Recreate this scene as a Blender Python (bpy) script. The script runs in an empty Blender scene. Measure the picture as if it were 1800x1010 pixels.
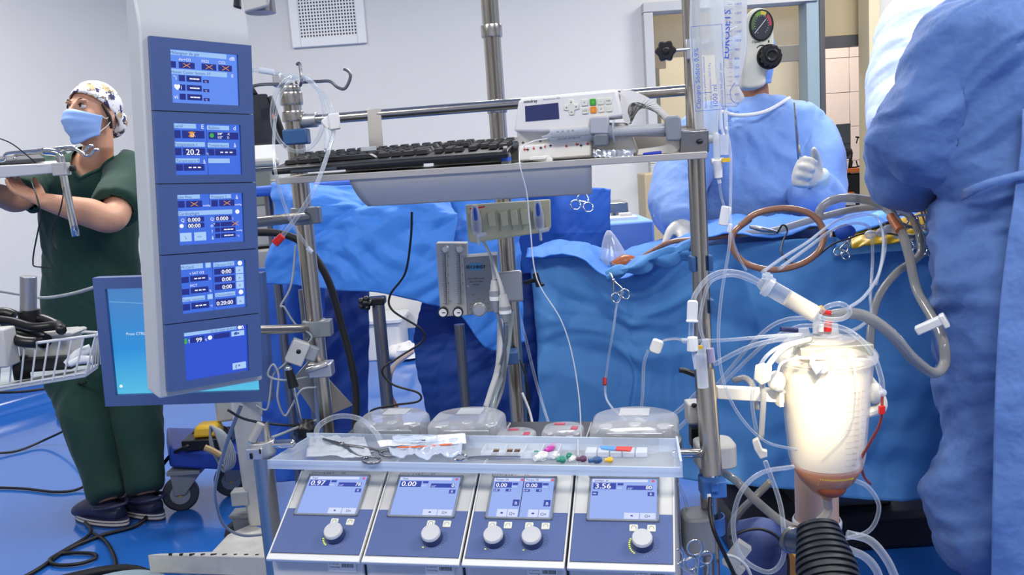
import bpy, math, random
import numpy as np
from mathutils import Vector, Matrix
random.seed(7)
SC = bpy.context.scene
COL = SC.collection
# ------------------------------------------------------------------ camera
PITCH, ROLL, CAMZ, FPX = math.radians(8.436), math.radians(3.976), 1.27, 1500.0
cF = np.array([0, math.cos(PITCH), -math.sin(PITCH)])
_up = np.array([0, math.sin(PITCH), math.cos(PITCH)]); _x = np.array([1., 0, 0])
cR = math.cos(ROLL)*_x - math.sin(ROLL)*_up
cU = math.sin(ROLL)*_x + math.cos(ROLL)*_up
cam = bpy.data.cameras.new('camera'); cam.sensor_width = 36; cam.lens = 36*FPX/1800
cam.clip_start = .02; cam.clip_end = 60
camo = bpy.data.objects.new('camera', cam); COL.objects.link(camo)
camo.matrix_world = Matrix([[cR[0], cU[0], -cF[0], 0], [cR[1], cU[1], -cF[1], 0], [cR[2], cU[2], -cF[2], CAMZ], [0, 0, 0, 1]])
SC.camera = camo
SC.view_settings.view_transform = 'Standard'; SC.view_settings.look = 'None'
SC.view_settings.gamma = 1; SC.view_settings.exposure = 0.0
SC.view_settings.use_curve_mapping = False
SC.cycles.transparent_max_bounces = 24
SC.cycles.max_bounces = 8
# ------------------------------------------------------------------ light
w = bpy.data.worlds.new('world'); SC.world = w; w.use_nodes = True
w.node_tree.nodes['Background'].inputs[0].default_value = (1, .98, .95, 1)
w.node_tree.nodes['Background'].inputs[1].default_value = .3
def area(name, loc, size, power, col=(1, .98, .95), rot=(0, 0, 0)):
    l = bpy.data.lights.new(name, 'AREA'); l.shape = 'RECTANGLE'; l.size, l.size_y = size
    l.energy = power; l.color = col
    o = bpy.data.objects.new(name, l); COL.objects.link(o); o.location = loc; o.rotation_euler = rot
    return o
def spot(name, loc, tgt, power, ang, blend=.4, col=(1, .95, .85), rad=.04):
    l = bpy.data.lights.new(name, 'SPOT'); l.energy = power; l.spot_size = math.radians(ang); l.spot_blend = blend
    l.color = col; l.shadow_soft_size = rad
    o = bpy.data.objects.new(name, l); COL.objects.link(o); o.location = loc
    o.rotation_euler = (Vector(tgt)-Vector(loc)).to_track_quat('-Z', 'Y').to_euler()
    return o
LAMPS = [(-2.0, 0.2), (0.4, -0.3), (2.3, 1.0), (-1.9, 3.6), (0.4, 3.7), (2.4, 4.6)]
for lx, ly in LAMPS:
    area('ceiling_light', (lx, ly, 3.03), (1.15, .55), 60, (1, .965, .905))
spot('console_lamp', (0.36, 0.62, 1.58), (0.548, 1.60, .765), 240, 12.5, 1.0, (1, .86, .6), .03)
spot('surgical_lamp', (1.75, 1.1, 2.75), (1.33, 2.75, 1.56), 165, 17, .6, (1, .97, .92), .1)
spot('field_lamp', (1.2, 2.7, 2.85), (1.35, 2.55, 1.0), 90, 34, .6, (1, .98, .95), .15)
# ------------------------------------------------------------------ pixel helpers (photo 1800x1010 -> world)
def ray(px, py): return cF + (px-900)/FPX*cR + (505-py)/FPX*cU
def P(px, py, Y):
    d = ray(px, py); return np.array([0, 0, CAMZ]) + d*(Y/d[1])
def PZ(px, py, z):
    d = ray(px, py); return np.array([0, 0, CAMZ]) + d*((z-CAMZ)/d[2])
def PP(px, py, o, n):
    d = ray(px, py); c = np.array([0, 0, CAMZ]); n = np.asarray(n, float)
    return c + d*(((np.asarray(o)-c)@n)/(d@n))
def nrm(v): v = np.asarray(v, float); return v/(np.linalg.norm(v)+1e-12)
def sz(px, Y): return px/FPX*Y        # pixels -> metres at depth Y
class Fr:
    def __init__(s, o, x, y, z=None):
        s.o = np.asarray(o, float); s.x = nrm(x); y = np.asarray(y, float)
        if z is None: s.z = nrm(np.cross(s.x, y)); s.y = np.cross(s.z, s.x)
        else: s.y = nrm(y); s.z = nrm(z)
        s.M = np.array([s.x, s.y, s.z])
    def p(s, a, b, c=0): return s.o + a*s.x + b*s.y + c*s.z
    def at(s, a, b, c=0):
        f = Fr(s.p(a, b, c), s.x, s.y, s.z); return f
WF = Fr((0, 0, 0), (1, 0, 0), (0, 1, 0))
def facing(px, py, Y, wpx=None, tilt=0, turn=0):
    """frame at a pixel, x to the right, y up, z toward the viewer, upright in the room; tilt rolls it, turn yaws it"""
    o = P(px, py, Y); f = nrm([o[0], o[1], 0]); x = np.array([f[1], -f[0], 0]); z = -f; up = np.array([0, 0, 1.])
    t = math.radians(turn); x, z = math.cos(t)*x+math.sin(t)*z*-1, math.cos(t)*z+math.sin(t)*x
    a = math.radians(tilt); x, up = math.cos(a)*x+math.sin(a)*up, math.cos(a)*up-math.sin(a)*x
    return Fr(o, x, up, z)
# ------------------------------------------------------------------ materials
def lin(c):
    if isinstance(c, str): c = [int(c[i:i+2], 16)/255 for i in (0, 2, 4)]
    return tuple((v/12.92 if v <= .04045 else ((v+.055)/1.055)**2.4) for v in c)
MATS = {}
def mat(name, col, rough=.5, metal=0, bump=None, var=None, coat=0, spec=.5, ridge=None, sheen=0, sss=0, trans=0):
    if name in MATS: return MATS[name]
    m = bpy.data.materials.new(name); m.use_nodes = True; nt = m.node_tree; N = nt.nodes; L = nt.links
    b = N['Principled BSDF']; c = lin(col)
    b.inputs['Base Color'].default_value = (*c, 1); b.inputs['Roughness'].default_value = rough
    b.inputs['Metallic'].default_value = metal; b.inputs['Coat Weight'].default_value = coat
    b.inputs['Specular IOR Level'].default_value = spec; b.inputs['Sheen Weight'].default_value = sheen
    if sss: b.inputs['Subsurface Weight'].default_value = sss; b.inputs['Subsurface Radius'].default_value = (.012, .005, .003)
    if trans: b.inputs['Transmission Weight'].default_value = trans
    tc = N.new('ShaderNodeTexCoord')
    if var:
        n = N.new('ShaderNodeTexNoise'); n.inputs['Scale'].default_value = var[0]; n.inputs['Detail'].default_value = 4
        L.new(tc.outputs['Object'], n.inputs['Vector'])
        r = N.new('ShaderNodeMapRange'); r.inputs['From Min'].default_value = .3; r.inputs['From Max'].default_value = .7
        r.inputs['To Min'].default_value = 1-var[1]; r.inputs['To Max'].default_value = 1+var[1]
        h = N.new('ShaderNodeHueSaturation'); h.inputs['Color'].default_value = (*c, 1)
        L.new(n.outputs['Fac'], r.inputs['Value']); L.new(r.outputs[0], h.inputs['Value']); L.new(h.outputs[0], b.inputs['Base Color'])
    last = None
    for spec_, typ in ((ridge, 'RIDGED_MULTIFRACTAL'), (bump, 'FBM')):
        if not spec_: continue
        n = N.new('ShaderNodeTexNoise'); n.noise_type = typ; n.inputs['Scale'].default_value = spec_[0]
        n.inputs['Detail'].default_value = spec_[3] if len(spec_) > 3 else 3
        if typ == 'FBM': n.normalize = True
        L.new(tc.outputs['Object'], n.inputs['Vector'])
        bp = N.new('ShaderNodeBump'); bp.inputs['Strength'].default_value = spec_[1]; bp.inputs['Distance'].default_value = spec_[2]
        L.new(n.outputs['Fac'], bp.inputs['Height'])
        if last: L.new(last.outputs[0], bp.inputs['Normal'])
        last = bp
    if last: L.new(last.outputs[0], b.inputs['Normal'])
    MATS[name] = m; return m
def brushed(name, col, rough=.3, sc=(1, 1, 60)):
    if name in MATS: return MATS[name]
    m = mat(name, col, rough, 1); nt = m.node_tree; N = nt.nodes; L = nt.links; b = N['Principled BSDF']
    tc = N.new('ShaderNodeTexCoord'); mp = N.new('ShaderNodeMapping'); mp.inputs['Scale'].default_value = sc
    n = N.new('ShaderNodeTexNoise'); n.inputs['Scale'].default_value = 6; n.inputs['Detail'].default_value = 5
    r = N.new('ShaderNodeMapRange'); r.inputs['To Min'].default_value = rough*.6; r.inputs['To Max'].default_value = rough*1.5
    L.new(tc.outputs['Object'], mp.inputs[0]); L.new(mp.outputs[0], n.inputs['Vector']); L.new(n.outputs['Fac'], r.inputs['Value'])
    L.new(r.outputs[0], b.inputs['Roughness'])
    return m
def clear(name, tint=(1, 1, 1), lo=.08, hi=.75, haze=0, hazecol=(1, 1, 1)):
    """thin clear plastic: transparent face on, glossy towards its edges, with an optional milky haze"""
    if name in MATS: return MATS[name]
    m = bpy.data.materials.new(name); m.use_nodes = True; nt = m.node_tree; N = nt.nodes; L = nt.links
    out = N['Material Output']; N.remove(N['Principled BSDF'])
    t = N.new('ShaderNodeBsdfTransparent'); t.inputs[0].default_value = (*tint, 1)
    g = N.new('ShaderNodeBsdfPrincipled'); g.inputs['Base Color'].default_value = (*hazecol, 1); g.inputs['Roughness'].default_value = .12
    g.inputs['Coat Weight'].default_value = .5
    lw = N.new('ShaderNodeLayerWeight'); lw.inputs[0].default_value = .35
    r = N.new('ShaderNodeMapRange'); r.inputs['To Min'].default_value = lo+haze; r.inputs['To Max'].default_value = hi
    mx = N.new('ShaderNodeMixShader')
    L.new(lw.outputs['Facing'], r.inputs['Value']); L.new(r.outputs[0], mx.inputs[0]); L.new(t.outputs[0], mx.inputs[1]); L.new(g.outputs[0], mx.inputs[2])
    L.new(mx.outputs[0], out.inputs[0]); MATS[name] = m; return m
def emit(name, col, s=1.0):
    if name in MATS: return MATS[name]
    m = bpy.data.materials.new(name); m.use_nodes = True; b = m.node_tree.nodes['Principled BSDF']; c = lin(col)
    b.inputs['Base Color'].default_value = (0.01, .01, .01, 1); b.inputs['Roughness'].default_value = .35
    b.inputs['Specular IOR Level'].default_value = .3
    b.inputs['Emission Color'].default_value = (*c, 1); b.inputs['Emission Strength'].default_value = s
    MATS[name] = m; return m
STEEL = brushed('stainless_steel', 'bab4aa', .22, (60, 60, 1.5))
SHEET = brushed('brushed_sheet_steel', 'bdb9b2', .5, (1.5, 40, 40)); SHEET.node_tree.nodes['Principled BSDF'].inputs['Metallic'].default_value = .55
CHROME = mat('chrome', 'd0cfcc', .12, 1)
DSTEEL = brushed('dark_steel', '8a8a8c', .3, (60, 60, 1.5))
GALV = mat('aluminium', 'c4c5c6', .38, .85)
SILVER = mat('machine_silver', 'cdccc9', .42, .15, var=(3, .03))
GREYP = mat('grey_plastic', '8d9299', .5)
DGREY = mat('dark_grey_plastic', '4c5259', .5)
LGREY = mat('light_grey_plastic', 'bcbcb9', .48)
WHITEP = mat('white_plastic', 'e8e8e6', .4)
CREAM = mat('cream_plastic', 'cdc9a6', .5)
IVORY = mat('ivory_plastic', 'd9d9cb', .4, var=(5, .03))
BLACK = mat('black_plastic', '0e0f11', .38)
BLACKR = mat('black_rubber', '14151a', .55)
BEZEL = mat('blue_bezel', '435a8c', .5, bump=(400, .15, .001))
PANELB = mat('panel_blue', '536492', .42)
LIP = mat('white_lip', 'dcdedd', .35)
CLIPB = mat('blue_clip', '2c5588', .45)
BLUEP = mat('blue_paint', '2140a0', .4)
RED = mat('red_cap', 'd21f17', .4)
YEL = mat('yellow', 'e0b52a', .5)
ORANGE = mat('orange', 'e2772a', .5)
GREEN = mat('green', '2f8d76', .5)
MAG = mat('magenta', 'c544a8', .5)
SKYB = mat('sky_tape', '3d8fe0', .5)
WOOD = mat('orange_brown', 'b07b36', .5, var=(6, .15))
SKIN = mat('skin', 'c8967a', .5, sss=.15, var=(25, .05))
SKIND = mat('skin_brown', 'a06a4c', .5, sss=.1)
GLOVE = mat('latex_glove', 'c9c6bd', .5, ridge=(30, .3, .004), sss=.05)
GLOVEB = mat('inner_glove', '9db8cf', .5, ridge=(30, .3, .004))
SCRUB = mat('green_scrubs', '123c30', .85, ridge=(5, .35, .02), bump=(300, .2, .001), sheen=.1)
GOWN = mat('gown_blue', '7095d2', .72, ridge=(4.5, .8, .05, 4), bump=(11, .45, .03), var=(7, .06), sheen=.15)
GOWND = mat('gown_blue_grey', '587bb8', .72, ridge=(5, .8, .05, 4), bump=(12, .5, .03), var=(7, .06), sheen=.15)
GOWNL = mat('gown_lamplit', 'b0c0ea', .7, ridge=(4, .4, .02, 3), bump=(8, .3, .02), sheen=.15)  # paler than the other gowns: lamp light is put into the colour
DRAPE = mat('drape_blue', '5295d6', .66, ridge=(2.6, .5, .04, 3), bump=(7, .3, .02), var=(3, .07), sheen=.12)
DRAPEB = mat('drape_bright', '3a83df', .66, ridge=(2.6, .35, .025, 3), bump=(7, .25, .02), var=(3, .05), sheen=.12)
DRAPED = mat('drape_navy_shaded', '1e4796', .7, ridge=(2.6, .35, .02, 3), var=(3, .06))  # dark blue cloth, with the shade it hangs in put into the colour
DRAPEL = mat('drape_sky', '6fb0e2', .6, ridge=(6, .6, .02, 4), bump=(14, .4, .02), var=(9, .12))
INCISE = mat('incise_film', 'e8bb2e', .35, ridge=(14, .5, .01, 3), var=(14, .2))
PAPER = mat('paper_white', 'e6e6e4', .7)
FOIL = mat('foil', 'd5d8dc', .25, .8, ridge=(30, .8, .01))
CABW = mat('cable_grey', '9aa0a6', .5)
CABK = mat('cable_black', '0d0e12', .45)
CABL = mat('cable_pale', 'c3c6c8', .5)
BROWNT = mat('amber_tube', '9a6b4e', .3, coat=.5)
GREYT = clear('grey_line', (.78, .77, .74), .42, .85, .05, (.42, .41, .39))
TUBE = clear('clear_line', (.93, .95, .98), .10, .72, 0, (.72, .77, .83))
TUBER = clear('blood_line', (.8, .35, .3), .25, .8, 0, (.5, .1, .08))
PLEX = clear('plexiglas', (.95, .97, .99), .05, .5, .01, (.85, .9, .97))
BAG = clear('bag_film', (.93, .95, .95), .2, .85, .1, (.85, .88, .9))
LIDC = clear('clear_lid', (.93, .94, .95), .1, .75, .06, (.75, .77, .8))
VESSEL = clear('vessel_shell', (.98, .97, .95), .07, .7, .02, (.95, .93, .9))
FROST = clear('frosted_plastic', (.95, .97, 1), .35, .75, .08, (.8, .84, .88))
GLASS = clear('window_glass', (.95, .96, .95), .05, .5)
FILTER = mat('filter_white', 'ece6d6', .6)
BLOOD = mat('amber_liquid', 'c4835c', .3, sss=.1)
INK = mat('ink_blue', '2d5cc0', .6)
INKK = mat('ink_black', '16181c', .6)
INKR = mat('ink_red', 'c43a30', .6)
# ------------------------------------------------------------------ numpy noise
def _hash(i, j, k, s):
    with np.errstate(over='ignore'):
        h = (i.astype(np.int64)*374761393 + j.astype(np.int64)*668265263 + k.astype(np.int64)*2147483647 + s*974634777) & 0xffffffff
        h = ((h ^ (h >> 13))*1274126177) & 0xffffffff
        h = (h ^ (h >> 16)) & 0xffffff
    return h/float(0xffffff)
def vn(p, s=0):
    i = np.floor(p); f = p-i; f = f*f*(3-2*f); i = i.astype(np.int64); r = 0
    for a in (0, 1):
        for b in (0, 1):
            for c in (0, 1):
                r = r + _hash(i[:, 0]+a, i[:, 1]+b, i[:, 2]+c, s)*(f[:, 0] if a else 1-f[:, 0])*(f[:, 1] if b else 1-f[:, 1])*(f[:, 2] if c else 1-f[:, 2])
    return r
def crumple(p, s=0, n=7):
    """creased-cloth height: warped triangle waves in random directions, faded in and out"""
    rs = np.random.RandomState(s*13+5); h = 0; wv = np.stack([vn(p*.7, s+31), vn(p*.7+9, s+32), vn(p*.7+17, s+33)], 1)*1.3
    for k in range(n):
        d = rs.normal(size=3); d /= np.linalg.norm(d); f = 1.0*1.42**k; q = ((p+wv)@d)*f+rs.rand()*9
        m = np.clip(vn(p*.45*f+k*7.3, s+40+k)*2.2-.6, 0, 1); h = h+np.abs((q % 1)-.5)*2*m/1.36**k
    return h
def ridge(p, s=0, sharp=1.5): return (1-np.abs(2*vn(p, s)-1))**sharp
# ------------------------------------------------------------------ mesh builder
ORG = {}
def cat_rom(pts, n=6, closed=False):
    pts = [np.asarray(p, float) for p in pts]; m = len(pts)
    if m < 3 and not closed: return np.array(pts)
    out = []; seg = m if closed else m-1
    for i in range(seg):
        if closed: a, b, c, d = pts[(i-1) % m], pts[i], pts[(i+1) % m], pts[(i+2) % m]
        else:
            b, c = pts[i], pts[i+1]; a = pts[i-1] if i else 2*b-c; d = pts[i+2] if i+2 < m else 2*c-b
        for k in range(n):
            t = k/n; out.append(.5*((2*b)+(c-a)*t+(2*a-5*b+4*c-d)*t*t+(3*b-a-3*c+d)*t**3))
    if not closed: out.append(pts[-1])
    return np.array(out)
_TXT = {}
def text_mesh(s):
    if s in _TXT: return _TXT[s]
    cu = bpy.data.curves.new('t', 'FONT'); cu.body = s; cu.resolution_u = 2
    o = bpy.data.objects.new('t', cu); me = o.to_mesh()
    v = np.array([q.co[:2] for q in me.vertices]).reshape(-1, 2); f = [tuple(q.vertices) for q in me.polygons]
    o.to_mesh_clear(); bpy.data.objects.remove(o); bpy.data.curves.remove(cu)
    _TXT[s] = (v, f); return _TXT[s]
def rrect(w, h, r, n=4, cx=0, cy=0):
    out = []
    for (sx, sy, a0) in ((1, 1, 0), (-1, 1, 90), (-1, -1, 180), (1, -1, 270)):
        for k in range(n+1):
            a = math.radians(a0+90*k/n); out.append((cx+sx*(w/2-r)+r*math.cos(a), cy+sy*(h/2-r)+r*math.sin(a)))
    return out
class MB:
    def __init__(s, frame=None, mat=None):
        s.v = []; s.f = []; s.mi = []; s.mats = []; s.n = 0; s.fr = frame or WF; s.cur = 0
        if mat: s.m(mat)
    def m(s, mt):
        if mt not in s.mats: s.mats.append(mt)
        s.cur = s.mats.index(mt); return s
    def add(s, vs, fs, world=False):
        vs = np.asarray(vs, float).reshape(-1, 3)
        if not world: vs = vs @ s.fr.M + s.fr.o
        s.v.append(vs); s.f += [tuple(int(i)+s.n for i in f) for f in fs]; s.mi += [s.cur]*len(fs); s.n += len(vs); return s
    def box(s, c, size, taper=1):
        cx, cy, cz = c; a, b, h = [q/2 for q in size]; t = taper
        v = [(cx-a, cy-b, cz-h), (cx+a, cy-b, cz-h), (cx+a, cy+b, cz-h), (cx-a, cy+b, cz-h),
             (cx-a*t, cy-b*t, cz+h), (cx+a*t, cy-b*t, cz+h), (cx+a*t, cy+b*t, cz+h), (cx-a*t, cy+b*t, cz+h)]
        return s.add(v, [(0, 3, 2, 1), (4, 5, 6, 7), (0, 1, 5, 4), (1, 2, 6, 5), (2, 3, 7, 6), (3, 0, 4, 7)])
    def hexa(s, pts, world=True):     # 8 points, bottom 4 then top 4
        return s.add(pts, [(0, 3, 2, 1), (4, 5, 6, 7), (0, 1, 5, 4), (1, 2, 6, 5), (2, 3, 7, 6), (3, 0, 4, 7)], world)
    def prism(s, poly, h0, h1, order=(0, 1, 2), world=False):
        n = len(poly); v = []
        for h in (h0, h1):
            for a, b in poly:
                q = [0, 0, 0]; q[order[0]] = a; q[order[1]] = b; q[order[2]] = h; v.append(q)
        f = [tuple(range(n))[::-1], tuple(range(n, 2*n))] + [(i, (i+1) % n, (i+1) % n+n, i+n) for i in range(n)]
        return s.add(v, f, world)
    def rings(s, R, cap=True, world=False, closed=False):
        k = len(R[0]); v = np.concatenate(R); f = []
        m = len(R)
        for i in range(m if closed else m-1):
            a = i*k; b = ((i+1) % m)*k
            for j in range(k): f.append((a+j, a+(j+1) % k, b+(j+1) % k, b+j))
        if cap and not closed: f += [tuple(range(k))[::-1], tuple(range((m-1)*k, m*k))]
        return s.add(v, f, world)
    def tube(s, pts, r, n=8, sm=6, closed=False, world=True, flat=None):
        P_ = cat_rom(pts, sm, closed) if sm else np.array(pts, float); m = len(P_)
        rr = np.full(m, r) if np.isscalar(r) else np.interp(np.linspace(0, 1, m), np.linspace(0, 1, len(r)), r)
        T = np.roll(P_, -1, 0)-np.roll(P_, 1, 0) if closed else np.gradient(P_, axis=0)
        T = T/(np.linalg.norm(T, axis=1)[:, None]+1e-12)
        up = np.array([0, 0, 1.]) if abs(T[0][2]) < .9 else np.array([1., 0, 0])
        N_ = nrm(up-T[0]*(up@T[0])); R = []; ang = np.linspace(0, 2*math.pi, n, endpoint=False)
        for i in range(m):
            N_ = nrm(N_-T[i]*(N_@T[i])); B = np.cross(T[i], N_)
            R.append(P_[i]+rr[i]*(np.cos(ang)[:, None]*N_+np.sin(ang)[:, None]*B))
        return s.rings(R, True, world, closed)
    def cyl(s, p0, p1, r0, r1=None, n=24, world=False):
        r1 = r0 if r1 is None else r1
        return s.tube([p0, p1], [r0, r1], n, 0, False, world)
    def lathe(s, prof, o=(0, 0, 0), ax=(0, 0, 1), n=32, world=False, cap=True, sx=1, sy=1):
        ax = nrm(ax); h = np.array([1., 0, 0]) if abs(ax[0]) < .9 else np.array([0, 1., 0])
        X = nrm(h-ax*(h@ax)); Y = np.cross(ax, X); a = np.linspace(0, 2*math.pi, n, endpoint=False); o = np.asarray(o, float)
        R = [o+ax*z+max(r, 1e-4)*(np.cos(a)[:, None]*X*sx+np.sin(a)[:, None]*Y*sy) for r, z in prof]
        return s.rings(R, cap, world)
    def ell(s, c, rad, n=20, m=10, world=False, X=None):
        R = []; a = np.linspace(0, 2*math.pi, n, endpoint=False); c = np.asarray(c, float)
        A = np.array(X) if X is not None else np.eye(3)
        for i in range(m+1):
            t = -math.pi/2+math.pi*i/m; rr = max(math.cos(t), 1e-3)
            L = np.stack([rad[0]*rr*np.cos(a), rad[1]*rr*np.sin(a), np.full(n, rad[2]*math.sin(t))], 1)
            R.append(c+L@A)
        return s.rings(R, True, world)
    def loft(s, secs, side, n=20, world=True, round_=True):
        """secs: (centre, half_side, half_depth)"""
        C = np.array([q[0] for q in secs], float); A = [q[1] for q in secs]; B = [q[2] for q in secs]
        if round_:
            t0 = nrm(C[0]-C[1]); t1 = nrm(C[-1]-C[-2]); e0 = min(A[0], B[0]); e1 = min(A[-1], B[-1])
            C = np.vstack([C[0]+t0*e0*.6, C[0]+t0*e0*.4, C, C[-1]+t1*e1*.4, C[-1]+t1*e1*.6])
            A = [A[0]*.25, A[0]*.75]+A+[A[-1]*.75, A[-1]*.25]; B = [B[0]*.25, B[0]*.75]+B+[B[-1]*.75, B[-1]*.25]
        T = np.gradient(C, axis=0); a = np.linspace(0, 2*math.pi, n, endpoint=False); R = []
        for i in range(len(C)):
            t = nrm(T[i]); x = nrm(np.asarray(side, float)-t*(np.asarray(side)@t)); y = np.cross(t, x)
            R.append(C[i]+A[i]*np.cos(a)[:, None]*x+B[i]*np.sin(a)[:, None]*y)
        return s.rings(R, True, world)
    def grid(s, G, world=True):
        G = np.asarray(G); a, b = G.shape[:2]
        f = [(i*b+j, i*b+j+1, (i+1)*b+j+1, (i+1)*b+j) for i in range(a-1) for j in range(b-1)]
        return s.add(G.reshape(-1, 3), f, world)
    def quad(s, x0, y0, x1, y1, z=0): return s.add([(x0, y0, z), (x1, y0, z), (x1, y1, z), (x0, y1, z)], [(0, 1, 2, 3)])
    def text(s, t, x, y, size, z=0, align='l', rot=0, sx=1, bold=0):
        v, f = text_mesh(t)
        if len(v) == 0: return s
        w = v[:, 0].max(); off = {'l': 0, 'c': -w/2, 'r': -w}[align]
        ca, sa = math.cos(math.radians(rot)), math.sin(math.radians(rot))
        for k in range(1+bold):
            a = (v[:, 0]+off)*size*sx+k*size*.045; b = v[:, 1]*size
            s.add(np.stack([x+a*ca-b*sa, y+a*sa+b*ca, np.full(len(v), z+k*2e-5)], 1), f)
        return s
    def build(s, name, parent=None, mats=None, smooth=35, bevel=0, seg=2, solid=0, sub=0, label=None, cat=None, group=None, kind=None):
        V = np.concatenate(s.v) if s.v else np.zeros((0, 3))
        if parent is None:
            o0 = np.array([(V[:, 0].min()+V[:, 0].max())/2, (V[:, 1].min()+V[:, 1].max())/2, V[:, 2].min()])
        else: o0 = ORG[parent.name]
        me = bpy.data.meshes.new(name); me.from_pydata((V-o0).tolist(), [], s.f)
        for mt in (mats or s.mats): me.materials.append(mt)
        if len(s.mats) > 1 and not mats: me.polygons.foreach_set('material_index', s.mi)
        me.validate()
        if smooth:
            me.polygons.foreach_set('use_smooth', [True]*len(me.polygons)); me.set_sharp_from_angle(angle=math.radians(smooth))
        me.update()
        o = bpy.data.objects.new(name, me); COL.objects.link(o); ORG[o.name] = o0
        if parent is None: o.location = o0
        else: o.parent = parent
        if solid:
            q = o.modifiers.new('solidify', 'SOLIDIFY'); q.thickness = solid; q.offset = 0
        if bevel:
            q = o.modifiers.new('bevel', 'BEVEL'); q.width = bevel; q.segments = seg; q.limit_method = 'ANGLE'; q.angle_limit = math.radians(40)
        if sub:
            q = o.modifiers.new('subdivision', 'SUBSURF'); q.levels = q.render_levels = sub
        if label: o['label'] = label
        if cat: o['category'] = cat
        if group: o['group'] = group
        if kind: o['kind'] = kind
        return o
def thing(name, label, cat, loc, group=None):
    o = bpy.data.objects.new(name, None); COL.objects.link(o); o.empty_display_size = .05
    o.location = loc; ORG[o.name] = np.asarray(loc, float); o['label'] = label; o['category'] = cat
    if group: o['group'] = group
    return o
def copy_tree(o, parent=None, off=None, label=None):
    c = o.copy(); COL.objects.link(c); ORG[c.name] = ORG.get(o.name, np.zeros(3))
    if parent: c.parent = parent
    if off is not None: c.location = Vector(o.location)+Vector(off)
    if label: c['label'] = label
    for ch in list(o.children): copy_tree(ch, c)
    return c
def remesh(mb, voxel, smooth=6, fac=.5):
    V = np.concatenate(mb.v); me = bpy.data.meshes.new('tmp'); me.from_pydata(V.tolist(), [], mb.f)
    o = bpy.data.objects.new('tmp', me); COL.objects.link(o)
    q = o.modifiers.new('r', 'REMESH'); q.mode = 'VOXEL'; q.voxel_size = voxel; q.adaptivity = 0
    if smooth:
        q = o.modifiers.new('s', 'SMOOTH'); q.iterations = smooth; q.factor = fac
    dg = bpy.context.evaluated_depsgraph_get(); ev = o.evaluated_get(dg); m2 = ev.to_mesh()
    v = np.zeros(len(m2.vertices)*3); m2.vertices.foreach_get('co', v); v = v.reshape(-1, 3)
    nn = np.zeros(len(m2.vertices)*3); m2.vertex_normals.foreach_get('vector', nn); nn = nn.reshape(-1, 3)
    f = [tuple(p.vertices) for p in m2.polygons]
    ev.to_mesh_clear(); bpy.data.objects.remove(o); bpy.data.meshes.remove(me)
    return v, nn, f
def drape(name, label, rows, mt, amp=.02, fx=5, fz=1.2, seed=1, nu=90, nv=60, cat='drape', crump=.35, hang=True, ragged=0, parent=None, solid=.003, group=None):
    G = np.array([[P(*q) if len(q) == 3 else np.array(q[1:]) for q in r] for r in rows])
    per = max(2, nu//(G.shape[1]-1)); perv = max(2, nv//(G.shape[0]-1))
    A = np.array([cat_rom(list(r), per) for r in G])
    B = np.stack([cat_rom(list(A[:, j]), perv) for j in range(A.shape[1])], 1)
    du = np.gradient(B, axis=1); dv = np.gradient(B, axis=0); N_ = np.cross(du, dv); N_ /= np.linalg.norm(N_, axis=2)[..., None]+1e-9
    a, b = B.shape[:2]
    u = np.cumsum(np.linalg.norm(np.diff(B, axis=1, prepend=B[:, :1]), axis=2), 1); v = np.cumsum(np.linalg.norm(np.diff(B, axis=0, prepend=B[:1]), axis=2), 0)
    q = np.stack([u*fx, v*fz, np.full_like(u, seed*3.7)], 2).reshape(-1, 3)
    wv = np.stack([u*1.7, v*1.7, np.full_like(u, 5.)], 2).reshape(-1, 3); q[:, 0] += 1.6*vn(wv, seed+5)
    h = (ridge(q, seed, 1.2)-.5)*amp + (vn(q*.5+3, seed+1)-.5)*amp*1.2
    c = np.stack([u*7, v*7, u*0+1], 2).reshape(-1, 3); c[:, 0] += c[:, 1]*.5
    h += min(.03, crump*amp)*1.1*crumple(c*.6, seed+9)
    B = B+N_*h.reshape(a, b)[..., None]
    mb = MB(mat=mt); mb.grid(B)
    return mb.build(name, parent, smooth=180, solid=solid, label=label, cat=None if parent else cat, group=group)
def hose(name, label, pts, r, mt, cat='tube', n=8, group=None, parent=None, sm=7):
    mb = MB(mat=mt); mb.tube([P(*q) if len(q) == 3 else np.array(q[1:]) for q in pts], r, n, sm)
    return mb.build(name, parent, smooth=180, label=label, cat=None if parent else cat, group=group)
# ================================================================== the room
A_ = math.radians(12.09)
uC = np.array([math.cos(A_), -math.sin(A_), 0]); nC = np.array([math.sin(A_), math.cos(A_), 0]); zC = np.array([0, 0, 1.])
def floor_mat():
    m = mat('floor_blue', '2765ba', .13, var=(1.2, .06), coat=.3); nt = m.node_tree; N = nt.nodes; L = nt.links
    n = N.new('ShaderNodeTexNoise'); n.inputs['Scale'].default_value = 2.2; n.inputs['Detail'].default_value = 6
    r = N.new('ShaderNodeMapRange'); r.inputs['To Min'].default_value = .06; r.inputs['To Max'].default_value = .24
    L.new(n.outputs['Fac'], r.inputs['Value']); L.new(r.outputs[0], N['Principled BSDF'].inputs['Roughness'])
    n2 = N.new('ShaderNodeTexNoise'); n2.inputs['Scale'].default_value = 9
    b = N.new('ShaderNodeBump'); b.inputs['Strength'].default_value = .12; b.inputs['Distance'].default_value = .01
    L.new(n2.outputs['Fac'], b.inputs['Height']); L.new(b.outputs[0], N['Principled BSDF'].inputs['Normal'])
    return m
FLOOR = floor_mat()
WALL = mat('wall_paint', 'd8d7d3', .6, var=(.8, .02), bump=(60, .06, .002))
CEIL = mat('ceiling_paint', 'e6e8ea', .7)
TRIM = mat('grey_trim', 'c0c1c0', .6)
CREAMW = mat('corridor_cream', 'd5c9ae', .6, var=(.7, .03))
BEIGEW = mat('beige_board', 'b9a886', .55, var=(1, .04))
DTRIM = mat('dark_frame', '4f5052', .45)
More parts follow.
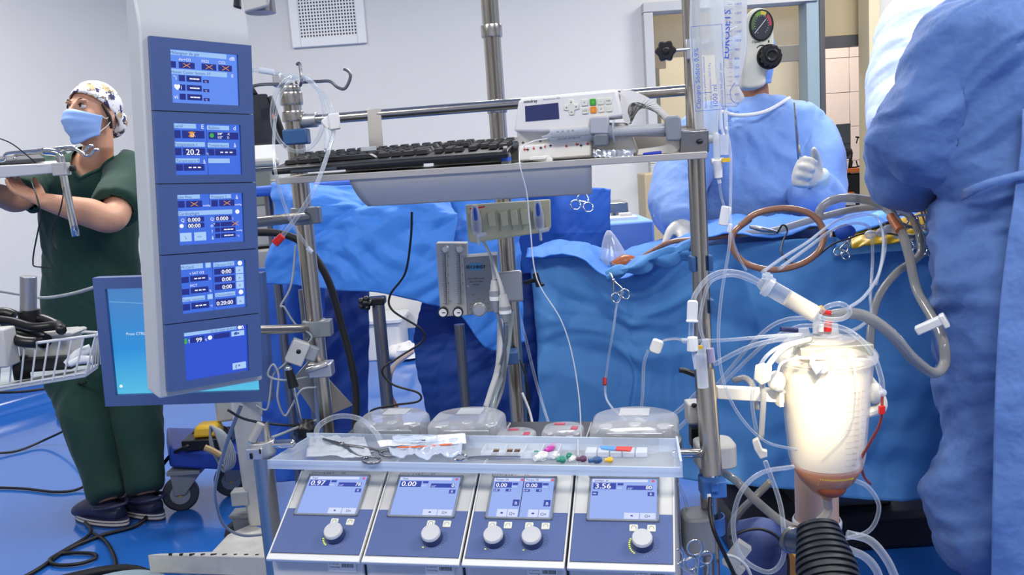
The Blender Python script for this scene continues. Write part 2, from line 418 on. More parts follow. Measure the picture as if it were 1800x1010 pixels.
YB = 6.0
def struct(name, mb, **k): return mb.build(name, kind='structure', **k)
mb = MB(mat=FLOOR); mb.box((.3, 3.2, -.05), (8.6, 11.6, .1)); struct('floor', mb, smooth=0)
mb = MB(mat=CEIL); mb.box((.3, 3.2, 3.15), (8.6, 11.6, .1)); struct('ceiling', mb, smooth=0)
# left wall follows the cove line seen at the lower left of the photo
c0, c1 = PZ(17, 722, 0), PZ(117, 694, 0); dl = nrm(c1-c0); dl[2] = 0
q1 = c0+dl*((YB-c0[1])/dl[1]); q0 = c0+dl*((-2.5-c0[1])/dl[1]); LX1 = q1[0]
nl = np.array([-dl[1], dl[0], 0])
def slab(mb, p, q, z0, z1, t, nn):
    a, b = np.array([p[0], p[1], 0]), np.array([q[0], q[1], 0]); o = np.asarray(nn)*t
    mb.hexa([a+[0, 0, z0], b+[0, 0, z0], b+o+[0, 0, z0], a+o+[0, 0, z0], a+[0, 0, z1], b+[0, 0, z1], b+o+[0, 0, z1], a+o+[0, 0, z1]])
mb = MB(mat=WALL); slab(mb, q0, q1, 0, 3.1, .1, nl); struct('wall_left', mb, smooth=0)
# cove: the floor sheet runs up the wall foot
def cove(name, p, q, inn):
    prof = [(0, .14), (.004, .14), (.006, .07), (.03, .02), (.08, .002), (.08, 0), (0, 0)]
    mb = MB(mat=FLOOR); a, b = np.array([p[0], p[1], 0]), np.array([q[0], q[1], 0]); inn = np.asarray(inn)
    mb.rings([np.array([e+inn*d+[0, 0, h] for d, h in prof]) for e in (a, b)]); struct(name, mb, smooth=60)
cove('baseboard_left', q0, q1, -nl)
# back wall with an opening on the right (window screen and doorway)
jl = P(1128, 40, YB)[0]; jt = P(1150, 8, YB)[2]; mr = P(1432, 200, YB)[0]; dr = P(1521, 200, YB)[0]; dtop = 3.1
mb = MB(mat=WALL); mb.box(((q1[0]-.1+jl)/2, YB+.07, 1.55), (jl-q1[0]+.1, .14, 3.1))
mb.box(((jl+mr)/2, YB+.07, (jt+3.1)/2+.0), (mr-jl, .14, 3.1-jt))
sill = P(1110, 305, YB)[2]
mb.box(((jl+mr)/2, YB+.07, sill/2), (mr-jl, .14, sill))
struct('wall_back', mb, smooth=0)
mb = MB(mat=WALL); mb.box(((dr+.06+4.6)/2, YB+.07, 1.55), (4.6-dr-.06, .14, 3.1)); struct('wall_back_right', mb, smooth=0)
cove('baseboard_back', (q1[0], YB), (jl, YB), (0, -1, 0))
mb = MB(mat=WALL); mb.box((4.65, 3.2, 1.55), (.1, 11.6, 3.1)); struct('wall_right', mb, smooth=0)
mb = MB(mat=WALL); mb.box((.3, -2.6, 1.55), (8.6, .1, 3.1)); struct('wall_front', mb, smooth=0)
# window frame and panes
t = MB(mat=TRIM)
t.box((jl+.03, YB-.01, (sill+jt)/2), (.06, .18, jt-sill-.13)); t.box(((jl+mr)/2, YB-.01, jt-.03), (mr-jl, .18, .06)); t.box(((jl+mr)/2, YB-.01, sill+.03), (mr-jl, .2, .06))
fr = struct('window_1', t, smooth=0)
t = MB(mat=mat('blue_grey_mullion', '8fa3ad', .4)); t.box((mr-.03, YB, 1.55), (.085, .16, 3.1)); t.m(DTRIM); t.box((mr+.03, YB, 1.55), (.035, .18, 3.1)); t.build('mullion', fr, bevel=.004)
t = MB(mat=GLASS); t.box(((jl+mr)/2, YB+.05, (sill+jt)/2), (mr-jl-.1, .008, jt-sill-.08)); t.build('pane', fr, smooth=0)
t = MB(mat=mat('cream_jamb', 'd8ccaa', .5)); t.box((dr+.03, YB, 1.55), (.075, .18, 3.1)); struct('trim_1', t, bevel=.004)
# wall panels: the joints that show on the back wall
# air vent
a = P(503, -40, YB); b = P(646, 76, YB)
v = thing('air_vent', 'square perforated air vent grille high on the pale back wall', 'vent', ((a[0]+b[0])/2, YB-.02, b[2]))
vw = b[0]-a[0]; vh = a[2]-b[2]; cx = (a[0]+b[0])/2; cz = (a[2]+b[2])/2
t = MB(mat=WHITEP)
for sx in (-1, 1): t.box((cx+sx*(vw/2-.03), YB-.015, cz), (.06, .03, vh))
for s_ in (-1, 1): t.box((cx, YB-.015, cz+s_*(vh/2-.03)), (vw-.12, .03, .06))
t.build('frame', v, bevel=.004)
t = MB(mat=DGREY); t.box((cx, YB-.004, cz), (vw-.1, .006, vh-.1)); t.build('backing', v, smooth=0)
t = MB(mat=WHITEP); nx_, nz_ = 19, 16
for i in range(nx_+1): t.box((cx-(vw/2-.06)+(vw-.12)*i/nx_, YB-.014, cz), (.009, .012, vh-.12))
for i in range(nz_+1): t.box((cx, YB-.012, cz-(vh/2-.06)+(vh-.12)*i/nz_), (vw-.12, .012, .009))
t.build('grille', v, smooth=0, kind='stuff')
# corridor beyond
mb = MB(mat=CREAMW); mb.box((2.2, 9.0, 1.55), (5.5, .1, 3.1)); struct('wall_corridor', mb, smooth=0)
mb = MB(mat=CREAMW); mb.box((-.1, 7.55, 1.55), (.1, 2.9, 3.1)); mb.box((4.65, 7.6, 1.55), (.1, 2.9, 3.1)); struct('wall_corridor_side', mb, smooth=0)
area('corridor_light', (2.3, 7.5, 3.0), (2.2, .6), 85, (1, .95, .86))
# grey framed glazed partition in the corridor, seen through the window
pt = thing('glazed_partition', 'grey framed glass partition in the corridor beyond the window', 'partition', (P(1350, 200, 7.4)[0], 7.4, 0))
def bar(mb, x0, y0, x1, y1, Y, t=.05):   # bar given by its pixel rectangle
    a, b = P(x0, y0, Y), P(x1, y1, Y); mb.box(((a[0]+b[0])/2, Y, (a[2]+b[2])/2), (abs(b[0]-a[0]), t, abs(a[2]-b[2])))
g = MB(mat=mat('aluminium_frame', '8b8a86', .4, .3)); bar(g, 1300, 86, 1420, 106, 7.4); bar(g, 1404, 80, 1421, 300, 7.4, .06); g.build('frame', pt, bevel=.004)
g = MB(mat=BEIGEW); bar(g, 1140, -120, 1428, 84, 7.42, .03); g.build('upper_board', pt)
g = MB(mat=GLASS); bar(g, 1300, 104, 1406, 300, 7.41, .01); g.build('pane', pt)
g = MB(mat=BEIGEW); bar(g, 1137, -30, 1170, 120, 7.6, .05); g.m(mat('taupe', '958b78', .5)); bar(g, 1147, 122, 1172, 460, 7.6, .05)
g.build('corridor_panel', label='narrow beige and taupe wall panel in the corridor left of the bags', cat='panel')
# doorway: dark header, pale tiled room
g = MB(mat=BEIGEW); bar(g, 1445, -130, 1522, 68, 6.2, .06); g.m(DTRIM); bar(g, 1444, 66, 1522, 80, 6.2, .09)
g.build('door_1', kind='structure')
g = thing('tiled_wall', 'pale pink white tiled wall seen through the open doorway', 'wall', (P(1480, 200, 8.6)[0], 8.6, 0))
TILE = mat('pale_tile', 'ead9d2', .35); a0, b0 = P(1436, 60, 8.6), P(1560, 60, 8.6); tw = .42; base = None
for i in range(4):
    for k in range(9):
        t = MB(mat=TILE)
        if base is None:
            t.box((0, 0, 0), (tw-.004, .03, .331)); o = t.build('tile', g, bevel=.003, seg=1); 
            for vtx in o.data.vertices: vtx.co += Vector(g.location)
            base = o
        else: o = base.copy(); COL.objects.link(o)
        o.location = (a0[0]+.1+i*tw-g.location.x, 0, .2+k*.335)
# black and orange cart, and a gantry arm in the doorway
t = MB(mat=TILE); t.box((a0[0]+.1+1.5*tw, 8.64, 1.4), (tw*4.3, .04, 3)); t.build('backing', g, smooth=0)
ct = thing('equipment_cart', 'black cart with orange rails standing in the doorway', 'cart', PZ(1495, 470, 0)*0+np.array([P(1495, 300, 6.9)[0], 6.9, 0]))
f = facing(1492, 330, 6.9)
g = MB(f, BLACK); g.box((0, -.14, -.1), (.26, .52, .25)); g.box((.02, -.75, -.1), (.34, .7, .3)); g.build('body', ct, bevel=.02)
g = MB(f, ORANGE); g.box((-.03, .14, .04), (.38, .035, .04)); g.box((.13, -.05, .06), (.03, .3, .03)); g.box((-.06, -.04, .06), (.2, .02, .03)); g.build('rail', ct, bevel=.005)
g = MB(f, PAPER); g.box((-.02, -.09, .05), (.14, .09, .02)); g.build('label_panel', ct)
ar = thing('gantry_arm', 'grey articulated arm with a wire hose guard above the black cart', 'arm', (P(1490, 250, 6.95)[0], 6.95, 1.25))
f = facing(1487, 246, 6.9); g = MB(f, DGREY)
g.tube([(-.35, -.0, 0), (-.1, -.03, 0), (0, 0, 0)], .018, 8, 4, world=False); g.box((-.02, .05, 0), (.11, .16, .08)); g.box((0, -.06, 0), (.07, .18, .06)); g.box((-.16, -.2, 0), (.1, .3, .08))
g.build('arm', ar, bevel=.008)
g = MB(f, BLACK)
for k in range(9):
    a1 = math.radians(-100+k*22); g.tube([(.06+.07*math.cos(a1), -.1+.07*math.sin(a1), 0), (.06+.12*math.cos(a1), -.1+.12*math.sin(a1), 0)], .005, 5, 0, world=False)
g.tube([(.06+.12*math.cos(math.radians(x)), -.1+.12*math.sin(math.radians(x)), 0) for x in range(-110, 90, 15)], .007, 6, 3, world=False)
g.ell((.0, -.1, 0), (.05, .05, .04)); g.ell((.15, .04, 0), (.05, .015, .02)); g.tube([(-.05, -.1, 0), (-.07, -.4, 0)], .012, 6, 0, world=False); g.tube([(.04, -.1, 0), (0, -.42, 0)], .014, 6, 0, world=False)
g.build('hose_guard', ar)
# light blue wall rail / cabinet edge at the right
g = MB(mat=mat('light_blue_post', '6f9fd0', .5)); a, b = P(1530, 194, 5.93), P(1556, 194, 5.93); g.box(((a[0]+b[0])/2, 5.93, a[2]/2), (b[0]-a[0], .1, a[2])); g.build('blue_post', bevel=.01, label='light blue upright post against the wall right of the doorway', cat='post')
g = MB(mat=DSTEEL)
for x in (1545, 1556): g.cyl(P(x, 125, 5.99), P(x+3, 330, 5.99), .006, n=6, world=True)
for k in range(16): g.cyl(P(1545, 130+k*12, 5.985), P(1556, 130+k*12, 5.985), .003, n=5, world=True)
g.build('wire_rack', label='thin wire rack on the wall behind the pale lit surgeon', cat='rack')
# ceiling light fixtures
for i, (lx, ly) in enumerate(LAMPS):
    g = MB(mat=WHITEP); 
    for sx in (-1, 1): g.box((lx+sx*.6, ly, 3.06), (.05, .65, .08)); g.box((lx, ly+sx*.3, 3.06), (1.25, .05, .08))
    g.build('ceiling_light_frame', label='recessed white ceiling light frame', cat='light', group='ceiling light frames')
# ================================================================== people
def hand(mb, wr, d, n, s=1.0, thumb=1, curl=25, spread=.0):
    """five-fingered hand: wr wrist, d finger direction, n palm normal, thumb=+1/-1 side"""
    d = nrm(d); n = nrm(np.asarray(n)-d*(np.asarray(n)@d)); sd = np.cross(d, n)*thumb
    mb.loft([(wr-d*.02*s, .026*s, .021*s), (wr+d*.02*s, .030*s, .019*s), (wr+d*.055*s, .040*s, .017*s), (wr+d*.088*s, .041*s, .014*s)], sd, 16)
    for i, ln in enumerate((.068, .078, .072, .056)):
        b = wr+d*(.084-(.006 if i in (0, 3) else 0))*s+sd*(.031-.0205*i)*s
        pts = [b-d*.02*s, b]; dd = nrm(d+sd*(.09-.06*i)*(1+spread)); a = math.radians(curl*(.7+.12*i))
        for k, fr_ in enumerate((.45, .30, .25)):
            ca, sa = math.cos(a), math.sin(a); nd = dd*ca+n*sa; b = b+nd*ln*fr_*s; pts.append(b); a += math.radians(curl*(1+.1*i))
        mb.tube(pts, [.0098*s, .0096*s, .009*s, .0082*s, .007*s], 10, 3); mb.ell(pts[-1], (.0068*s,)*3, 8, 6, True)
    b = wr+d*.022*s+sd*.024*s; t = nrm(sd*.75+d*.7+n*.35); t2 = nrm(sd*.25+d*.9+n*.5)
    mb.tube([b-d*.01*s, b+t*.035*s, b+t*.035*s+t2*.03*s, b+t*.035*s+t2*.055*s], [.015*s, .0125*s, .0105*s, .008*s], 10, 3)
    mb.ell(b+t*.035*s+t2*.055*s, (.008*s,)*3, 8, 6, True)
def cloth(mb, name, parent, mt, voxel=.009, smooth=8, amp=.01, freq=6, seed=1, stretch=(1, 1, .6), cut=None, mat_fn=None, label=None, solid=0, inflate=0, **k):
    v, nn, f = remesh(mb, voxel, smooth)
    p = v*freq*np.array(stretch); p[:, 0] += .8*vn(v*3, seed+20)*2
    h = amp*.7*(ridge(p, seed, 1.8)-.45)+amp*1.25*crumple(p*.75, seed+1)
    v = v+nn*(h+inflate)[:, None]
    if cut is not None:
        bad = cut(v, nn); f = [q for q in f if not all(bad[i] for i in q)]
    out = MB(mat=mt); out.add(v, f, True); return out.build(name, parent, smooth=180, label=label, solid=solid, **k)
def in_poly(x, z, poly):
    c = np.zeros(len(x), bool); n = len(poly)
    for i in range(n):
        x1, z1 = poly[i]; x2, z2 = poly[(i+1) % n]
        c ^= ((z1 > z) != (z2 > z)) & (x < (x2-x1)*(z-z1)/(z2-z1+1e-12)+x1)
    return c
def drop(mb): # compacts unused verts after cutting - kept simple
    return mb
# ---------------------------------------------------------------- nurse in green scrubs
YN = 3.35
N0 = PZ(205, 885, 0)
S = np.array([1., .12, 0])                      # her side axis, roughly across the picture
hc = P(164, 203, 3.33)
HD = Fr(hc, nrm(np.cross(nrm([-.34, -.91, .2]), [0, 0, 1])), nrm([-.34, -.91, .2]))
b = MB()
def headmb(b, H, s=1.0, ears=True):
    fr0 = b.fr; b.fr = H
    b.ell((0, -.008*s, .022*s), (.074*s, .094*s, .092*s), 28, 16)
    b.loft([((0, .012*s, .02*s), .068*s, .078*s), ((0, .024*s, -.04*s), .06*s, .066*s), ((0, .036*s, -.085*s), .04*s, .045*s), ((0, .046*s, -.105*s), .022*s, .028*s)], (1, 0, 0), 24, False)
    b.tube([(0, .085*s, .03*s), (0, .098*s, .004*s), (0, .112*s, -.026*s), (0, .096*s, -.034*s)], [.008*s, .010*s, .013*s, .010*s], 10, 4, world=False)   # nose
    for k in (-1, 1):
        b.ell((k*.013*s, .095*s, -.03*s), (.009*s, .011*s, .008*s), 10, 6)
        b.ell((k*.04*s, .066*s, -.015*s), (.022*s, .02*s, .02*s), 12, 8)            # cheeks
        b.ell((k*.03*s, .082*s, .034*s), (.024*s, .012*s, .008*s), 12, 8)           # brow ridge
        if ears: b.ell((k*.076*s, -.012*s, -.005*s), (.009*s, .018*s, .03*s), 12, 8)
    b.ell((0, .088*s, -.058*s), (.022*s, .01*s, .007*s), 10, 6); b.ell((0, .086*s, -.070*s), (.02*s, .01*s, .008*s), 10, 6)   # lips
    b.fr = fr0
headmb(b, HD)
nk0 = P(168, 292, 3.38)
b.loft([(HD.p(0, -.022, -.045), .052, .056), (HD.p(0, -.03, -.10), .052, .054), (nk0, .066, .058), (nk0+[0, .01, -.05], .10, .07)], S, 20, False)
TN = [((165, 282), .09, .07), ((163, 300), .155, .085), ((160, 330), .175, .105), ((158, 380), .168, .115), ((160, 440), .158, .11), ((165, 520), .175, .115), ((172, 590), .19, .125), ((178, 640), .185, .12)]
def torso(b, rows, Y, side, d=0, n=26, yoff=0):
    b.loft([(P(px, py, Y)+[0, yoff, 0], max(a+d, .02), max(c+d, .02)) for (px, py), a, c in rows], side, n)
torso(b, TN, 3.4, S, -.008)
shL, elL, wrL = P(226, 308, 3.34), P(197, 384, 3.06), P(72, 352, 2.93)
shR, elR, wrR = P(92, 306, 3.42), P(30, 352, 3.22), P(-45, 330, 3.0)
def arm(b, pts, rr, n=18): b.tube(pts, rr, n, 5)
arm(b, [P(210, 300, 3.38), shL, (shL+elL)/2, elL, elL*.66+wrL*.34, elL*.3+wrL*.7, wrL], [.06, .06, .054, .05, .052, .038, .027])
arm(b, [P(110, 302, 3.4), shR, (shR+elR)/2, elR, elR*.6+wrR*.4, wrR], [.058, .058, .05, .045, .042, .028])
hand(b, wrL, P(12, 322, 2.95)-wrL, (.1, -.1, 1), .95, thumb=1, curl=16)
hand(b, wrR, P(-100, 322, 2.9)-wrR, (0, 0, 1), .95, thumb=-1, curl=15)
hipL, hipR = P(228, 630, 3.42), P(132, 635, 3.38)
fL, fR = PZ(256, 868, .09), PZ(190, 880, .09)
kL, kR = (hipL+fL)/2+[.01, -.02, .02], (hipR+fR)/2+[.01, -.02, .02]
arm(b, [hipL, hipL*.6+kL*.4, kL, kL*.5+fL*.5, fL], [.09, .078, .055, .052, .036]); arm(b, [hipR, hipR*.6+kR*.4, kR, kR*.5+fR*.5, fR], [.09, .078, .055, .052, .036])
toeL, toeR = PZ(222, 884, .03), PZ(150, 898, .03)
for f_, t_ in ((fL, toeL), (fR, toeR)): b.loft([(f_*[1, 1, 0]+[0, 0, .05], .03, .03), ((f_+t_)/2*[1, 1, 0]+[0, 0, .045], .034, .028), (t_*[1, 1, 0]+[0, 0, .035], .032, .022)], (t_-f_)[[1, 0, 2]]*[-1, 1, 0], 16)
v, nn, f = remesh(b, .0055, 5)
bb = MB(mat=SKIN); bb.add(v, f, True)
nurse = bb.build('person', smooth=180, label='person in dark green scrubs, floral cap and blue mask reaching toward the hook tray', cat='person')
# clothes
c = MB(); TNc = [((166, 285), .07, .062)]+TN[1:]
torso(c, [((px, py), a, d) for (px, py), a, d in TNc], 3.4, S, .014)
c.tube([P(205, 296, 3.4), shL+[0, 0, .004], shL*.55+elL*.45, shL*.22+elL*.78], [.07, .078, .076, .078], 22, 5)
c.tube([P(115, 300, 3.42), shR, shR*.5+elR*.5, shR*.2+elR*.8], [.07, .075, .07, .068], 22, 5)
vp_ = [(P(x, y, 3.28)[0], P(x, y, 3.28)[2]) for x, y in ((112, 262), (118, 290), (140, 313), (165, 300), (207, 272), (205, 240), (112, 240))]
def cutN(v, nn):
    q = in_poly(v[:, 0], v[:, 2], vp_) & (v[:, 1] < 3.42)
    sl = np.zeros(len(v), bool)
    for e, s_ in ((elL, shL), (elR, shR)):       # open the sleeve ends
        t_ = nrm(e-s_); d_ = (v-s_)@t_; L_ = np.linalg.norm(e-s_); sl |= (d_ > L_*.8) & (np.linalg.norm(v-s_-t_*d_[:, None], axis=1) < .063) & (d_ < L_*1.2)
    return q | sl
so = cloth(c, 'scrub_top', nurse, SCRUB, .008, 6, .010, 5, 3, cut=cutN)
sv = np.array([q.co[:] for q in so.data.vertices])+ORG['person']; sv = sv[(sv[:, 1] < 3.38)]; nl_ = []
for (x0_, y0_), (x1_, y1_) in zip(((118, 288), (140, 313), (165, 300)), ((140, 313), (165, 300), (207, 272))):
    for t_ in np.linspace(0, 1, 8, endpoint=False):
        q = P(x0_*(1-t_)+x1_*t_, y0_*(1-t_)+y1_*t_, 3.28); d_ = (sv[:, 0]-q[0])**2+(sv[:, 2]-q[2])**2; i_ = np.argsort(d_)[:5]; nl_.append(np.array([q[0], sv[i_, 1].mean()-.002, q[2]]))
nb = MB(mat=SCRUB); nb.tube(nl_, .0065, 8, 2); nb.build('neckline_binding', nurse, smooth=180)
c = MB(); torso(c, [((168, 560), .165, .10), ((173, 600), .188, .125), ((180, 650), .185, .125), ((182, 680), .16, .12)], 3.4, S, .008)
for h_, k_, f_ in ((hipL, kL, fL), (hipR, kR, fR)):
    c.tube([h_, h_*.6+k_*.4, k_, k_*.5+f_*.5, f_+[0, 0, .02]], [.105, .10, .082, .072, .058], 22, 5)
cloth(c, 'scrub_trousers', nurse, SCRUB, .008, 6, .012, 5, 8, stretch=(1, 1, .8))
# cap: white cotton with small navy and tan flowers
def floral():
    m = mat('floral_cotton', 'e3e2e6', .8); nt = m.node_tree; N = nt.nodes; L = nt.links; bs = N['Principled BSDF']
    tc = N.new('ShaderNodeTexCoord'); col = None
    for sc, col_, th, sm in ((26, '2d3560', .34, 3), (17, 'c9ab7c', .30, 9), (34, '777065', .26, 5)):
        vo = N.new('ShaderNodeTexVoronoi'); vo.inputs['Scale'].default_value = sc
        no = N.new('ShaderNodeTexNoise'); no.inputs['Scale'].default_value = sc*2.2
        mx = N.new('ShaderNodeMixRGB'); mx.inputs[0].default_value = .045
        mp = N.new('ShaderNodeMapping'); mp.inputs['Location'].default_value = (sm, sm*2, 0); L.new(tc.outputs['Object'], mp.inputs[0])
        L.new(mp.outputs[0], no.inputs['Vector']); L.new(mp.outputs[0], mx.inputs[1]); L.new(no.outputs['Color'], mx.inputs[2]); L.new(mx.outputs[0], vo.inputs['Vector'])
        lt = N.new('ShaderNodeMath'); lt.operation = 'LESS_THAN'; lt.inputs[1].default_value = th; L.new(vo.outputs['Distance'], lt.inputs[0])
        m2 = N.new('ShaderNodeMixRGB'); L.new(lt.outputs[0], m2.inputs[0]); m2.inputs[2].default_value = (*lin(col_), 1)
        if col: L.new(col.outputs[0], m2.inputs[1])
        else: m2.inputs[1].default_value = (*lin('e3e2e6'), 1)
        col = m2
    L.new(col.outputs[0], bs.inputs['Base Color']); return m
FLORAL = floral()
def cap(parent, H, mt, s=1.0, bun=True, name='surgical_cap'):
    c = MB(H); ax = nrm([0, -.52, .85]); X = np.array([1., 0, 0]); Yv = np.cross(ax, X); R = []
    for i in range(15):
        t = math.radians(2+96*i/14); a = np.linspace(0, 2*math.pi, 40, endpoint=False)
        pf = 1+.012*np.sin(a*14)*min(1, i/6)
        R.append(np.array([0, -.012, .028])*s+s*(.108*math.cos(t)*ax+(.084*math.sin(t)*np.cos(a)*pf)[:, None]*X+(.103*math.sin(t)*np.sin(a)*pf)[:, None]*Yv))
    c.rings(R, False)
    c.m(mt); c.f = c.f
    o = MB(H, mt); o.rings(R, False); 
    if bun: o.ell((0.0, -.098*s, -.005*s), (.058*s, .04*s, .06*s), 22, 12)
    return o.build(name, parent, smooth=180, solid=.003)
cap(nurse, HD, FLORAL)
c = MB(HD, mat('dark_hair', '1b1311', .6))
for k in range(12):
    a = random.uniform(-.5, .5); c.tube([(.06+a*.02, -.045-.01*random.random(), -.03), (.056+a*.05, -.06, -.065), (.05+a*.1, -.075-.02*random.random(), -.09-.02*random.random())], [.009, .006, .0015], 6, 3, world=False)
c.tube([(-.073, .03, .03), (-.078, .0, -.01), (-.07, -.02, -.05)], [.004, .008, .006], 6, 4, world=False)
c.tube([(.073, .03, .03), (.078, .0, -.01), (.07, -.02, -.05)], [.004, .008, .006], 6, 4, world=False)
c.build('hair', nurse, kind='stuff')
c = MB(HD, FLORAL); c.tube([(.03, -.12, -.04), (.045, -.14, -.08), (.05, -.14, -.13)], .0025, 6, 5, world=False); c.build('cap_tie', nurse)
# mask
G = []
for i in range(15):
    row = []; t = i/14
    for j in range(25):
        a = math.radians(-82+164*j/24); pl = .003*math.sin(t*math.pi*7)*math.cos(a)
        z = .0+.012*math.cos(a*1.0)**4*(1-t) - t*(.072+.040*math.cos(a)**2)
        bul = .036*math.sin(math.pi*min(1, t*1.05+.12))*math.cos(a)**1.5 if abs(a) < 1.5 else 0
        row.append(HD.p(.077*math.sin(a)*(1-.22*t), .016+(.082-.02*t)*math.cos(a)+bul+pl, z-.014))
    G.append(row)
c = MB(mat=mat('mask_blue', '8db1ec', .7, ridge=(20, .3, .003))); c.grid(np.array(G)); c.build('face_mask', nurse, smooth=180, solid=.0025)
c = MB(HD, PAPER)
for k in (-1, 1):
    c.tube([(k*.073, .035, -.012), (k*.078, .01, -.02), (k*.082, -.012, .02)], .0016, 5, 4, world=False); c.tube([(k*.062, .03, -.075), (k*.076, .0, -.04), (k*.085, -.015, .0)], .0016, 5, 4, world=False)
c.build('ear_loop', nurse)
for k in (-1, 1):
    e = MB(HD, mat('eye_white', 'd8d0ca', .2)); e.ell((k*.031, .0795, .013), (.0145, .0095, .0095), 16, 10); ey = e.build('eye', nurse)
    e = MB(HD, mat('iris', '22150f', .15)); e.ell((k*.031+.002, .0872, .0145), (.0062, .003, .0062), 12, 8); e.build('iris', ey)
    e = MB(HD, MATS['dark_hair']); e.tube([(k*.013, .088, .033), (k*.031, .090, .041), (k*.049, .078, .034)], [.0012, .002, .001], 6, 4, world=False); e.build('eyebrow', nurse)
    e = MB(HD, MATS['dark_hair']); e.tube([(k*.018, .087, .018), (k*.031, .0895, .0225), (k*.045, .081, .016)], [.0012, .002, .0012], 5, 4, world=False); e.build('eyelid', nurse)
# clogs
CLOG = mat('navy_clog', '2a2c4a', .5); SOLE = mat('cream_sole', 'd8cfc4', .6)
for f_, t_ in ((fL, toeL), (fR, toeR)):
    d = nrm((t_-f_)*[1, 1, 0]); o = f_*[1, 1, 0]-d*.05; F_ = Fr(o, d, np.cross([0, 0, 1], d))
    c = MB(F_, CLOG); c.loft([(F_.p(0, 0, .045), .036, .035), (F_.p(.06, 0, .055), .04, .045), (F_.p(.12, 0, .058), .045, .046), (F_.p(.18, 0, .045), .047, .036), (F_.p(.225, 0, .035), .038, .024)], F_.y, 22)
    c.tube([F_.p(.08, .046, .07), F_.p(0, .045, .085), F_.p(-.04, 0, .09), F_.p(0, -.045, .085), F_.p(.08, -.046, .07)], .007, 8, 5)
    cl = c.build('clog', nurse)
    c = MB(F_); prof = [(.10+.145*math.cos(a), (.047+.004*math.cos(a))*math.sin(a)) for a in np.linspace(0, 2*math.pi, 36, endpoint=False)]
    c.m(CLOG); c.prism(prof, .0, .008); c.m(SOLE); c.prism(prof, .008, .017); c.m(CLOG); c.prism(prof, .017, .021); c.m(SOLE); c.prism(prof, .021, .028); c.m(CLOG); c.prism(prof, .028, .032)
    c.build('sole', cl)
# ---------------------------------------------------------------- surgeon across the table
def gownperson(label, rows, Y, side, headc, facing_dir, armsets, mt, hips, capmt, seed=1, handset=(), amp=.014, glove=GLOVE, skin=SKIND, legs=True, mask=True, headscale=1.0, cuffs=()):
    f_ = nrm(facing_dir); H = Fr(headc, nrm(np.cross(f_, [0, 0, 1])), f_); b = MB(); headmb(b, H, headscale)
    top = P(*rows[0][0], Y); b.loft([(H.p(0, -.022, -.045), .052, .056), ((H.p(0, -.03, -.11)+top)/2, .056, .056), (top, .07, .07)], side, 18, False)
    torso(b, rows, Y, side, -.02)
    for pts, rr in armsets: b.tube(pts, [max(r-.028, .027) for r in rr], 16, 5)
    fx = P(*rows[-1][0], Y)
    for k in (-1, 1):
        hp = np.array([fx[0], fx[1], fx[2]])+np.asarray(side)*k*.1; ft = np.array([hp[0], hp[1], .08])
        b.tube([hp+[0, 0, .1], hp, (hp+ft)/2, ft], [.08, .09, .055, .035], 14, 4)
        b.loft([(ft*[1, 1, 0]+f_*[1, 1, 0]*-.06+[0, 0, .045], .035, .04), (ft*[1, 1, 0]+f_*[1, 1, 0]*.06+[0, 0, .045], .04, .035), (ft*[1, 1, 0]+f_*[1, 1, 0]*.16+[0, 0, .03], .034, .024)], side, 14)
    for h in handset: hand(b, *h[0], **h[1])
    v, nn, f = remesh(b, .006, 4); bb = MB(mat=skin); bb.add(v, f, True)
    if handset:      # gloves are part of the continuous figure: the hands carry the glove material
        bb.m(glove); cen = [np.asarray(h[0][0]) for h in handset]; dd = [nrm(h[0][1]) for h in handset]; idx = []
        V = v
        gl = np.zeros(len(V), bool)
        for c_, d_ in zip(cen, dd):
            r_ = V-c_; t_ = r_@d_; gl |= (t_ > -.09) & (np.linalg.norm(r_, axis=1) < .24) & (np.linalg.norm(r_-t_[:, None]*d_, axis=1) < .12)
        gi = bb.cur; bb.mi = [gi if gl[q[0]] else 0 for q in f]
    per = bb.build('person', smooth=180, label=label, cat='person')
    g = MB(); torso(g, rows, Y, side, .012)
    if hips: # skirt of the gown down to the shins
        q = P(*rows[-1][0], Y); a0_, b0_ = rows[-1][1], rows[-1][2]
        g.loft([(q+[0, 0, .05], a0_+.01, b0_+.01), (q, a0_+.015, b0_+.015), (np.array([q[0], q[1], q[2]*.6+.12]), a0_+.015, b0_+.03), (np.array([q[0], q[1], .28]), a0_+.02, b0_+.04)], side, 30, False)
    for pts, rr in armsets: g.tube(pts, rr, 24, 6)
    cf = MB()
    def cutW(v, nn):
        q = np.zeros(len(v), bool)
        for pts, rr in armsets:
            e, s_ = np.asarray(pts[-1]), np.asarray(pts[-2]); t_ = nrm(e-s_); q |= ((v-e)@t_ > rr[-1]*.15) & (np.linalg.norm(v-e, axis=1) < rr[-1]*1.6)
        return q
    cloth(g, 'surgical_gown', per, mt, .008, 6, amp, 5.5, seed, stretch=(1, 1, .75))
    cap(per, H, capmt, headscale, False)
    if mask:
        G = [[H.p(.078*headscale*math.sin(a)*(1-.2*t), .016+(.084-.02*t)*math.cos(a)+.034*math.sin(math.pi*min(1, t+.12))*max(0, math.cos(a))**1.5, -.085*t+.004) for a in np.linspace(-1.45, 1.45, 21)] for t in np.linspace(0, 1, 11)]
        c = MB(mat=MATS['mask_blue']); c.grid(np.array(G)); c.build('face_mask', per, smooth=180, solid=.003)
    return per, H
YS = 2.95
CAPB = mat('cap_blue', '7fa6dd', .8, ridge=(18, .3, .004))
X1 = np.array([1., 0, 0])
rows = [((1328, 205), .12, .08), ((1330, 213), .18, .10), ((1331, 232), .212, .125), ((1330, 300), .218, .145), ((1330, 370), .22, .15), ((1330, 450), .225, .15), ((1332, 540), .23, .155)]
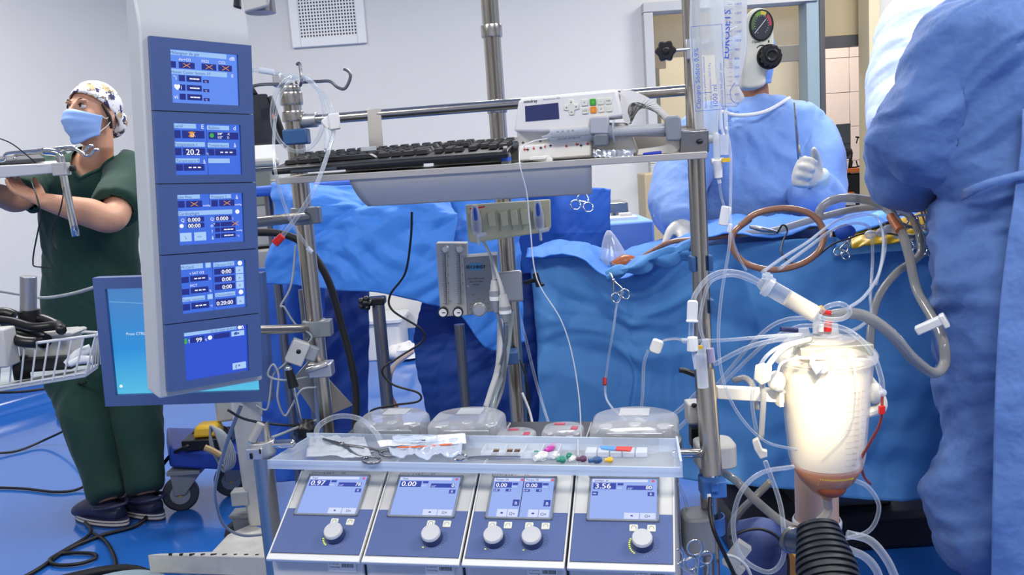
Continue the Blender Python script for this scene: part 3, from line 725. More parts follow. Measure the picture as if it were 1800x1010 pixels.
aL = ([P(1268, 222, YS), P(1236, 245, 2.93), P(1204, 300, 2.85), P(1188, 345, 2.75), P(1190, 380, 2.66), P(1196, 394, 2.6)], [.08, .085, .08, .074, .058, .044])
aR = ([P(1388, 220, YS), P(1412, 245, 2.93), P(1433, 300, 2.85), P(1437, 350, 2.76), P(1434, 338, 2.70), P(1426, 326, 2.68)], [.08, .085, .08, .072, .06, .044])
wl, wr_ = P(1199, 398, 2.60), P(1424, 322, 2.68)
surg, HS = gownperson('person in blue surgical gown and gloves across the table, holding a thin metal instrument', rows, YS, X1, P(1322, 104, 2.95), (-.1, -1, -.1), (aL, aR), GOWN, True, CAPB, 4, headscale=.9,
   handset=(((wl, P(1215, 440, 2.5)-wl, (-.5, .2, -.5)), dict(s=1.15, thumb=-1, curl=30)), ((P(1438, 316, 2.66), (-.75, -.45, .3), (.2, -.9, 0)), dict(s=1.15, thumb=1, curl=70))))
# glove cuffs
for a_, b_, m_ in ((P(1178, 374, 2.68), P(1202, 412, 2.58), GLOVE), (P(1438, 345, 2.70), P(1434, 306, 2.66), GLOVEB)):
    c = MB(mat=m_); c.tube([a_, (a_+b_)/2, b_], [.056, .046, .038], 20, 4); c.build('glove_cuff', surg, smooth=180)
c = MB(mat=PAPER); c.tube([P(1268, 196, 2.80), P(1300, 203, 2.78), P(1345, 196, 2.78), P(1388, 172, 2.86)], .006, 8, 6); c.build('neckline_binding', surg, smooth=180)
c = MB(mat=CHROME); c.tube([P(1396, 180, 2.58), P(1399, 215, 2.59), P(1405, 275, 2.62), P(1412, 320, 2.64)], [.0025, .0045, .006, .006], 8, 4)
c.build('surgical_instrument', label='thin long steel instrument held upright in the gloved hand', cat='instrument')
# ---------------------------------------------------------------- surgeon seen from behind at the right
YR = 1.95
rows = [((1835, 10), .12, .09), ((1835, 45), .215, .115), ((1838, 95), .235, .135), ((1842, 200), .215, .145), ((1846, 330), .20, .15), ((1852, 450), .228, .16), ((1860, 560), .232, .165), ((1866, 660), .232, .165)]
aL = ([P(1735, 75, 1.97), P(1690, 110, 1.98), P(1655, 190, 2.0), P(1612, 272, 2.05), P(1622, 290, 2.22), P(1655, 300, 2.42)], [.085, .10, .108, .076, .066, .045])
aR = ([P(1940, 75, 1.97), P(2000, 120, 1.98), P(2050, 220, 2.0), P(2080, 300, 2.08), P(2010, 330, 2.3), P(1960, 350, 2.45)], [.085, .09, .09, .085, .07, .045])
big, HB = gownperson('person in blue surgical gown seen from behind, filling the right edge of the picture', rows, YR, X1, P(1838, -95, 1.98), (.1, 1, -.35), (aL, aR), GOWND, True, CAPB, 11, amp=.028,
   handset=(((P(1655, 300, 2.42), np.array([.3, .9, -.2]), (0, 0, -1)), dict(s=1, thumb=-1, curl=20)), ((P(1960, 350, 2.45), np.array([-.3, .9, -.2]), (0, 0, -1)), dict(s=1, thumb=1, curl=20))))
c = MB(mat=GOWND)
c.grid(np.array([[PP(x, y, P(1840, 300, 1.74), (0.15, 1, 0)) for x in (1688, 1720, 1760, 1800, 1850, 1900)] for y in (0,)]) if False else np.array([[P(x, y+dy, yy) for x, y, yy in ((1690, 343, 1.86), (1715, 330, 1.79), (1745, 319, 1.762), (1790, 308, 1.745), (1850, 300, 1.74), (1920, 300, 1.75))] for dy in (-7, 9)]))
c.build('waist_tie', big, smooth=180, solid=.006)
drape('gown_overlap', '', [[(1800, 190, 1.772), (1850, 180, 1.768), (1920, 175, 1.775)], [(1794, 290, 1.748), (1850, 280, 1.742), (1920, 280, 1.752)], [(1762, 520, 1.722), (1840, 500, 1.708), (1930, 500, 1.72)], [(1748, 760, 1.70), (1830, 770, 1.68), (1930, 780, 1.70)], [(1742, 1150, 1.69), (1830, 1160, 1.67), (1930, 1160, 1.69)]], GOWND, .012, 6, 1, 33, 50, 80, parent=big)
# ---------------------------------------------------------------- brightly lit surgeon behind
rows = [((1690, -12), .12, .09), ((1692, 8), .19, .11), ((1694, 60), .20, .13), ((1694, 160), .2, .14), ((1694, 260), .2, .145), ((1694, 400), .22, .15), ((1694, 520), .23, .15)]
YK = 2.92
aL = ([P(1640, 12, 2.84), P(1606, 45, 2.82), P(1582, 130, 2.78), P(1576, 215, 2.70), P(1600, 250, 2.64), P(1622, 268, 2.6)], [.085, .092, .085, .07, .06, .045])
aR = ([P(1745, 20, 2.84), P(1780, 70, 2.82), P(1800, 180, 2.8), P(1790, 260, 2.7), P(1760, 300, 2.6)], [.085, .09, .085, .075, .05])
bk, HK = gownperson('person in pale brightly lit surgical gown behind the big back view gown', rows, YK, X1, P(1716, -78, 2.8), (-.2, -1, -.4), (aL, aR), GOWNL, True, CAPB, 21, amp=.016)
# ================================================================== heart-lung console
C0 = np.array([-.4686, 1.4414, .6022])
CF = Fr(C0, uC, nC, zC)                                   # x along the row, y into it, z up
eP = math.radians(30.96); sP = nC*math.cos(eP)+zC*math.sin(eP)
PW, PL, PGAP = .1755, .19, .0045
SCR = emit('pump_screen', '98b0ef', 1.0); SCRN = emit('screen_navy', '3a4aa8', 1.0); SCRW = emit('screen_white', 'f2f4ff', 1.0)
SCRL = emit('screen_pale', 'd3dcfa', 1.0); SCRK = emit('screen_ink', '4a5386', 1.0); LED = emit('led_yellow', 'e8ec30', 1.3)
SCRP = emit('screen_red', 'd8607a', 1)
def pump(k, label, vals, knobs, btns, scr, leds):
    F_ = Fr(C0+uC*(PW+PGAP)*k, uC, sP); B = Fr(C0+uC*(PW+PGAP)*k, uC, nC, zC)
    th = thing('roller_pump', label, 'pump', B.p(PW/2, .2, -.34), 'roller pumps in the console row')
    g = MB(B, SILVER); tx, tz = PL*math.cos(eP), PL*math.sin(eP)
    prof = [(.012, -.34), (.012, -.012), (0, 0), (tx, tz), (.47, tz), (.47, -.34)]
    g.prism(prof, 0, PW, (1, 2, 0)); g.build('housing', th, bevel=.003)
    # white rim along the lower lip and the sides of the slope
    g = MB(F_, LIP); g.box((PW/2, -.001, .0), (PW, .012, .008)); g.box((.0015, PL/2, .0015), (.003, PL, .004)); g.box((PW-.0015, PL/2, .0015), (.003, PL, .004))
    g.build('rim', th, bevel=.002)
    g = MB(F_, PANELB); g.box((PW/2, .007+PL*.255, .0012), (PW-.007, PL*.5, .0024)); g.build('blue_panel', th, bevel=.0008, seg=1)
    x0, x1, y0, y1 = [q*PW if i < 2 else q*PL for i, q in enumerate(scr)]; w_, h_ = x1-x0, y1-y0
    g = MB(F_, mat('screen_frame', '8d939c', .4, .3)); 
    for (cx_, cy_, a_, b_) in ((x0-.002, (y0+y1)/2, .004, h_+.008), (x1+.002, (y0+y1)/2, .004, h_+.008), ((x0+x1)/2, y0-.002, w_+.008, .004), ((x0+x1)/2, y1+.002, w_+.008, .004)): g.box((cx_, cy_, .003), (a_, b_, .006))
    g.build('screen_frame', th, bevel=.001, seg=1)
    g = MB(F_, SCR); g.box(((x0+x1)/2, (y0+y1)/2, .002), (w_, h_, .003)); sc = g.build('screen', th, smooth=0)
    g = MB(F_, SCRN); Z = .0038
    def U(x, y): return x0+w_*x, y1-h_*y
    def R(x, y, x2, y2, m_, dz=0): a_ = U(x, y2); b_ = U(x2, y); g.m(m_); g.quad(a_[0], a_[1], b_[0], b_[1], Z+dz)
    def T(s_, x, y, hh, m_, al='l', rot=0, bold=1, sx=1): a_ = U(x, y); g.m(m_); g.text(s_, a_[0], a_[1], hh*h_*1.35, Z+.0004, al, rot, sx, bold)
    for (xa, xb, name, big_, small_, stars) in vals:
        W_ = xb-xa; f = lambda q: xa+W_*q
        R(f(.01), .015, f(.86), .085, SCRL); T(name, f(.05), .075, .05, SCRK)
        g.m(SCRP); q = U(f(.94), .055); g.lathe([(.0, .0), (.0028, 0), (.0028, .0002), (0, .0002)], (q[0], q[1], Z), n=12)
        if W_ > .8:
            R(f(.03), .11, f(.38), .27, SCRN); T(big_, f(.05), .255, .14, SCRW, sx=1.05); R(f(.40), .11, f(.49), .17, SCRN); T('l/min', f(.39), .255, .04, SCRL)
            R(f(.54), .17, f(.93), .28, SCRN); T('1/2"', f(.55), .275, .05, SCRL); T(small_, f(.92), .265, .095, SCRW, 'r'); 
            R(f(.86), .33, f(.96), .43, SCRN); T('B', f(.89), .41, .06, SCRL)
            if stars: R(f(.02), .33, f(.11), .43, SCRN); T('∞', f(.03), .41, .06, SCRL)
            R(f(.52), .84, f(.74), .985, SCRL); R(f(.755), .84, f(.98), .985, SCRL); R(f(.615), .895, f(.65), .93, SCRN, .0003); T('Ω×', f(.82), .95, .065, SCRK)
        else:
            R(f(.06), .12, f(.62), .26, SCRN); T(big_, f(.09), .245, .105, SCRW); R(f(.64), .13, f(.82), .19, SCRN); T('l/min', f(.64), .25, .04, SCRL)
            R(f(.04), .29, f(.24), .36, SCRN); T('1/4"', f(.05), .35, .045, SCRL); R(f(.44), .29, f(.62), .36, SCRN); T('0', f(.54), .35, .05, SCRL)
            R(f(.74), .56, f(.96), .72, SCRN); T('B', f(.80), .69, .08, SCRL)
            R(f(.28), .80, f(.60), .985, SCRL); R(f(.63), .80, f(.95), .985, SCRL); R(f(.40), .88, f(.48), .92, SCRN, .0003); T('Ω×', f(.68), .95, .07, SCRK)
    if len(vals) > 1: R(.5-.006, 0, .5+.006, 1, emit('screen_gap', '151a40', .5))
    g.build('screen_display', sc, smooth=0, kind='stuff')
    g = MB(F_, mat('brand_ink', '6d7078', .5)); g.text('STÖCKERT', .022, PL*.956, .0085, .0006, sx=1.15); g.text('S5', .022+.062, PL*.956, .0085, .0006, sx=1.15); g.build('lettering', th, smooth=0)
    for (bx, by) in btns:
        g = MB(F_, IVORY); g.prism(rrect(.0145, .0135, .002, 3, bx*PW, by*PL), .001, .0042); bt = g.build('button', th, bevel=.0006, seg=1)
        g = MB(F_, GREYP); g.tube([(bx*PW-.004, by*PL-.002, .0043), (bx*PW-.002, by*PL+.003, .0043), (bx*PW+.003, by*PL+.0025, .0043), (bx*PW+.0042, by*PL-.002, .0043)], .0005, 4, 3, world=False); g.build('button_symbol', bt)
    for i, (kx, ky) in enumerate(knobs):
        o = (kx*PW, ky*PL, .002)
        g = MB(F_, mat('knob_skirt', '2d3c68', .35)); g.lathe([(0, 0), (.0185, 0), (.0182, .006), (.0172, .014), (0, .014)], o, n=40); kb = g.build('knob', th, smooth=40)
        g = MB(F_, mat('knob_cap', 'd8d8d6', .35, .3)); g.lathe([(0, .014), (.0172, .014), (.0168, .0185), (.0155, .020), (0, .0203)], o, n=48); g.build('knob_cap', kb, smooth=40)
        g = MB(F_, LGREY); 
        for a_ in range(-52, 235, 14):
            if a_ > 180: continue
            q = math.radians(a_-30); g.ell((o[0]+.0225*math.cos(q), o[1]+.0225*math.sin(q)*1.0-.002, .0026), (.0006, .0006, .0003), 5, 3)
        g.build('scale_marks', th, smooth=0, kind='stuff')
        g = MB(F_, LED)
        for j in range(leds[i]):
            q = math.radians(232-j*9.5); g.box((o[0]+.0222*math.cos(q), o[1]+.0222*math.sin(q)-.001, .0028), (.0028, .0014, .0008))
        g.build('indicator_lights', th, smooth=0, kind='stuff')
    # sticker with a barcode below the lip
    g = MB(Fr(B.p(0, .0115, 0), uC, zC, -nC), PAPER); g.quad(PW*.62, -.030, PW*.92, -.010, .0006); st = g.build('sticker', th, smooth=0)
    g = MB(Fr(B.p(0, .0115, 0), uC, zC, -nC), INKK)
    xx = PW*.77
    while xx < PW*.9: ww = random.choice([.0005, .0009, .0013]); g.quad(xx, -.021, xx+ww, -.0125, .0009); xx += ww+.0008
    g.text('S5 Service', PW*.635, -.016, .0045, .0009); g.text('Technology', PW*.635, -.022, .0042, .0009); g.build('barcode', st, smooth=0)
    PUMPS.append(th); return th
PUMPS = []
one = lambda n, a, b, s: [(0, 1, n, a, b, s)]
pump(0, 'leftmost roller pump control unit, its screen reading 0.97 and 78', one('Aspir', '0.97', '78', 0), [(.665, .235)], [(.60, .39), (.775, .39)], (.14, .81, .475, .925), [5])
pump(1, 'second roller pump control unit from the left, its screen reading 0.00 and 0', one('Vent', '0.00', '0', 0), [(.675, .235)], [(.62, .39), (.79, .39)], (.155, .83, .475, .925), [1])
pump(2, 'double roller pump control unit with two dials and a split screen', [(0, .5, 'Pompe 2A', '0.00', '', 0), (.5, 1, 'Pompe 2B', '0.00', '', 0)], [(.285, .235), (.665, .235)], [(.235, .39), (.395, .39), (.61, .39), (.775, .39)], (.17, .81, .475, .925), [1, 1])
pump(3, 'rightmost roller pump control unit, its screen reading 3.56 and 80', one('pompe  ar', '3.56', '80', 1), [(.70, .235)], [(.61, .39), (.78, .39)], (.17, .83, .475, .925), [9])
# console base under the pumps
for k in range(4):
    g = MB(CF.at((PW+PGAP)*k, 0, 0), mat('deck_dark', '33363c', .5)); g.box((PW/2, .33, PL*math.sin(eP)+.0004), (PW-.004, .27, .0012)); g.build('deck_plate', PUMPS[k], smooth=0)
    if k < 3: g = MB(CF.at((PW+PGAP)*k+PW, 0, 0), BLACK); tx, tz = PL*math.cos(eP), PL*math.sin(eP); g.prism([(.016, -.34), (.016, -.012), (.006, -.002), (tx, tz-.004), (.46, tz-.004), (.46, -.34)], .0003, PGAP-.0003, (1, 2, 0)); g.build('gap_shade', PUMPS[k], smooth=0)  # black filler stands in for the shade in the gap between pumps
t = MB(CF, mat('console_grey', '9b9ea0', .45)); t.box((.36, .23, -.47), (.76, .46, .25)); t.box((.36, .23, -.585), (.70, .40, .035))
cb = t.build('base_cabinet', bevel=.01, label='grey base cabinet carrying the row of four roller pumps', cat='cabinet')
for cx_, cy_ in ((.04, .05), (.68, .05), (.04, .41), (.68, .41)):
    t = MB(CF, BLACKR); t.cyl((cx_-.02, cy_, -.5522+.0), (cx_+.02, cy_, -.5522), .05, n=20); t.build('caster', cb)
# pump head housings with clear lids, behind the panels
def lid(px, py, k, r, h, red=0):
    pu = PUMPS[k]; z0 = C0[2]+PL*math.sin(eP)+.001; o = PZ(px, py, z0+h*.62); o = np.array([o[0], o[1], z0]); F_ = Fr(o, uC, nC, zC)
    g = MB(F_, mat('raceway_grey', '77797b', .35, .6)); g.lathe([(0, 0), (r*.98, 0), (r*.98, h*.35), (r*.9, h*.4), (0, h*.4)], n=40); th = g.build('pump_head', pu, smooth=40)
    g = MB(F_, GALV); g.box((0, 0, h*.52), (r*1.2, r*.35, h*.2))
    for s_ in (-1, 1): g.cyl((s_*r*.62, 0, h*.42), (s_*r*.62, 0, h*.78), r*.17, n=16)
    g.cyl((0, 0, h*.4), (0, 0, h*.85), r*.15, n=16); g.build('rotor', th, bevel=.002)
    g = MB(F_, LIDC); pr = [(max(-r*.93, min(r*.93, r*1.04*math.cos(a_))), r*math.sin(a_)) for a_ in np.linspace(0, 2*math.pi, 48, endpoint=False)]
    g.rings([np.array([(a_*s_, b_*s_, z_) for a_, b_ in pr]) for s_, z_ in ((1, h*.36), (1, h*.82), (.97, h*.93), (.9, h), (.05, h))], True); g.build('clear_lid', th, smooth=50)
    if red:
        g = MB(F_, mat('pink_red', 'b3405a', .5)); g.box((-r*.2, r*.5, h*1.01), (r*.5, r*.25, h*.06)); g.box((r*.55, -.1*r, h*1.01), (r*.3, r*.4, h*.06)); g.build('lid_latch', th, bevel=.001, kind='stuff')
    else: g = MB(F_, mat('label_haze', 'b7babd', .5)); g.quad(-r*.35, r*.2, r*.3, r*.75, h*1.01); g.build('lid_label', th, smooth=0)
lid(690, 752, 0, .078, .062); lid(822, 752, 1, .08, .062); lid(907, 772, 2, .042, .035, 1); lid(990, 766, 2, .043, .046, 1); lid(1116, 756, 3, .09, .062)
# ---------------------------------------------------------------- plexiglas tray and the things on it
ZT = .737
def onT(px, py, z=ZT): return PZ(px, py, z)
fl, frr, bl_, br = onT(470, 812), onT(1200, 826), onT(541, 770), onT(1192, 781)
def slabq(mb, a, b, c, d, z0, z1): mb.hexa([np.array([q[0], q[1], z0]) for q in (a, b, c, d)]+[np.array([q[0], q[1], z1]) for q in (a, b, c, d)])
tr = thing('instrument_tray', 'clear plexiglas tray spanning the tops of the pump panels', 'tray', (fl+frr)/2*[1, 1, 0]+[0, 0, ZT-.012])
g = MB(mat=PLEX); slabq(g, fl, frr, br, bl_, ZT-.011, ZT-.0002); g.build('plate', tr, smooth=0, bevel=.003)
EDGE = clear('plexiglas_edge', (.8, .88, 1), .45, .8, .1, (.75, .84, .95))
g = MB(mat=EDGE); e_ = nrm(br-frr)*.004
slabq(g, fl, frr, frr+e_, fl+e_, ZT-.013, ZT+.004); g.build('front_lip', tr, smooth=0)
g = MB(mat=EDGE); e2 = nrm(frr-fl)*.004; slabq(g, fl, fl+e2, bl_+e2, bl_, ZT-.0125, ZT+.003); slabq(g, frr-e2, frr, br, br-e2, ZT-.0125, ZT+.016); g.build('side_lip', tr, smooth=0, kind='stuff')
g = MB(mat=EDGE); slabq(g, bl_-e_, br-e_, br, bl_, ZT-.0125, ZT+.012); g.build('back_lip', tr, smooth=0)
# holder bars left and right of the tray
g = MB(mat=CHROME); a, b = P(466, 781, 1.60), P(512, 779, 1.60); g.cyl(a, b, .0085, n=16, world=True); g.ell(b, (.0085,)*3, 12, 8, True); g.build('tray_support_bar', label='short chrome bar holding the left end of the clear tray', cat='bar')
g = MB(mat=CHROME); a, b = P(1240, 796, 1.52), P(1186, 796, 1.50); g.cyl(a, b, .0085, n=16, world=True); g.ell(b, (.0085,)*3, 12, 8, True); g.build('tray_support_bar', label='short chrome bar holding the right end of the clear tray', cat='bar')
def forceps(name, label, o, tip, r=.0022, spread=.022, L=None, mt=CHROME, ringr=.012, ratchet=True, group=None, up=None):
    """haemostat: o = middle of the finger rings, tip = jaw tip"""
    o, tip = np.asarray(o, float), np.asarray(tip, float); d = nrm(tip-o); L = np.linalg.norm(tip-o)
    up = nrm(np.array([0, 0, 1.]) if up is None else up); s_ = nrm(np.cross(d, up)); th = thing(name, label, 'forceps', (o+tip)/2, group)
    piv = o+d*L*.66
    for k in (-1, 1):
        g = MB(mat=mt); rc = o+s_*k*spread*.62; g.tube([rc+d*ringr+s_*k*-.002, rc+d*L*.3-s_*k*.003, piv, tip+s_*k*-.0006], [r, r, r*1.3, r*.7], 7, 5)
        U_ = nrm(s_); V_ = d; ring = [rc+ringr*(math.cos(a_)*V_*1.25+math.sin(a_)*U_) for a_ in np.linspace(0, 2*math.pi, 16, endpoint=False)]
        g.tube(ring, r*.95, 7, 2, True); g.build('arm', th, smooth=180)
    g = MB(mat=mt); g.ell(piv, (r*2.2,)*3, 10, 6, True)
    if ratchet: g.tube([o+d*L*.18+s_*spread*.3, o+d*L*.18-s_*spread*.3], r*.8, 6, 0)
    g.build('pivot', th); return th
forceps('surgical_clamp', 'long steel clamp forceps lying on the left of the clear tray', onT(668, 802, ZT+.006), onT(568, 771, ZT+.014), .0028, .034, ringr=.014, mt=DSTEEL)
g = MB(mat=CHROME); c = onT(810, 806, ZT+.006); g.tube([c+np.array([.012*math.cos(a_), .014*math.sin(a_), .002]) for a_ in np.linspace(0, 2*math.pi, 14, endpoint=False)], .0022, 6, 2, True)
g.tube([c+[.012, 0, 0], onT(850, 803, ZT+.005), onT(915, 802, ZT+.004)], .003, 8, 3); g.build('surgical_scissors', label='steel scissor handle lying on the tray between paper and caddy', cat='scissors')
# peel packs, paper, film
def sheet(name, label, corners, mt, z=ZT+.002, amp=.006, seed=1, nu=24, nv=14, cat='packet', lift=None, solid=.0008, parent=None):
    a, b, c_, d_ = [onT(x, y, z) for x, y in corners]; G = []
    for i in range(nv+1):
        row = []
        for j in range(nu+1):
            p_ = (a*(1-j/nu)+b*j/nu)*(1-i/nv)+(d_*(1-j/nu)+c_*j/nu)*(i/nv); row.append(p_)
        G.append(row)
    G = np.array(G); q = G.reshape(-1, 3)*45; h = amp*(ridge(q+seed, seed, 1.5))+amp*.5*ridge(q*2.3, seed+1, 2)
    G[..., 2] += h.reshape(nv+1, nu+1)
    if lift is not None: G[..., 2] += lift*np.linspace(1, 0, nv+1)[:, None]
    g = MB(mat=mt); g.grid(G); return g.build(name, parent, smooth=180, solid=solid, label=label, cat=None if parent else cat)
FILM = clear('crumpled_film', (.93, .96, 1), .12, .7, .05, (.8, .88, 1))
pp = thing('peel_pack', 'white peel pack with an orange edge strip lying on the tray', 'packet', onT(745, 779))
sheet('paper_back', '', [(662, 776), (818, 763), (820, 782), (668, 786)], PAPER, ZT+.014, .003, 3, parent=pp)
sheet('film_window', '', [(690, 768), (770, 768), (765, 780), (690, 780)], FILM, ZT+.02, .004, 4, parent=pp)
g = MB(mat=mat('orange_red', 'dd6a3a', .5)); g.tube([onT(700, 786, ZT+.018), onT(750, 784, ZT+.018), onT(794, 780, ZT+.018)], .0016, 6, 3); g.build('edge_strip', pp)
g = MB(mat=INKK); g.tube([onT(722, 774, ZT+.024), onT(748, 773, ZT+.024)], .001, 5, 0); g.build('print_mark', pp)
sheet('plastic_wrap', 'crumpled clear film crumpled on the left of the tray by the clamp', [(545, 770), (640, 772), (655, 808), (538, 806)], FROST, ZT+.003, .006, 7)
sheet('plastic_wrap', 'crumpled clear plastic wrap below the white peel pack', [(680, 786), (815, 782), (812, 812), (690, 812)], FILM, ZT+.003, .012, 9)
hose('clear_tube', 'thick clear tube arching from the left of the tray to the peel pack', [(560, 788, 1.62), (558, 752, 1.66), (590, 732, 1.68), (630, 735, 1.66), (658, 757, 1.62), (670, 776, 1.6)], .0055, TUBE)
# small compartment box
o = onT(905, 797); Fb = Fr(onT(846, 806), uC, nC, zC); g = MB(Fb, FROST); bw = .142; bd = .045; bh = .012
for x in (0, bw*.29, bw*.55, bw*.78, bw): g.box((x, bd/2, bh/2+.001), (.0015, bd, bh))
for y in (0, bd): g.box((bw/2, y, bh/2+.001), (bw, .0015, bh))
g.box((bw/2, bd/2, .0012), (bw, bd, .0012)); g.build('compartment_box', smooth=0, label='small frosted box with four compartments on the tray', cat='box', kind=None)
for i, (px, py) in enumerate(((874, 793), (902, 797), (893, 797))[:0] or ((867, 797), (891, 797), (904, 797))):
    th = thing('suture_coil', 'coiled brown wire ends in the %s compartment of the frosted box' % ('leftmost', 'second', 'third')[i], 'wire', onT(px, py))
    for k in range(5):
        g = MB(mat=mat('bronze', '5a4638', .35, .6)); a_ = onT(px-5+k*2, py+5, ZT+.004); b_ = onT(px+2+k*2, py-8, ZT+.012); g.tube([a_, (a_+b_)/2+[.002, 0, .002], b_], .0012, 6, 4); g.build('wire', th)
# stopcocks and caps
def cap3(px, py, mt, l, dirn=(1, .2, 0), r=.0055, L=.016, name='plastic_stopper'):
    o = onT(px, py, ZT+r+.001); d = nrm(dirn); F_ = Fr(o, d, np.cross([0, 0, 1], d)); th = thing(name, l, 'cap', o, None)
    g = MB(F_, mt); g.lathe([(0, -L/2), (r*.7, -L/2), (r*.75, -L*.1), (r, -L*.08), (r, L*.35), (r*.8, L/2), (0, L/2)], ax=(1, 0, 0), n=14); g.build('body', th, smooth=40)
    g = MB(F_, mt)
    for k in range(6): a_ = k*math.pi/3; g.box((L*.15, math.cos(a_)*r, math.sin(a_)*r), (L*.35, r*.25, r*.25))
    g.build('grip_rib', th, kind='stuff'); return th
cap3(950, 802, WHITEP, 'white bottle shaped plastic cap on the tray right of the compartment box', (.8, .6, 0), .0075, .027)
cap3(965, 789, MAG, 'magenta plastic cap lying on the tray behind the white cap', (.7, .7, 0), .005, .02)
cap3(973, 784, MAG, 'second magenta cap, the one further back on the tray', (-.5, .8, 0), .005, .014)
cap3(976, 800, WHITEP, 'small pale cap between the white bottle cap and the green caps', (.6, .9, 0), .006, .015)
cap3(986, 807, GREEN, 'dark green plastic cap near the front of the tray', (1, .1, 0), .0058, .016)
cap3(1000, 801, GREEN, 'green cap beside the tray divider, behind the dark green one', (.3, .9, 0), .005, .014)
cap3(941, 797, GREEN, 'teal cap beside the white bottle cap', (.9, .4, 0), .005, .014)
cap3(1006, 806, WHITEP, 'tiny white cap right of the green caps', (.6, .5, 0), .0048, .013)
cap3(1022, 806, mat('maroon', '5c3556', .5), 'maroon cap at the left end of the right hand tray section', (1, 0, 0), .005, .018)
cap3(1046, 808, CLIPB, 'dark blue cap on the tray between the maroon and yellow caps', (1, .1, 0), .0055, .024)
cap3(1070, 808, YEL, 'pale yellow cap on the tray right of the dark blue cap', (1, 0, 0), .0045, .014)
g = MB(mat=LGREY); a, b = onT(1016, 811), onT(1016, 783); slabq(g, a, a+[.0015, 0, 0], b+[.0015, 0, 0], b, ZT, ZT+.012); g.build('tray_divider', label='thin upright divider crossing the clear tray', cat='divider')
Ft = Fr(onT(1024, 802), uC, nC, zC); g = MB(Ft, FROST)
for k in range(5): g.box((.015+k*.0225, .01, .005), (.02, .028, .009))
g.build('blister_pack', label='row of clear blister cells lying on the right tray section', cat='packet', bevel=.001, kind=None)
g = MB(mat=SKYB); q = [onT(1054, 784, ZT+.010), onT(1084, 785, ZT+.011), onT(1081, 791, ZT+.011), onT(1057, 789, ZT+.010)]; g.hexa(q+[p_+[0, 0, .0012] for p_ in q]); tp = g.build('tape_strip', label='blue and red two tone tape strip lying on the tray', cat='tape')
g = MB(mat=RED); q = [onT(1084, 785, ZT+.011), onT(1112, 785.5, ZT+.010), onT(1108, 793, ZT+.010), onT(1081, 791, ZT+.011)]; g.hexa(q+[p_+[0, 0, .0012] for p_ in q]); g.build('red_half', tp)
# ---------------------------------------------------------------- masts
def mast(name, label, x, y, z0, z1, r, mt=STEEL, groove=True):
    th = thing(name, label, 'pole', (x, y, z0)); g = MB(mat=mt); n = 40; pr = []
    for k in range(n):
        a_ = 2*math.pi*k/n; rr = r
        if groove and (k % 10) in (0,): rr = r*.8
        pr.append((x+rr*math.cos(a_), y+rr*math.sin(a_)))
    g.prism(pr, z0, z1, (0, 1, 2)); g.build('tube', th, smooth=25); return th
def ring(mb, x, y, z0, z1, r): mb.lathe([(0, z0), (r*.96, z0), (r, z0+.003), (r, z1-.003), (r*.96, z1), (0, z1)], (x, y, 0), n=36, world=True)
Lp = P(566, 690, 1.80); Cp = P(912, 740, 1.95); Rp = P(1247, 900, 1.62)
lz = P(517, 150, 1.8)[2]
ml = mast('console_mast', 'left steel mast of the console, with the tubing coil hung on its top', Lp[0], Lp[1], .14, lz, .0185)
def zpx(py, x, y):     # height on a vertical through (x,y) that lands on image row py
    lo, hi = 0, 3
    for _ in range(40):
        m_ = (lo+hi)/2; v_ = np.array([x, y, m_-CAMZ]); yy = 505-FPX*(v_@cU)/(v_@cF)
        if yy > py: lo = m_
        else: hi = m_
    return m_
g = MB(mat=STEEL)
ring(g, Lp[0], Lp[1], zpx(162, *Lp[:2]), lz-.002, .021); ring(g, Lp[0], Lp[1], zpx(185, *Lp[:2]), zpx(163, *Lp[:2]), .0235); ring(g, Lp[0], Lp[1], zpx(214, *Lp[:2]), zpx(196, *Lp[:2]), .0225); g.build('collar', ml, kind='stuff')
g = MB(mat=GALV); zc = zpx(140, *Lp[:2]); g.box((Lp[0]-.022, Lp[1], zc), (.018, .03, .028)); g.build('hook_block', ml, bevel=.003)
for nm, pts in (('left hook arm', [(515, 148, 1.79), (470, 148, 1.78), (450, 150, 1.77), (438, 155, 1.76), (425, 170, 1.75)]), ('right hook arm', [(520, 145, 1.79), (560, 143, 1.77), (580, 143, 1.76), (593, 153, 1.755), (605, 156, 1.75), (613, 145, 1.75), (616, 132, 1.75), (611, 124, 1.75), (604, 121, 1.75)]), ('front hook', [(524, 142, 1.77), (528, 150, 1.745), (530, 138, 1.73), (528, 120, 1.735), (526, 111, 1.74), (522, 113, 1.745)])):
    g = MB(mat=DSTEEL); g.tube([P(*q) for q in pts], .0032, 10, 8); g.build('hook', ml)
zb = zpx(241, *Lp[:2]); g = MB(mat=CLIPB); g.box((Lp[0]+.006, Lp[1]-.012, zb), (.05, .036, .031)); g.build('cable_clip', ml, bevel=.003, label='blue clip below the collars')
mc = mast('console_mast', 'tall centre steel mast rising behind the keyboard shelf', Cp[0], Cp[1], .14, 1.80, .0195)
g = MB(mat=STEEL); ring(g, Cp[0], Cp[1], zpx(66, *Cp[:2]), zpx(44, *Cp[:2]), .0235); g.build('collar', mc)
g = MB(mat=STEEL); ring(g, Cp[0], Cp[1], zpx(199, *Cp[:2]), zpx(176, *Cp[:2]), .0225); g.build('collar', mc)
mr_ = mast('console_mast', 'right steel mast of the console, carrying the fluid bags', Rp[0], Rp[1], .14, 1.78, .0165)
for y0_, y1_ in ((448, 475), (525, 550)):
    for s_ in (-1, 1):
        g = MB(mat=CLIPB); a_, b_ = zpx(y1_, *Rp[:2]), zpx(y0_, *Rp[:2])
        g.box((Rp[0]+s_*.0165, Rp[1]-.004, (a_+b_)/2), (.008, .03, b_-a_)); 
        if not (s_ == -1 and y0_ == 525): g.build('cable_clip', mr_, bevel=.002)
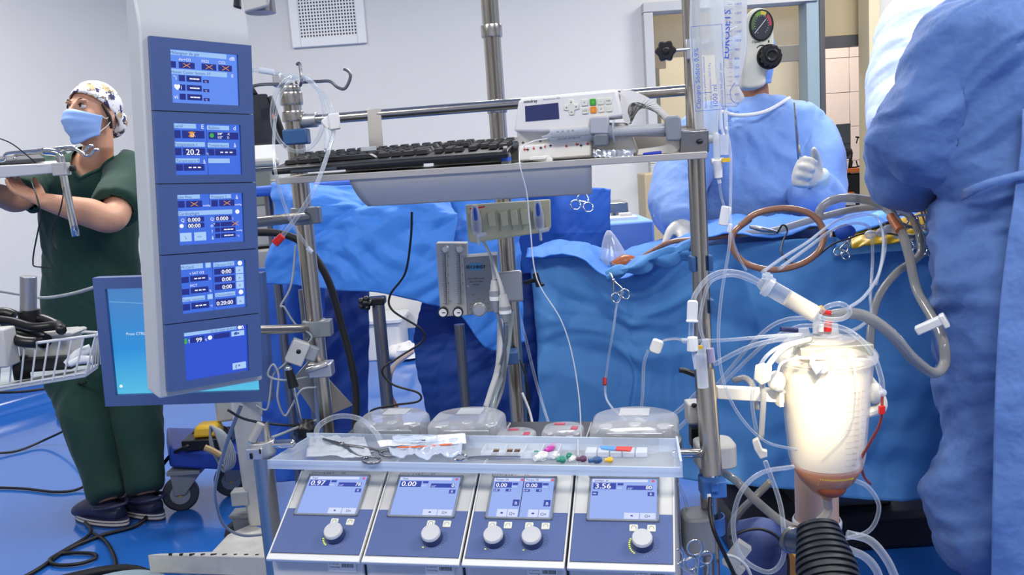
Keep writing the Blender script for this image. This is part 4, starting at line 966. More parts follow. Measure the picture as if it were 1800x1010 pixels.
# top rail
mb = MB(mat=STEEL); a, b = P(548, 211, 1.80), P(1210, 158, 1.645); mb.cyl(a, b, .0105, n=20, world=True)
rl = mb.build('cross_rail', label='round steel rail joining the left and right console masts', cat='rail')
g = MB(mat=GALV); d = nrm(b-a); g.cyl(a-d*.025, a+d*.012, .015, n=20, world=True); g.build('end_clamp', rl, bevel=.002)
# lower side bars toward the display tower
for (x0_, y0_, x1_, y1_, r_, l_) in ((446, 392, 545, 380, .0105, 'steel bar clamped to the left mast behind the display column, upper one'), (455, 578, 545, 577, .0095, 'steel bar clamped to the left mast behind the display column, lower one')):
    g = MB(mat=STEEL); g.cyl(P(x0_-40, y0_+3, 1.62), P(x1_, y1_, 1.79), r_, n=18, world=True); o = g.build('support_bar', label=l_, cat='bar')
    g = MB(mat=mat('clamp_grey', '7f858a', .4, .3)); zc = zpx(y1_-1, *Lp[:2]); 
    ring(g, Lp[0], Lp[1], zc-.018, zc+.018, .026); g.box((Lp[0]+.012, Lp[1]-.005, zc), (.05, .034, .034)); g.build('clamp', o, bevel=.002)
# ---------------------------------------------------------------- keyboard shelf
ZS = 1.262; tS = math.radians(3.2)
f1, f2 = P(467, 318, 1.62), P(1243, 270, 1.47)
sx_ = nrm(f2-f1); sy_ = nrm(np.cross(zC, sx_)); sy_ = sy_*math.cos(tS)+np.cross(sx_, sy_)*math.sin(tS)
SW = np.linalg.norm(f2-f1); SF = Fr(f1, sx_, sy_)            # x along, y back, z up
sh = thing('keyboard_shelf', 'brushed steel shelf carrying the keyboard and the syringe pump', 'shelf', SF.p(SW/2, .09, 0))
g = MB(SF, SHEET); g.prism([(0.0, .02), (.02, 0), (SW, 0), (SW, .155), (.02, .155), (0, .14)], -.003, 0); g.build('plate', sh, bevel=.001, seg=1)
g = MB(SF, SHEET); g.box((SW/2+.01, .001, -.002), (SW-.02, .003, .012)); g.build('front_edge', sh, bevel=.001, seg=1)
# turned-up back lip with a gap
for x0_, x1_, h_ in ((.10, .265, .036), (.285, .80, .045)):
    g = MB(SF, SHEET); g.box(((x0_+x1_)/2, .1555, h_/2), (x1_-x0_, .0025, h_)); g.build('back_lip', sh, bevel=.001, seg=1)
# hanging apron, curved toward the back
g = MB(SF); g.m(SHEET); R = []
pts = [(0, -.002), (-.001, -.02), (.002, -.04), (.010, -.058), (.022, -.07)]
pts = [(.004, -.004), (.006, -.02), (.011, -.036), (.018, -.05), (.024, -.060)]
xl, xr = .163, .612
G = np.array([[SF.p(xl+.024*(k/16)**1.3+(xr-xl-.024*(k/16)**1.3-.004*(k/16))*j/30, a_, b_) for j in range(31)] for k, (a_, b_) in enumerate(cat_rom([np.array([p_[0], p_[1], 0]) for p_ in pts], 4)[:, :2])])
g.grid(G); g.build('apron', sh, smooth=60, solid=.002)
# hanger strap to the rail
g = MB(mat=SHEET); a, b, c_, d_ = P(645, 192, 1.765), P(669, 190, 1.76), P(674, 268, 1.75), P(650, 270, 1.755)
g.hexa([a, b, c_, d_]+[q+np.array([0, .003, 0]) for q in (a, b, c_, d_)]); g.build('hanger_strap', sh, bevel=.0008, seg=1)
g = MB(SF, DSTEEL); g.box((SW-.02, .085, .02), (.05, .11, .04)); g.build('mast_bracket', sh, bevel=.003)
g = MB(mat=FROST); a = P(648, 261, 1.66); g.box((a[0], a[1], a[2]), (.03, .003, .008)); g.build('label_holder', sh)
# ---------------------------------------------------------------- keyboard
KL = .452; KF = Fr(SF.p(.012, .004, .010), nrm(sx_+np.array([0, 0, .010])), nrm(sy_+zC*.065))
kb = thing('keyboard', 'full size black computer keyboard lying on the steel shelf', 'keyboard', KF.p(KL/2, .07, 0))
g = MB(KF, BLACK); g.prism([(0, 0), (.0, .006), (.004, .011), (.018, .013), (.155, .018), (.158, .014), (.158, 0)], 0, KL, (1, 2, 0)); g.build('case', kb, bevel=.002)
KEYM = mat('key_black', '17181b', .42)
key0 = {}
def key(x, y, w_, d_=.0165):
    k_ = (round(w_, 4), round(d_, 4))
    if k_ not in key0:
        m_ = MB(WF, KEYM); m_.box((0, 0, .0035), (w_, d_, .007), .78); o = m_.build('key', kb, bevel=0, smooth=0)
        for v_ in o.data.vertices: v_.co += Vector(ORG['keyboard'])   # mesh back in its own local frame
        R_ = Matrix([[KF.x[i], KF.y[i], KF.z[i]] for i in range(3)])
        o.data.transform(R_.to_4x4()); key0[k_] = o
        first = True
    else:
        o = key0[k_].copy(); COL.objects.link(o)
    zz = .0135+y*.035; o.location = Vector(KF.p(x, y, zz)-ORG['keyboard'])
rows_k = [(.135, [.0165]*13), (.112, [.0165]*13+[.034]), (.0935, [.026]+[.0165]*13), (.0750, [.03]+[.0165]*11+[.038]), (.0565, [.04]+[.0165]*10+[.046]), (.038, [.024, .02, .024, .108, .024, .02, .024, .024])]
for yy, ws in rows_k:
    x = .014; tot = sum(ws); gap = (.284-tot)/max(1, len(ws)-1)
    for w_ in ws: key(x+w_/2, yy, w_); x += w_+gap
for yy in (.135, .112, .0935):
    for k in range(3): key(.318+k*.019, yy, .0165)
for k in range(3): key(.318+k*.019, .038, .0165)
key(.337, .0565, .0165)
for yy in (.112, .0935, .075, .0565, .038):
    for k in range(4):
        if yy == .038 and k == 1: continue
        key(.382+k*.019, yy, .0165)
g = MB(KF, DGREY); g.box((.085, -.001, .004), (.09, .006, .004)); g.build('palm_edge', kb)
# ---------------------------------------------------------------- syringe pump
o = P(908, 286, 1.50)
YSP = 1.575
sp0 = P(908, 283, YSP); sp1 = P(1040, 274, YSP-.02)
SPX = nrm(P(1195, 262, YSP-.06)-P(915, 283, YSP)); SPF = Fr(P(909, 281, YSP), SPX, zC)   # x right, y up, z toward viewer
SPF = Fr(SPF.o, SPF.x, SPF.y, SPF.z)
k_ = YSP/FPX
def SPp(px, py):       # photo pixel -> local metres in the pump face plane
    p_ = PP(px, py, SPF.o, SPF.z)-SPF.o; return float(p_@SPF.x), float(p_@SPF.y)
SPW = mat('pump_white', 'dedcd8', .38)
sp = thing('syringe_pump', 'off-white syringe infusion pump with a loaded syringe on the steel shelf', 'pump', SPF.p(.14, 0, -.03))
def poly(*pts): return [SPp(*p_) for p_ in pts]
g = MB(SPF, SPW); g.prism(poly((906, 225), (913, 178), (920, 173), (1085, 157), (1095, 200), (1094, 206), (1040, 212), (1040, 232), (906, 232))[::-1], -.07, .012); g.build('head', sp, bevel=.005, seg=3)
g = MB(SPF, SPW); g.prism(poly((909, 281), (906, 232), (906, 222), (1040, 210), (1060, 215), (1100, 215), (1120, 268), (1040, 272))[::-1], -.07, -.012); g.prism(poly((913, 283), (913, 256), (1040, 247), (1041, 274))[::-1], -.015, .01); g.build('body', sp, bevel=.003)
# carry handle loop
out_ = [(1090, 157), (1115, 160), (1150, 178), (1178, 205), (1198, 235), (1196, 258), (1180, 268), (1120, 272)]; inn_ = [(1122, 262), (1165, 256), (1172, 246), (1172, 220), (1150, 195), (1125, 180), (1108, 182), (1103, 195), (1108, 214), (1100, 216), (1090, 200)]
ho = cat_rom([np.array([*SPp(*p_), 0]) for p_ in out_], 5)[:, :2]; hi_ = cat_rom([np.array([*SPp(*p_), 0]) for p_ in inn_], 5)[::-1][:, :2]
n_ = 40
rs = lambda q: np.array([[np.interp(t_, np.linspace(0, 1, len(q)), q[:, i]) for i in (0, 1)] for t_ in np.linspace(0, 1, n_)])
A1, B1 = rs(ho), rs(hi_)
R = [np.array([(*A1[i], -.05), (*A1[i], -.006), (*B1[i], -.006), (*B1[i], -.05)]) for i in range(n_)]
g = MB(SPF, SPW); g.rings(R); g.build('handle', sp, bevel=.004, seg=3)
g = MB(SPF, emit('lcd_dark', '272f62', 1)); a_, b_ = SPp(925, 184), SPp(984, 212); g.prism([(*SPp(925, 187),), SPp(983, 181), SPp(985, 209), SPp(926, 214)][::-1], .012, .0128); g.build('screen', sp, smooth=0)
DR = math.degrees(math.atan2(*(np.array(SPp(1080, 163))-SPp(930, 177))[::-1]))
g = MB(SPF, INKK); x_, y_ = SPp(923, 182); g.text('mindray', x_, y_, .0075, .0125, rot=DR, bold=1); x_, y_ = SPp(957, 177); g.m(GREYP); g.text('BeneFusion SP5', x_, y_, .0048, .0125, rot=DR); g.build('lettering', sp, smooth=0)
g = MB(SPF, IVORY); cx_, cy_ = SPp(1006, 189); q = [(-.4, 1.2), (.4, 1.2), (.5, .5), (1.2, .4), (1.2, -.4), (.5, -.5), (.4, -1.2), (-.4, -1.2), (-.5, -.5), (-1.2, -.4), (-1.2, .4), (-.5, .5)]
g.prism([(cx_+a_*.0115, cy_+b_*.0115) for a_, b_ in q][::-1], .011, .0138); dp = g.build('arrow_pad', sp, bevel=.0015)
g = MB(SPF, INKK)
for a_ in range(4): g.ell((cx_+.0085*math.cos(a_*math.pi/2), cy_+.0085*math.sin(a_*math.pi/2), .014), (.0012, .0012, .0005), 6, 4)
g.build('arrow_marks', dp, smooth=0, kind='stuff')
for i, (px, py, m_) in enumerate(((1029, 181, IVORY), (1043.5, 180, mat('button_green', '3f9f2f', .4)), (1057, 179, IVORY), (1071, 178, IVORY), (1030, 195, IVORY), (1044.5, 193.5, mat('button_orange', 'e58a23', .4)), (1058, 192, IVORY), (1072, 191, IVORY))):
    a_, b_ = SPp(px, py); g = MB(SPF, m_); g.prism(rrect(.0112, .0112, .002, 3, a_, b_), .011, .0142); bt = g.build('button', sp, bevel=.0006, seg=1)
    g = MB(SPF, INKK if m_ is IVORY else PAPER); g.text(('Δ', '◇', '▪▪', 'Info', 'Lock', '◇', 'Δ', '▪')[i] if 0 else ('A', 'o', '--', 'Info', 'LCK', 'o', 'A', '-')[i], a_, b_-.0012, .0045, .0144, 'c'); g.build('button_symbol', bt, smooth=0)
# syringe
sy = thing('syringe', 'large clear syringe held in the white infusion pump', 'syringe', SPF.p(*SPp(1010, 243), .012))
ax0, ax1 = np.array([*SPp(970, 240), .012]), np.array([*SPp(1080, 232), .012]); r_ = .0125
g = MB(SPF, clear('syringe_barrel', (.85, .88, .92), .3, .85, .1, (.6, .65, .72))); g.cyl(ax0, ax1, r_, n=28); dd = nrm(ax1-ax0); g.tube([ax0-dd*.016, ax0-dd*.006, ax0], [.002, .004, r_*.8], 14, 0, world=False); g.cyl(ax1-dd*.001, ax1+dd*.002, r_*1.7, n=20); g.build('barrel', sy, smooth=40)
g = MB(SPF, BLACK); q = ax0+dd*.0725; g.cyl(q, q+dd*.009, r_*.95, n=24); g.build('stopper', sy)
g = MB(SPF, clear('plunger', (.8, .8, .8), .4, .8, .2, (.55, .57, .6))); 
pe = np.array([*SPp(1172, 226), .012]); g.cyl(q+dd*.009, pe, r_*.62, n=12); g.build('plunger', sy)
g = MB(SPF, INKK); 
for k in range(23):
    t_ = ax0+dd*(.004+k*.003); hgt = .0075 if k % 5 == 0 else .0045; g.add([t_+np.array([0, -.003, r_*1.01]), t_+np.array([.0007, -.003, r_*1.01]), t_+np.array([.0007, -.003+hgt, r_*.95]), t_+np.array([0, -.003+hgt, r_*.95])], [(0, 1, 2, 3)])
g.text('10    20    30   40', ax0[0]+.012, ax0[1]+.0055, .0045, .012+r_*.95, rot=DR); g.text('DISCARD AFTER USE', ax0[0]+.013, ax0[1]-.0075, .0045, .012+r_*.95, rot=DR); g.build('graduation', sy, smooth=0)
g = MB(SPF, mat('clamp_lavender', 'a7a9b2', .4)); g.prism(poly((1040, 236), (1039, 210), (1043, 206), (1072, 204), (1073, 236))[::-1], .008, .028); g.build('barrel_clamp', sp, bevel=.003)
g = MB(SPF, mat('slate_plastic', '6a7078', .4)); g.prism(poly((1047, 258), (1045, 240), (1050, 236), (1072, 235), (1072, 256))[::-1], .005, .03); g.build('barrel_rest', sp, bevel=.003)
g = MB(SPF, mat('slate_light', '7f868d', .4)); g.prism(poly((1172, 248), (1168, 210), (1174, 205), (1192, 203), (1197, 208), (1198, 242), (1194, 248))[::-1], -.03, .032); g.build('plunger_driver', sp, bevel=.005, seg=3)
g = MB(SPF, mat('driver_rail', 'b3b3b6', .4)); g.prism(poly((1075, 240), (1075, 222), (1170, 216), (1170, 240))[::-1], -.04, -.004); g.build('drive_rail', sp, bevel=.003)
g = MB(SPF, DGREY); a_ = SPp(904, 255); g.lathe([(0, -.006), (.009, -.005), (.009, .006), (0, .007)], (a_[0]-.0, a_[1], -.02), (1, 0, 0), 18); g.build('side_knob', sp)
g = MB(SPF, INKR)
for px, py, w_ in ((922, 263, .006), (938, 261, .004), (958, 258, .003), (995, 257, .004), (1013, 254, .006), (1032, 253, .005)):
    a_, b_ = SPp(px, py); g.quad(a_, b_-.0012, a_+w_, b_+.0012, .0105); g.quad(a_+.002, b_-.003, a_+.003, b_+.004, .0105)
g.m(INKK)
for px, py in ((927, 263), (950, 260), (967, 256), (1020, 256), (919, 251), (949, 248)): a_, b_ = SPp(px, py); g.quad(a_, b_-.001, a_+.005, b_+.001, .0106); g.quad(a_+.002, b_-.003, a_+.003, b_+.003, .0106)
g.build('instruction_symbols', sp, smooth=0)
g = MB(SPF, WHITEP); g.prism(rrect(.03, .006, .002, 3, *SPp(950, 277)), .012, .03); g.prism(poly((940, 282), (943, 276), (966, 272), (974, 278), (974, 284))[::-1], .012, .022)
g.build('white_clip', label='small white plastic clip in front of the syringe pump', cat='clip', kind=None, bevel=.001)
g = MB(mat=DSTEEL)
# foil packet, pen, vial on the shelf
def shp(px, py, dy=.03, dz=0): q = PP(px, py, SF.p(0, dy, 0), nrm(SF.y*[1, 1, 0])); return q
G = np.array([[PP(1042+70*j/16, 275-13*i/8+(2 if j % 2 else 0), SF.p(0, .012+.012*i/8, 0), nrm(SF.y*[1, 1, 0])) for j in range(17)] for i in range(9)])
q = G.reshape(-1, 3)*60; G[..., 1] -= (.010*ridge(q, 3, 1.2)).reshape(9, 17); g = MB(mat=FOIL); g.grid(G); g.build('foil_packet', label='crumpled silver foil packet standing on the shelf below the syringe pump', cat='packet', smooth=20, solid=.002)
g = MB(mat=mat('pen_blue', '2a3fb8', .3)); g.tube([shp(1130, 271), shp(1150, 269.5), shp(1163, 268)], [.0022, .0036, .003], 10, 3); g.build('pen_cap', label='dark blue pen lying on the shelf near the right mast', cat='pen')
vz = shp(890, 287, .02); vl = thing('vial', 'small clear plastic vial with a blue label at the end of the keyboard', 'vial', vz)
g = MB(mat=TUBE); g.lathe([(0, 0), (.009, 0), (.0095, .014), (.009, .017), (.004, .022), (.0035, .027), (0, .027)], vz, n=20, world=True); g.build('bottle', vl)
g = MB(mat=INK); g.lathe([(.0098, .004), (.0098, .012)], vz, n=20, world=True, cap=False); g.build('label_band', vl)
g = MB(mat=LGREY); g.lathe([(0, .027), (.004, .027), (.004, .031), (0, .031)], vz, n=14, world=True); g.build('cap', vl)
# ---------------------------------------------------------------- display column
tl, trp, blp = P(259, 63, 1.40), P(436, 80, 1.512), P(286, 688, 1.405)
TF = Fr(tl, trp-tl, tl-blp); TW = np.linalg.norm(trp-tl); THt = abs((tl-blp)@TF.y)
dc = thing('display_column', 'tall grey column of five stacked touch displays facing right', 'display', TF.p(TW/2, -THt-.02, -.05))
HOUS = mat('housing_grey', 'b9bcbd', .45, var=(2, .02))
g = MB(TF, HOUS); tp_ = .105
prof = [(-.012, -.001), (-.002, -.09), (-.014, -.002)]
outl = [(-THt-.012, .0), (0.006, 0), (.03, -.006), (tp_, -.035), (tp_+.01, -.055), (-THt-.008, -.055)]
g.prism(outl, -.012, TW+.006, (1, 2, 0)); g.build('housing', dc, bevel=.004, seg=3)
E_ = lambda n, c: emit('tower_'+n, c, 1.0)
TS, TN_, TP, TWh, TO, TK, TG, TB = E_('blue', '3f6de0'), E_('navy', '1d2b86'), E_('pale', '9cc3f3'), E_('white', 'f4f6ff'), E_('orange', 'e0973f'), E_('ink', '2b4fae'), E_('green', '3fae4a'), E_('button', 'a9cdf6')
mh = THt/5
def display(k, items, base=TS):
    y1 = -k*mh; F_ = TF.at(0, y1-mh, .0005)
    g = MB(F_, BEZEL); sx0, sx1, sy0, sy1 = TW*.18, TW*.855, mh*.12, mh*.845; D = .012
    for (xa, xb, ya, yb) in ((0, sx0, .0008, mh-.0008), (sx1, TW, .0008, mh-.0008), (sx0, sx1, .0008, sy0), (sx0, sx1, sy1, mh-.0008)): g.box(((xa+xb)/2, (ya+yb)/2, D/2), (xb-xa, yb-ya, D))
    dm = g.build('display_module', dc, smooth=0)
    g = MB(F_, base); g.box(((sx0+sx1)/2, (sy0+sy1)/2, .004), (sx1-sx0, sy1-sy0, .004)); g.build('screen', dm, smooth=0)
    g = MB(F_, TS); w_, h_ = sx1-sx0, sy1-sy0
    for it in items:
        if it[0] == 'r': _, x, y, x2, y2, m_ = it[:6]; g.m(m_); g.quad(sx0+w_*x, sy1-h_*y2, sx0+w_*x2, sy1-h_*y, .0064+(.0002 if len(it) > 6 else 0))
        elif it[0] == 't': _, s_, x, y, hh, m_ = it[:6]; g.m(m_); g.text(s_, sx0+w_*x, sy1-h_*y, hh*h_*1.35, .007, bold=it[6] if len(it) > 6 else 0)
        elif it[0] == 'x':
            _, x, y = it[:3]; g.m(TO); a_, b_ = sx0+w_*x, sy1-h_*y
            for s_ in (-1, 1): g.add([(a_-.006, b_-s_*.0035-.0006, .0071), (a_-.006, b_-s_*.0035+.0006, .0071), (a_+.006, b_+s_*.0035+.0006, .0071), (a_+.006, b_+s_*.0035-.0006, .0071)], [(0, 1, 2, 3)] if s_ > 0 else [(3, 2, 1, 0)][::-1])
        elif it[0] == 'd':   # three dashes in a navy box
            _, x, y, x2, y2 = it[:5]; g.m(TN_); g.quad(sx0+w_*x, sy1-h_*y2, sx0+w_*x2, sy1-h_*y, .0064); g.m(TWh)
            for q in (.3, .52, .74): cx_ = x+(x2-x)*q; cy_ = (y+y2)/2; g.quad(sx0+w_*(cx_-.022), sy1-h_*(cy_+.012), sx0+w_*(cx_+.022), sy1-h_*(cy_-.012), .0071)
        elif it[0] == 'o': _, x, y, r_, m_ = it[:5]; g.m(m_); g.lathe([(0, 0), (r_*h_, 0), (r_*h_, .0002), (0, .0002)], (sx0+w_*x, sy1-h_*y, .0066), n=16)
    g.build('screen_display', dm, smooth=0, kind='stuff')
r, t, d = 'r', 't', 'd'
display(0, [(r, 0, .01, .84, .10, TP), (t, 'Mélangeur de gaz', .01, .085, .06, TK), (t, 'Air+O2', .13, .2, .055, TWh), (t, 'FiO2', .46, .2, .055, TWh), (t, 'CO2', .71, .2, .055, TWh), (t, 'dB', .88, .12, .08, TWh),
    (r, 0, .22, .09, .34, TN_), (r, .13, .22, .36, .34, TN_), (r, .46, .22, .68, .34, TN_), (r, .71, .22, .92, .34, TN_), ('x', .24, .28), ('x', .57, .28), ('x', .82, .28),
    (r, 0, .36, .84, .455, TP), (t, 'Heater Cooler System 3T', .01, .44, .055, TK), (t, 'II', .9, .45, .07, TWh), (t, '°i', .04, .56, .08, TWh), (t, '♥i', .04, .74, .08, TWh), (t, 'vi', .04, .92, .08, TWh)]
    + sum([[(r, .12, .47+q*.175, .21, .585+q*.175, TN_), (d, .23, .47+q*.175, .45, .585+q*.175), (r, .47, .53+q*.175, .56, .59+q*.175, TN_), (t, '°C', .49, .585+q*.175, .035, TWh)] for q in range(3)], []), E_('blue2', '5f8cf0'))
display(1, [(r, 0, .01, .34, .1, TP), (t, 'Level', .02, .085, .06, TK), (r, .5, .03, .84, .115, TP), (t, 'Bubbles', .52, .1, .055, TK), (r, .02, .14, .11, .29, TN_), (r, .13, .14, .46, .29, TN_), ('x', .27, .21), (r, .24, .16, .30, .27, TO, 1), (t, 'O', .25, .255, .07, TWh, 1),
    (r, .52, .16, .98, .3, TN_), ('o', .57, .225, .045, TG), (t, '3/8"', .65, .215, .05, TWh, 1), (t, '1/2"', .65, .285, .05, TWh, 1), (t, '-K', .8, .215, .05, TWh), (t, 'D', .8, .285, .05, TWh), (t, 'E', .41, .1, .09, TWh), (t, 'd', .9, .11, .09, TWh),
    (r, 0, .36, .46, .45, TP), (t, 'Température 1', .01, .435, .055, TK), (r, .5, .37, .83, .46, TP), (t, 'Température 2', .51, .445, .055, TK), (t, 'å', .9, .45, .09, TWh), (r, .01, .48, .11, .62, TN_), (r, .13, .48, .46, .62, TN_), (t, '20.2', .17, .61, .12, TWh, 1), (t, '°C', .47, .61, .04, TWh), (r, .5, .49, .6, .62, TN_), (d, .61, .49, .94, .62),
    (r, .01, .68, .37, .76, TP), (t, 'Température 4', .02, .75, .055, TK), (t, 'å', .42, .78, .09, TWh), (r, .02, .79, .12, .92, TN_), (d, .13, .79, .44, .92), (r, .5, .68, .83, .77, TP), (r, .49, 0, .497, 1, TN_)])
display(2, [(r, 0, .01, .35, .09, TP), (t, 'Line Pres', .02, .08, .055, TK), (r, .5, .02, .83, .10, TP), (t, 'Pressure 2', .52, .09, .055, TK), (t, 'å', .9, .12, .09, TWh), (r, .02, .13, .12, .26, TN_), (r, .14, .13, .38, .26, TN_), ('x', .26, .195), (t, 'mmHg', .39, .25, .04, TWh), (r, .52, .13, .62, .26, TN_), (r, .64, .13, .88, .26, TN_), ('x', .76, .195), (t, 'mmHg', .88, .25, .04, TWh),
    (r, 0, .33, .84, .42, TP), (t, 'Cardioplegia', .02, .405, .06, TK), ('o', .92, .38, .045, TWh), (t, 'Q', .05, .54, .07, TWh), (r, .14, .45, .4, .55, TN_), (t, '0.000', .15, .545, .085, TWh, 1), (t, 'Q', .49, .54, .07, TWh), (r, .57, .45, .82, .55, TN_), (t, '0.000', .58, .545, .085, TWh, 1), (t, 'l', .84, .54, .05, TWh),
    ('o', .06, .62, .04, TWh), (r, .14, .57, .4, .67, TN_), (t, '00:00', .15, .665, .085, TWh, 1), (t, 'o°', .49, .67, .08, TWh), (r, .55, .58, .64, .67, TN_), (r, .65, .58, .88, .67, TN_), ('x', .88, .62), (t, '?', .5, .79, .07, TWh), (r, .56, .69, .64, .78, TN_), (d, .65, .69, .88, .78), (t, 'mmHg', .89, .78, .035, TWh), (t, 'å', .5, .92, .08, TWh), (r, .56, .81, .64, .90, TN_), (d, .65, .81, .88, .90), (t, '°C', .9, .9, .04, TWh), (r, .03, .76, .2, .93, TB), (t, 'L', .1, .88, .06, TK), (r, .24, .76, .42, .93, TB), (t, '<>', .28, .88, .06, TK), (r, .49, 0, .497, .3, TN_)])
display(3, [(r, 0, .01, .35, .11, TP), (t, 'M-Card', .02, .095, .06, TK), (r, .51, .02, .84, .11, TP), (t, 'Chrono CEC', .53, .1, .055, TK), (r, .39, .01, .47, .11, TB), ('o', .93, .07, .05, TWh), (t, 'v SAT O2', .14, .22, .055, TWh), (r, .02, .26, .13, .38, TN_), (d, .15, .25, .42, .37), (t, '%', .43, .36, .05, TWh), (t, 'HCT', .14, .47, .055, TWh), (r, .02, .5, .13, .62, TN_), (d, .15, .49, .42, .61), (t, '%', .43, .61, .05, TWh),
    (r, .01, .67, .36, .76, TP), (t, 'Temp. veineuse', .02, .75, .05, TK), (r, .4, .66, .48, .76, TB), (r, .02, .81, .13, .94, TN_), (d, .15, .80, .42, .93), (t, '°C', .43, .92, .04, TWh), (r, .49, 0, .497, 1, TN_)]
    + sum([[(r, .52, .15+q*.16, .84, .27+q*.16, TN_), (t, '0:00', .63, .26+q*.16, .09, TWh, 1), (r, .86, .14+q*.16, .98, .285+q*.16, TB), (t, '>', .895, .245+q*.16, .06, TN_, 1)] for q in range(3)], [])
    + [(r, .52, .65, .84, .735, TP), (t, 'Chronomètre 5', .53, .72, .05, TK), ('o', .93, .68, .05, TWh), (r, .52, .78, .84, .93, TN_), (t, '0:20:00', .53, .91, .09, TWh, 1), (r, .86, .77, .98, .94, TB), (t, '>', .895, .9, .06, TN_, 1)])
display(4, [(r, 0, .0, .84, .085, TP), (t, '03-05-2003 00:02:20', .42, .075, .05, TK), (t, 'Δ', .9, .08, .08, TWh, 1), ('o', .885, .05, .04, TWh), (r, .75, .115, .96, .225, TB), (t, '◄×', .78, .2, .07, TK), (t, '(·×', .79, .2, .07, TN_, 1), (r, .02, .13, .06, .24, TG), (t, '!', .075, .23, .08, TWh, 1), (r, .11, .12, .32, .24, TN_), (t, '99', .19, .235, .095, TWh, 1), (t, '%', .33, .235, .05, TWh), ('o', .41, .18, .045, TWh), (r, .47, .12, .72, .225, TN_), (r, .75, .8, .97, .94, TB), (t, '(·×', .79, .9, .075, TN_, 1)], E_('deep', '2f52cf'))
# ---------------------------------------------------------------- monitor behind the column
a, b_, c_ = P(168, 487, 1.80), P(464, 478, 1.80), P(183, 711, 1.80)
MF = Fr(a, b_-a, a-c_); mw = np.linalg.norm(b_-a); mhh = abs((a-c_)@MF.y)
mn = thing('monitor', 'flat blue framed computer monitor behind the display column', 'monitor', MF.p(mw/2, -mhh, -.03))
g = MB(MF, BEZEL); bx = .024
for (x, y, w_, h_) in ((bx/2, -mhh/2, bx, mhh), (mw-bx/2, -mhh/2, bx, mhh), (mw/2, -bx/2, mw-2*bx, bx), (mw/2, -mhh+bx/2, mw-2*bx, bx)): g.box((x, y, 0), (w_, h_, .03))
g.build('bezel', mn, smooth=0)
g = MB(MF, BEZEL); g.box((mw/2, -mhh/2, -.035), (mw-.02, mhh-.02, .04)); g.build('back_shell', mn, bevel=.008)
m_ = emit('desktop_blue', '2d8fd8', 1.0); nt = m_.node_tree; N = nt.nodes; L = nt.links
tc = N.new('ShaderNodeTexCoord'); sp_ = N.new('ShaderNodeSeparateXYZ'); L.new(tc.outputs['Generated'], sp_.inputs[0]); cr = N.new('ShaderNodeValToRGB')
cr.color_ramp.elements[0].color = (*lin('58c0e4'), 1); cr.color_ramp.elements[1].color = (*lin('4a80c0'), 1); e = cr.color_ramp.elements.new(.45); e.color = (*lin('2b8ed8'), 1)
L.new(sp_.outputs['Z'], cr.inputs[0]); L.new(cr.outputs[0], N['Principled BSDF'].inputs['Emission Color'])
g = MB(MF, m_); g.box((mw/2, -mhh/2, .002), (mw-2*bx, mhh-2*bx, .004)); sc_ = g.build('screen', mn, smooth=0)
g = MB(MF, emit('desktop_text', 'e5eef8')); x_ = PP(224, 588, MF.o, MF.z)-MF.o; g.text('Press CTRL + ALT + DEL to log on', x_@MF.x, x_@MF.y, .0085, .006); g.m(emit('desktop_swoosh', '7fb4e2'))
G = np.array([[MF.p(x_, -.052-.01*math.sin((x_-.03)*9)-k*.0012-.0*x_, .0055) for x_ in np.linspace(.026, .2, 20)] for k in (0, 1)]); g.grid(G)
x_ = PP(215, 677, MF.o, MF.z)-MF.o; g.m(MATS['desktop_text']); g.lathe([(0, 0), (.0035, 0), (.0035, .0003), (0, .0003)], (x_@MF.x, x_@MF.y, .006), n=12); g.build('screen_display', sc_, smooth=0)
# ================================================================== drapes, operating table, background
# operating table hidden under the drape
def zat(px, py, Y): return P(px, py, Y)[2]
tb = thing('operating_table', 'dark base of the operating table below the hanging blue drape', 'table', (1.0, 2.75, 0))
g = MB(mat=mat('table_dark', '15171d', .5)); g.box((1.0, 2.66, .06), (.75, .36, .12)); g.build('base', tb, bevel=.02)
g = MB(mat=DSTEEL); g.box((1.0, 2.66, .45), (.3, .24, .68)); g.build('column', tb, bevel=.02)
g = MB(mat=MATS['table_dark']); g.box((1.05, 2.66, .85), (1.1, .26, .10)); g.build('table_top', tb, bevel=.02)
# main hanging drape (front) and the top sheet
top = [(925, 456, 2.50), (1010, 452, 2.47), (1085, 478, 2.38), (1160, 463, 2.36), (1250, 432, 2.36), (1400, 420, 2.36), (1540, 412, 2.34), (1700, 400, 2.30), (1800, 395, 2.28)]
def vdrop(q, z, dy=0): # point straight below a top point at height z, pushed toward the viewer by dy
    p_ = P(*q); return ('w', p_[0], p_[1]-dy, z)
rowsF = [top, [vdrop(q, P(*q)[2]-.12, .015) for q in top], [vdrop(q, P(*q)[2]-.40, .05) for q in top],
         [('w', *P(x, y, Y)) for x, y, Y in ((940, 765, 2.42), (1010, 800, 2.38), (1085, 815, 2.3), (1160, 835, 2.27), (1250, 852, 2.26), (1400, 868, 2.26), (1540, 885, 2.24), (1700, 885, 2.2), (1800, 880, 2.18))]]
drape('surgical_drape', 'large blue surgical drape hanging over the front side of the operating table', rowsF, DRAPE, .07, 4.2, .8, 3, 220, 110, crump=.42)
back = [(935, 440, 2.75), (1020, 438, 2.75), (1090, 450, 2.7), (1160, 432, 2.68), (1250, 408, 2.70), (1400, 385, 2.72), (1540, 372, 2.72), (1700, 360, 2.7), (1800, 352, 2.7)]
drape('surgical_drape', 'blue drape sheet lying over the top of the operating table', [[(x, y+4, Y+.004) for x, y, Y in top], [((a[0]+b[0])/2, (a[1]+b[1])/2-3, (a[2]+b[2])/2) for a, b in zip(top, back)], back], DRAPEB, .03, 6, 4, 7, 150, 26, crump=.5)
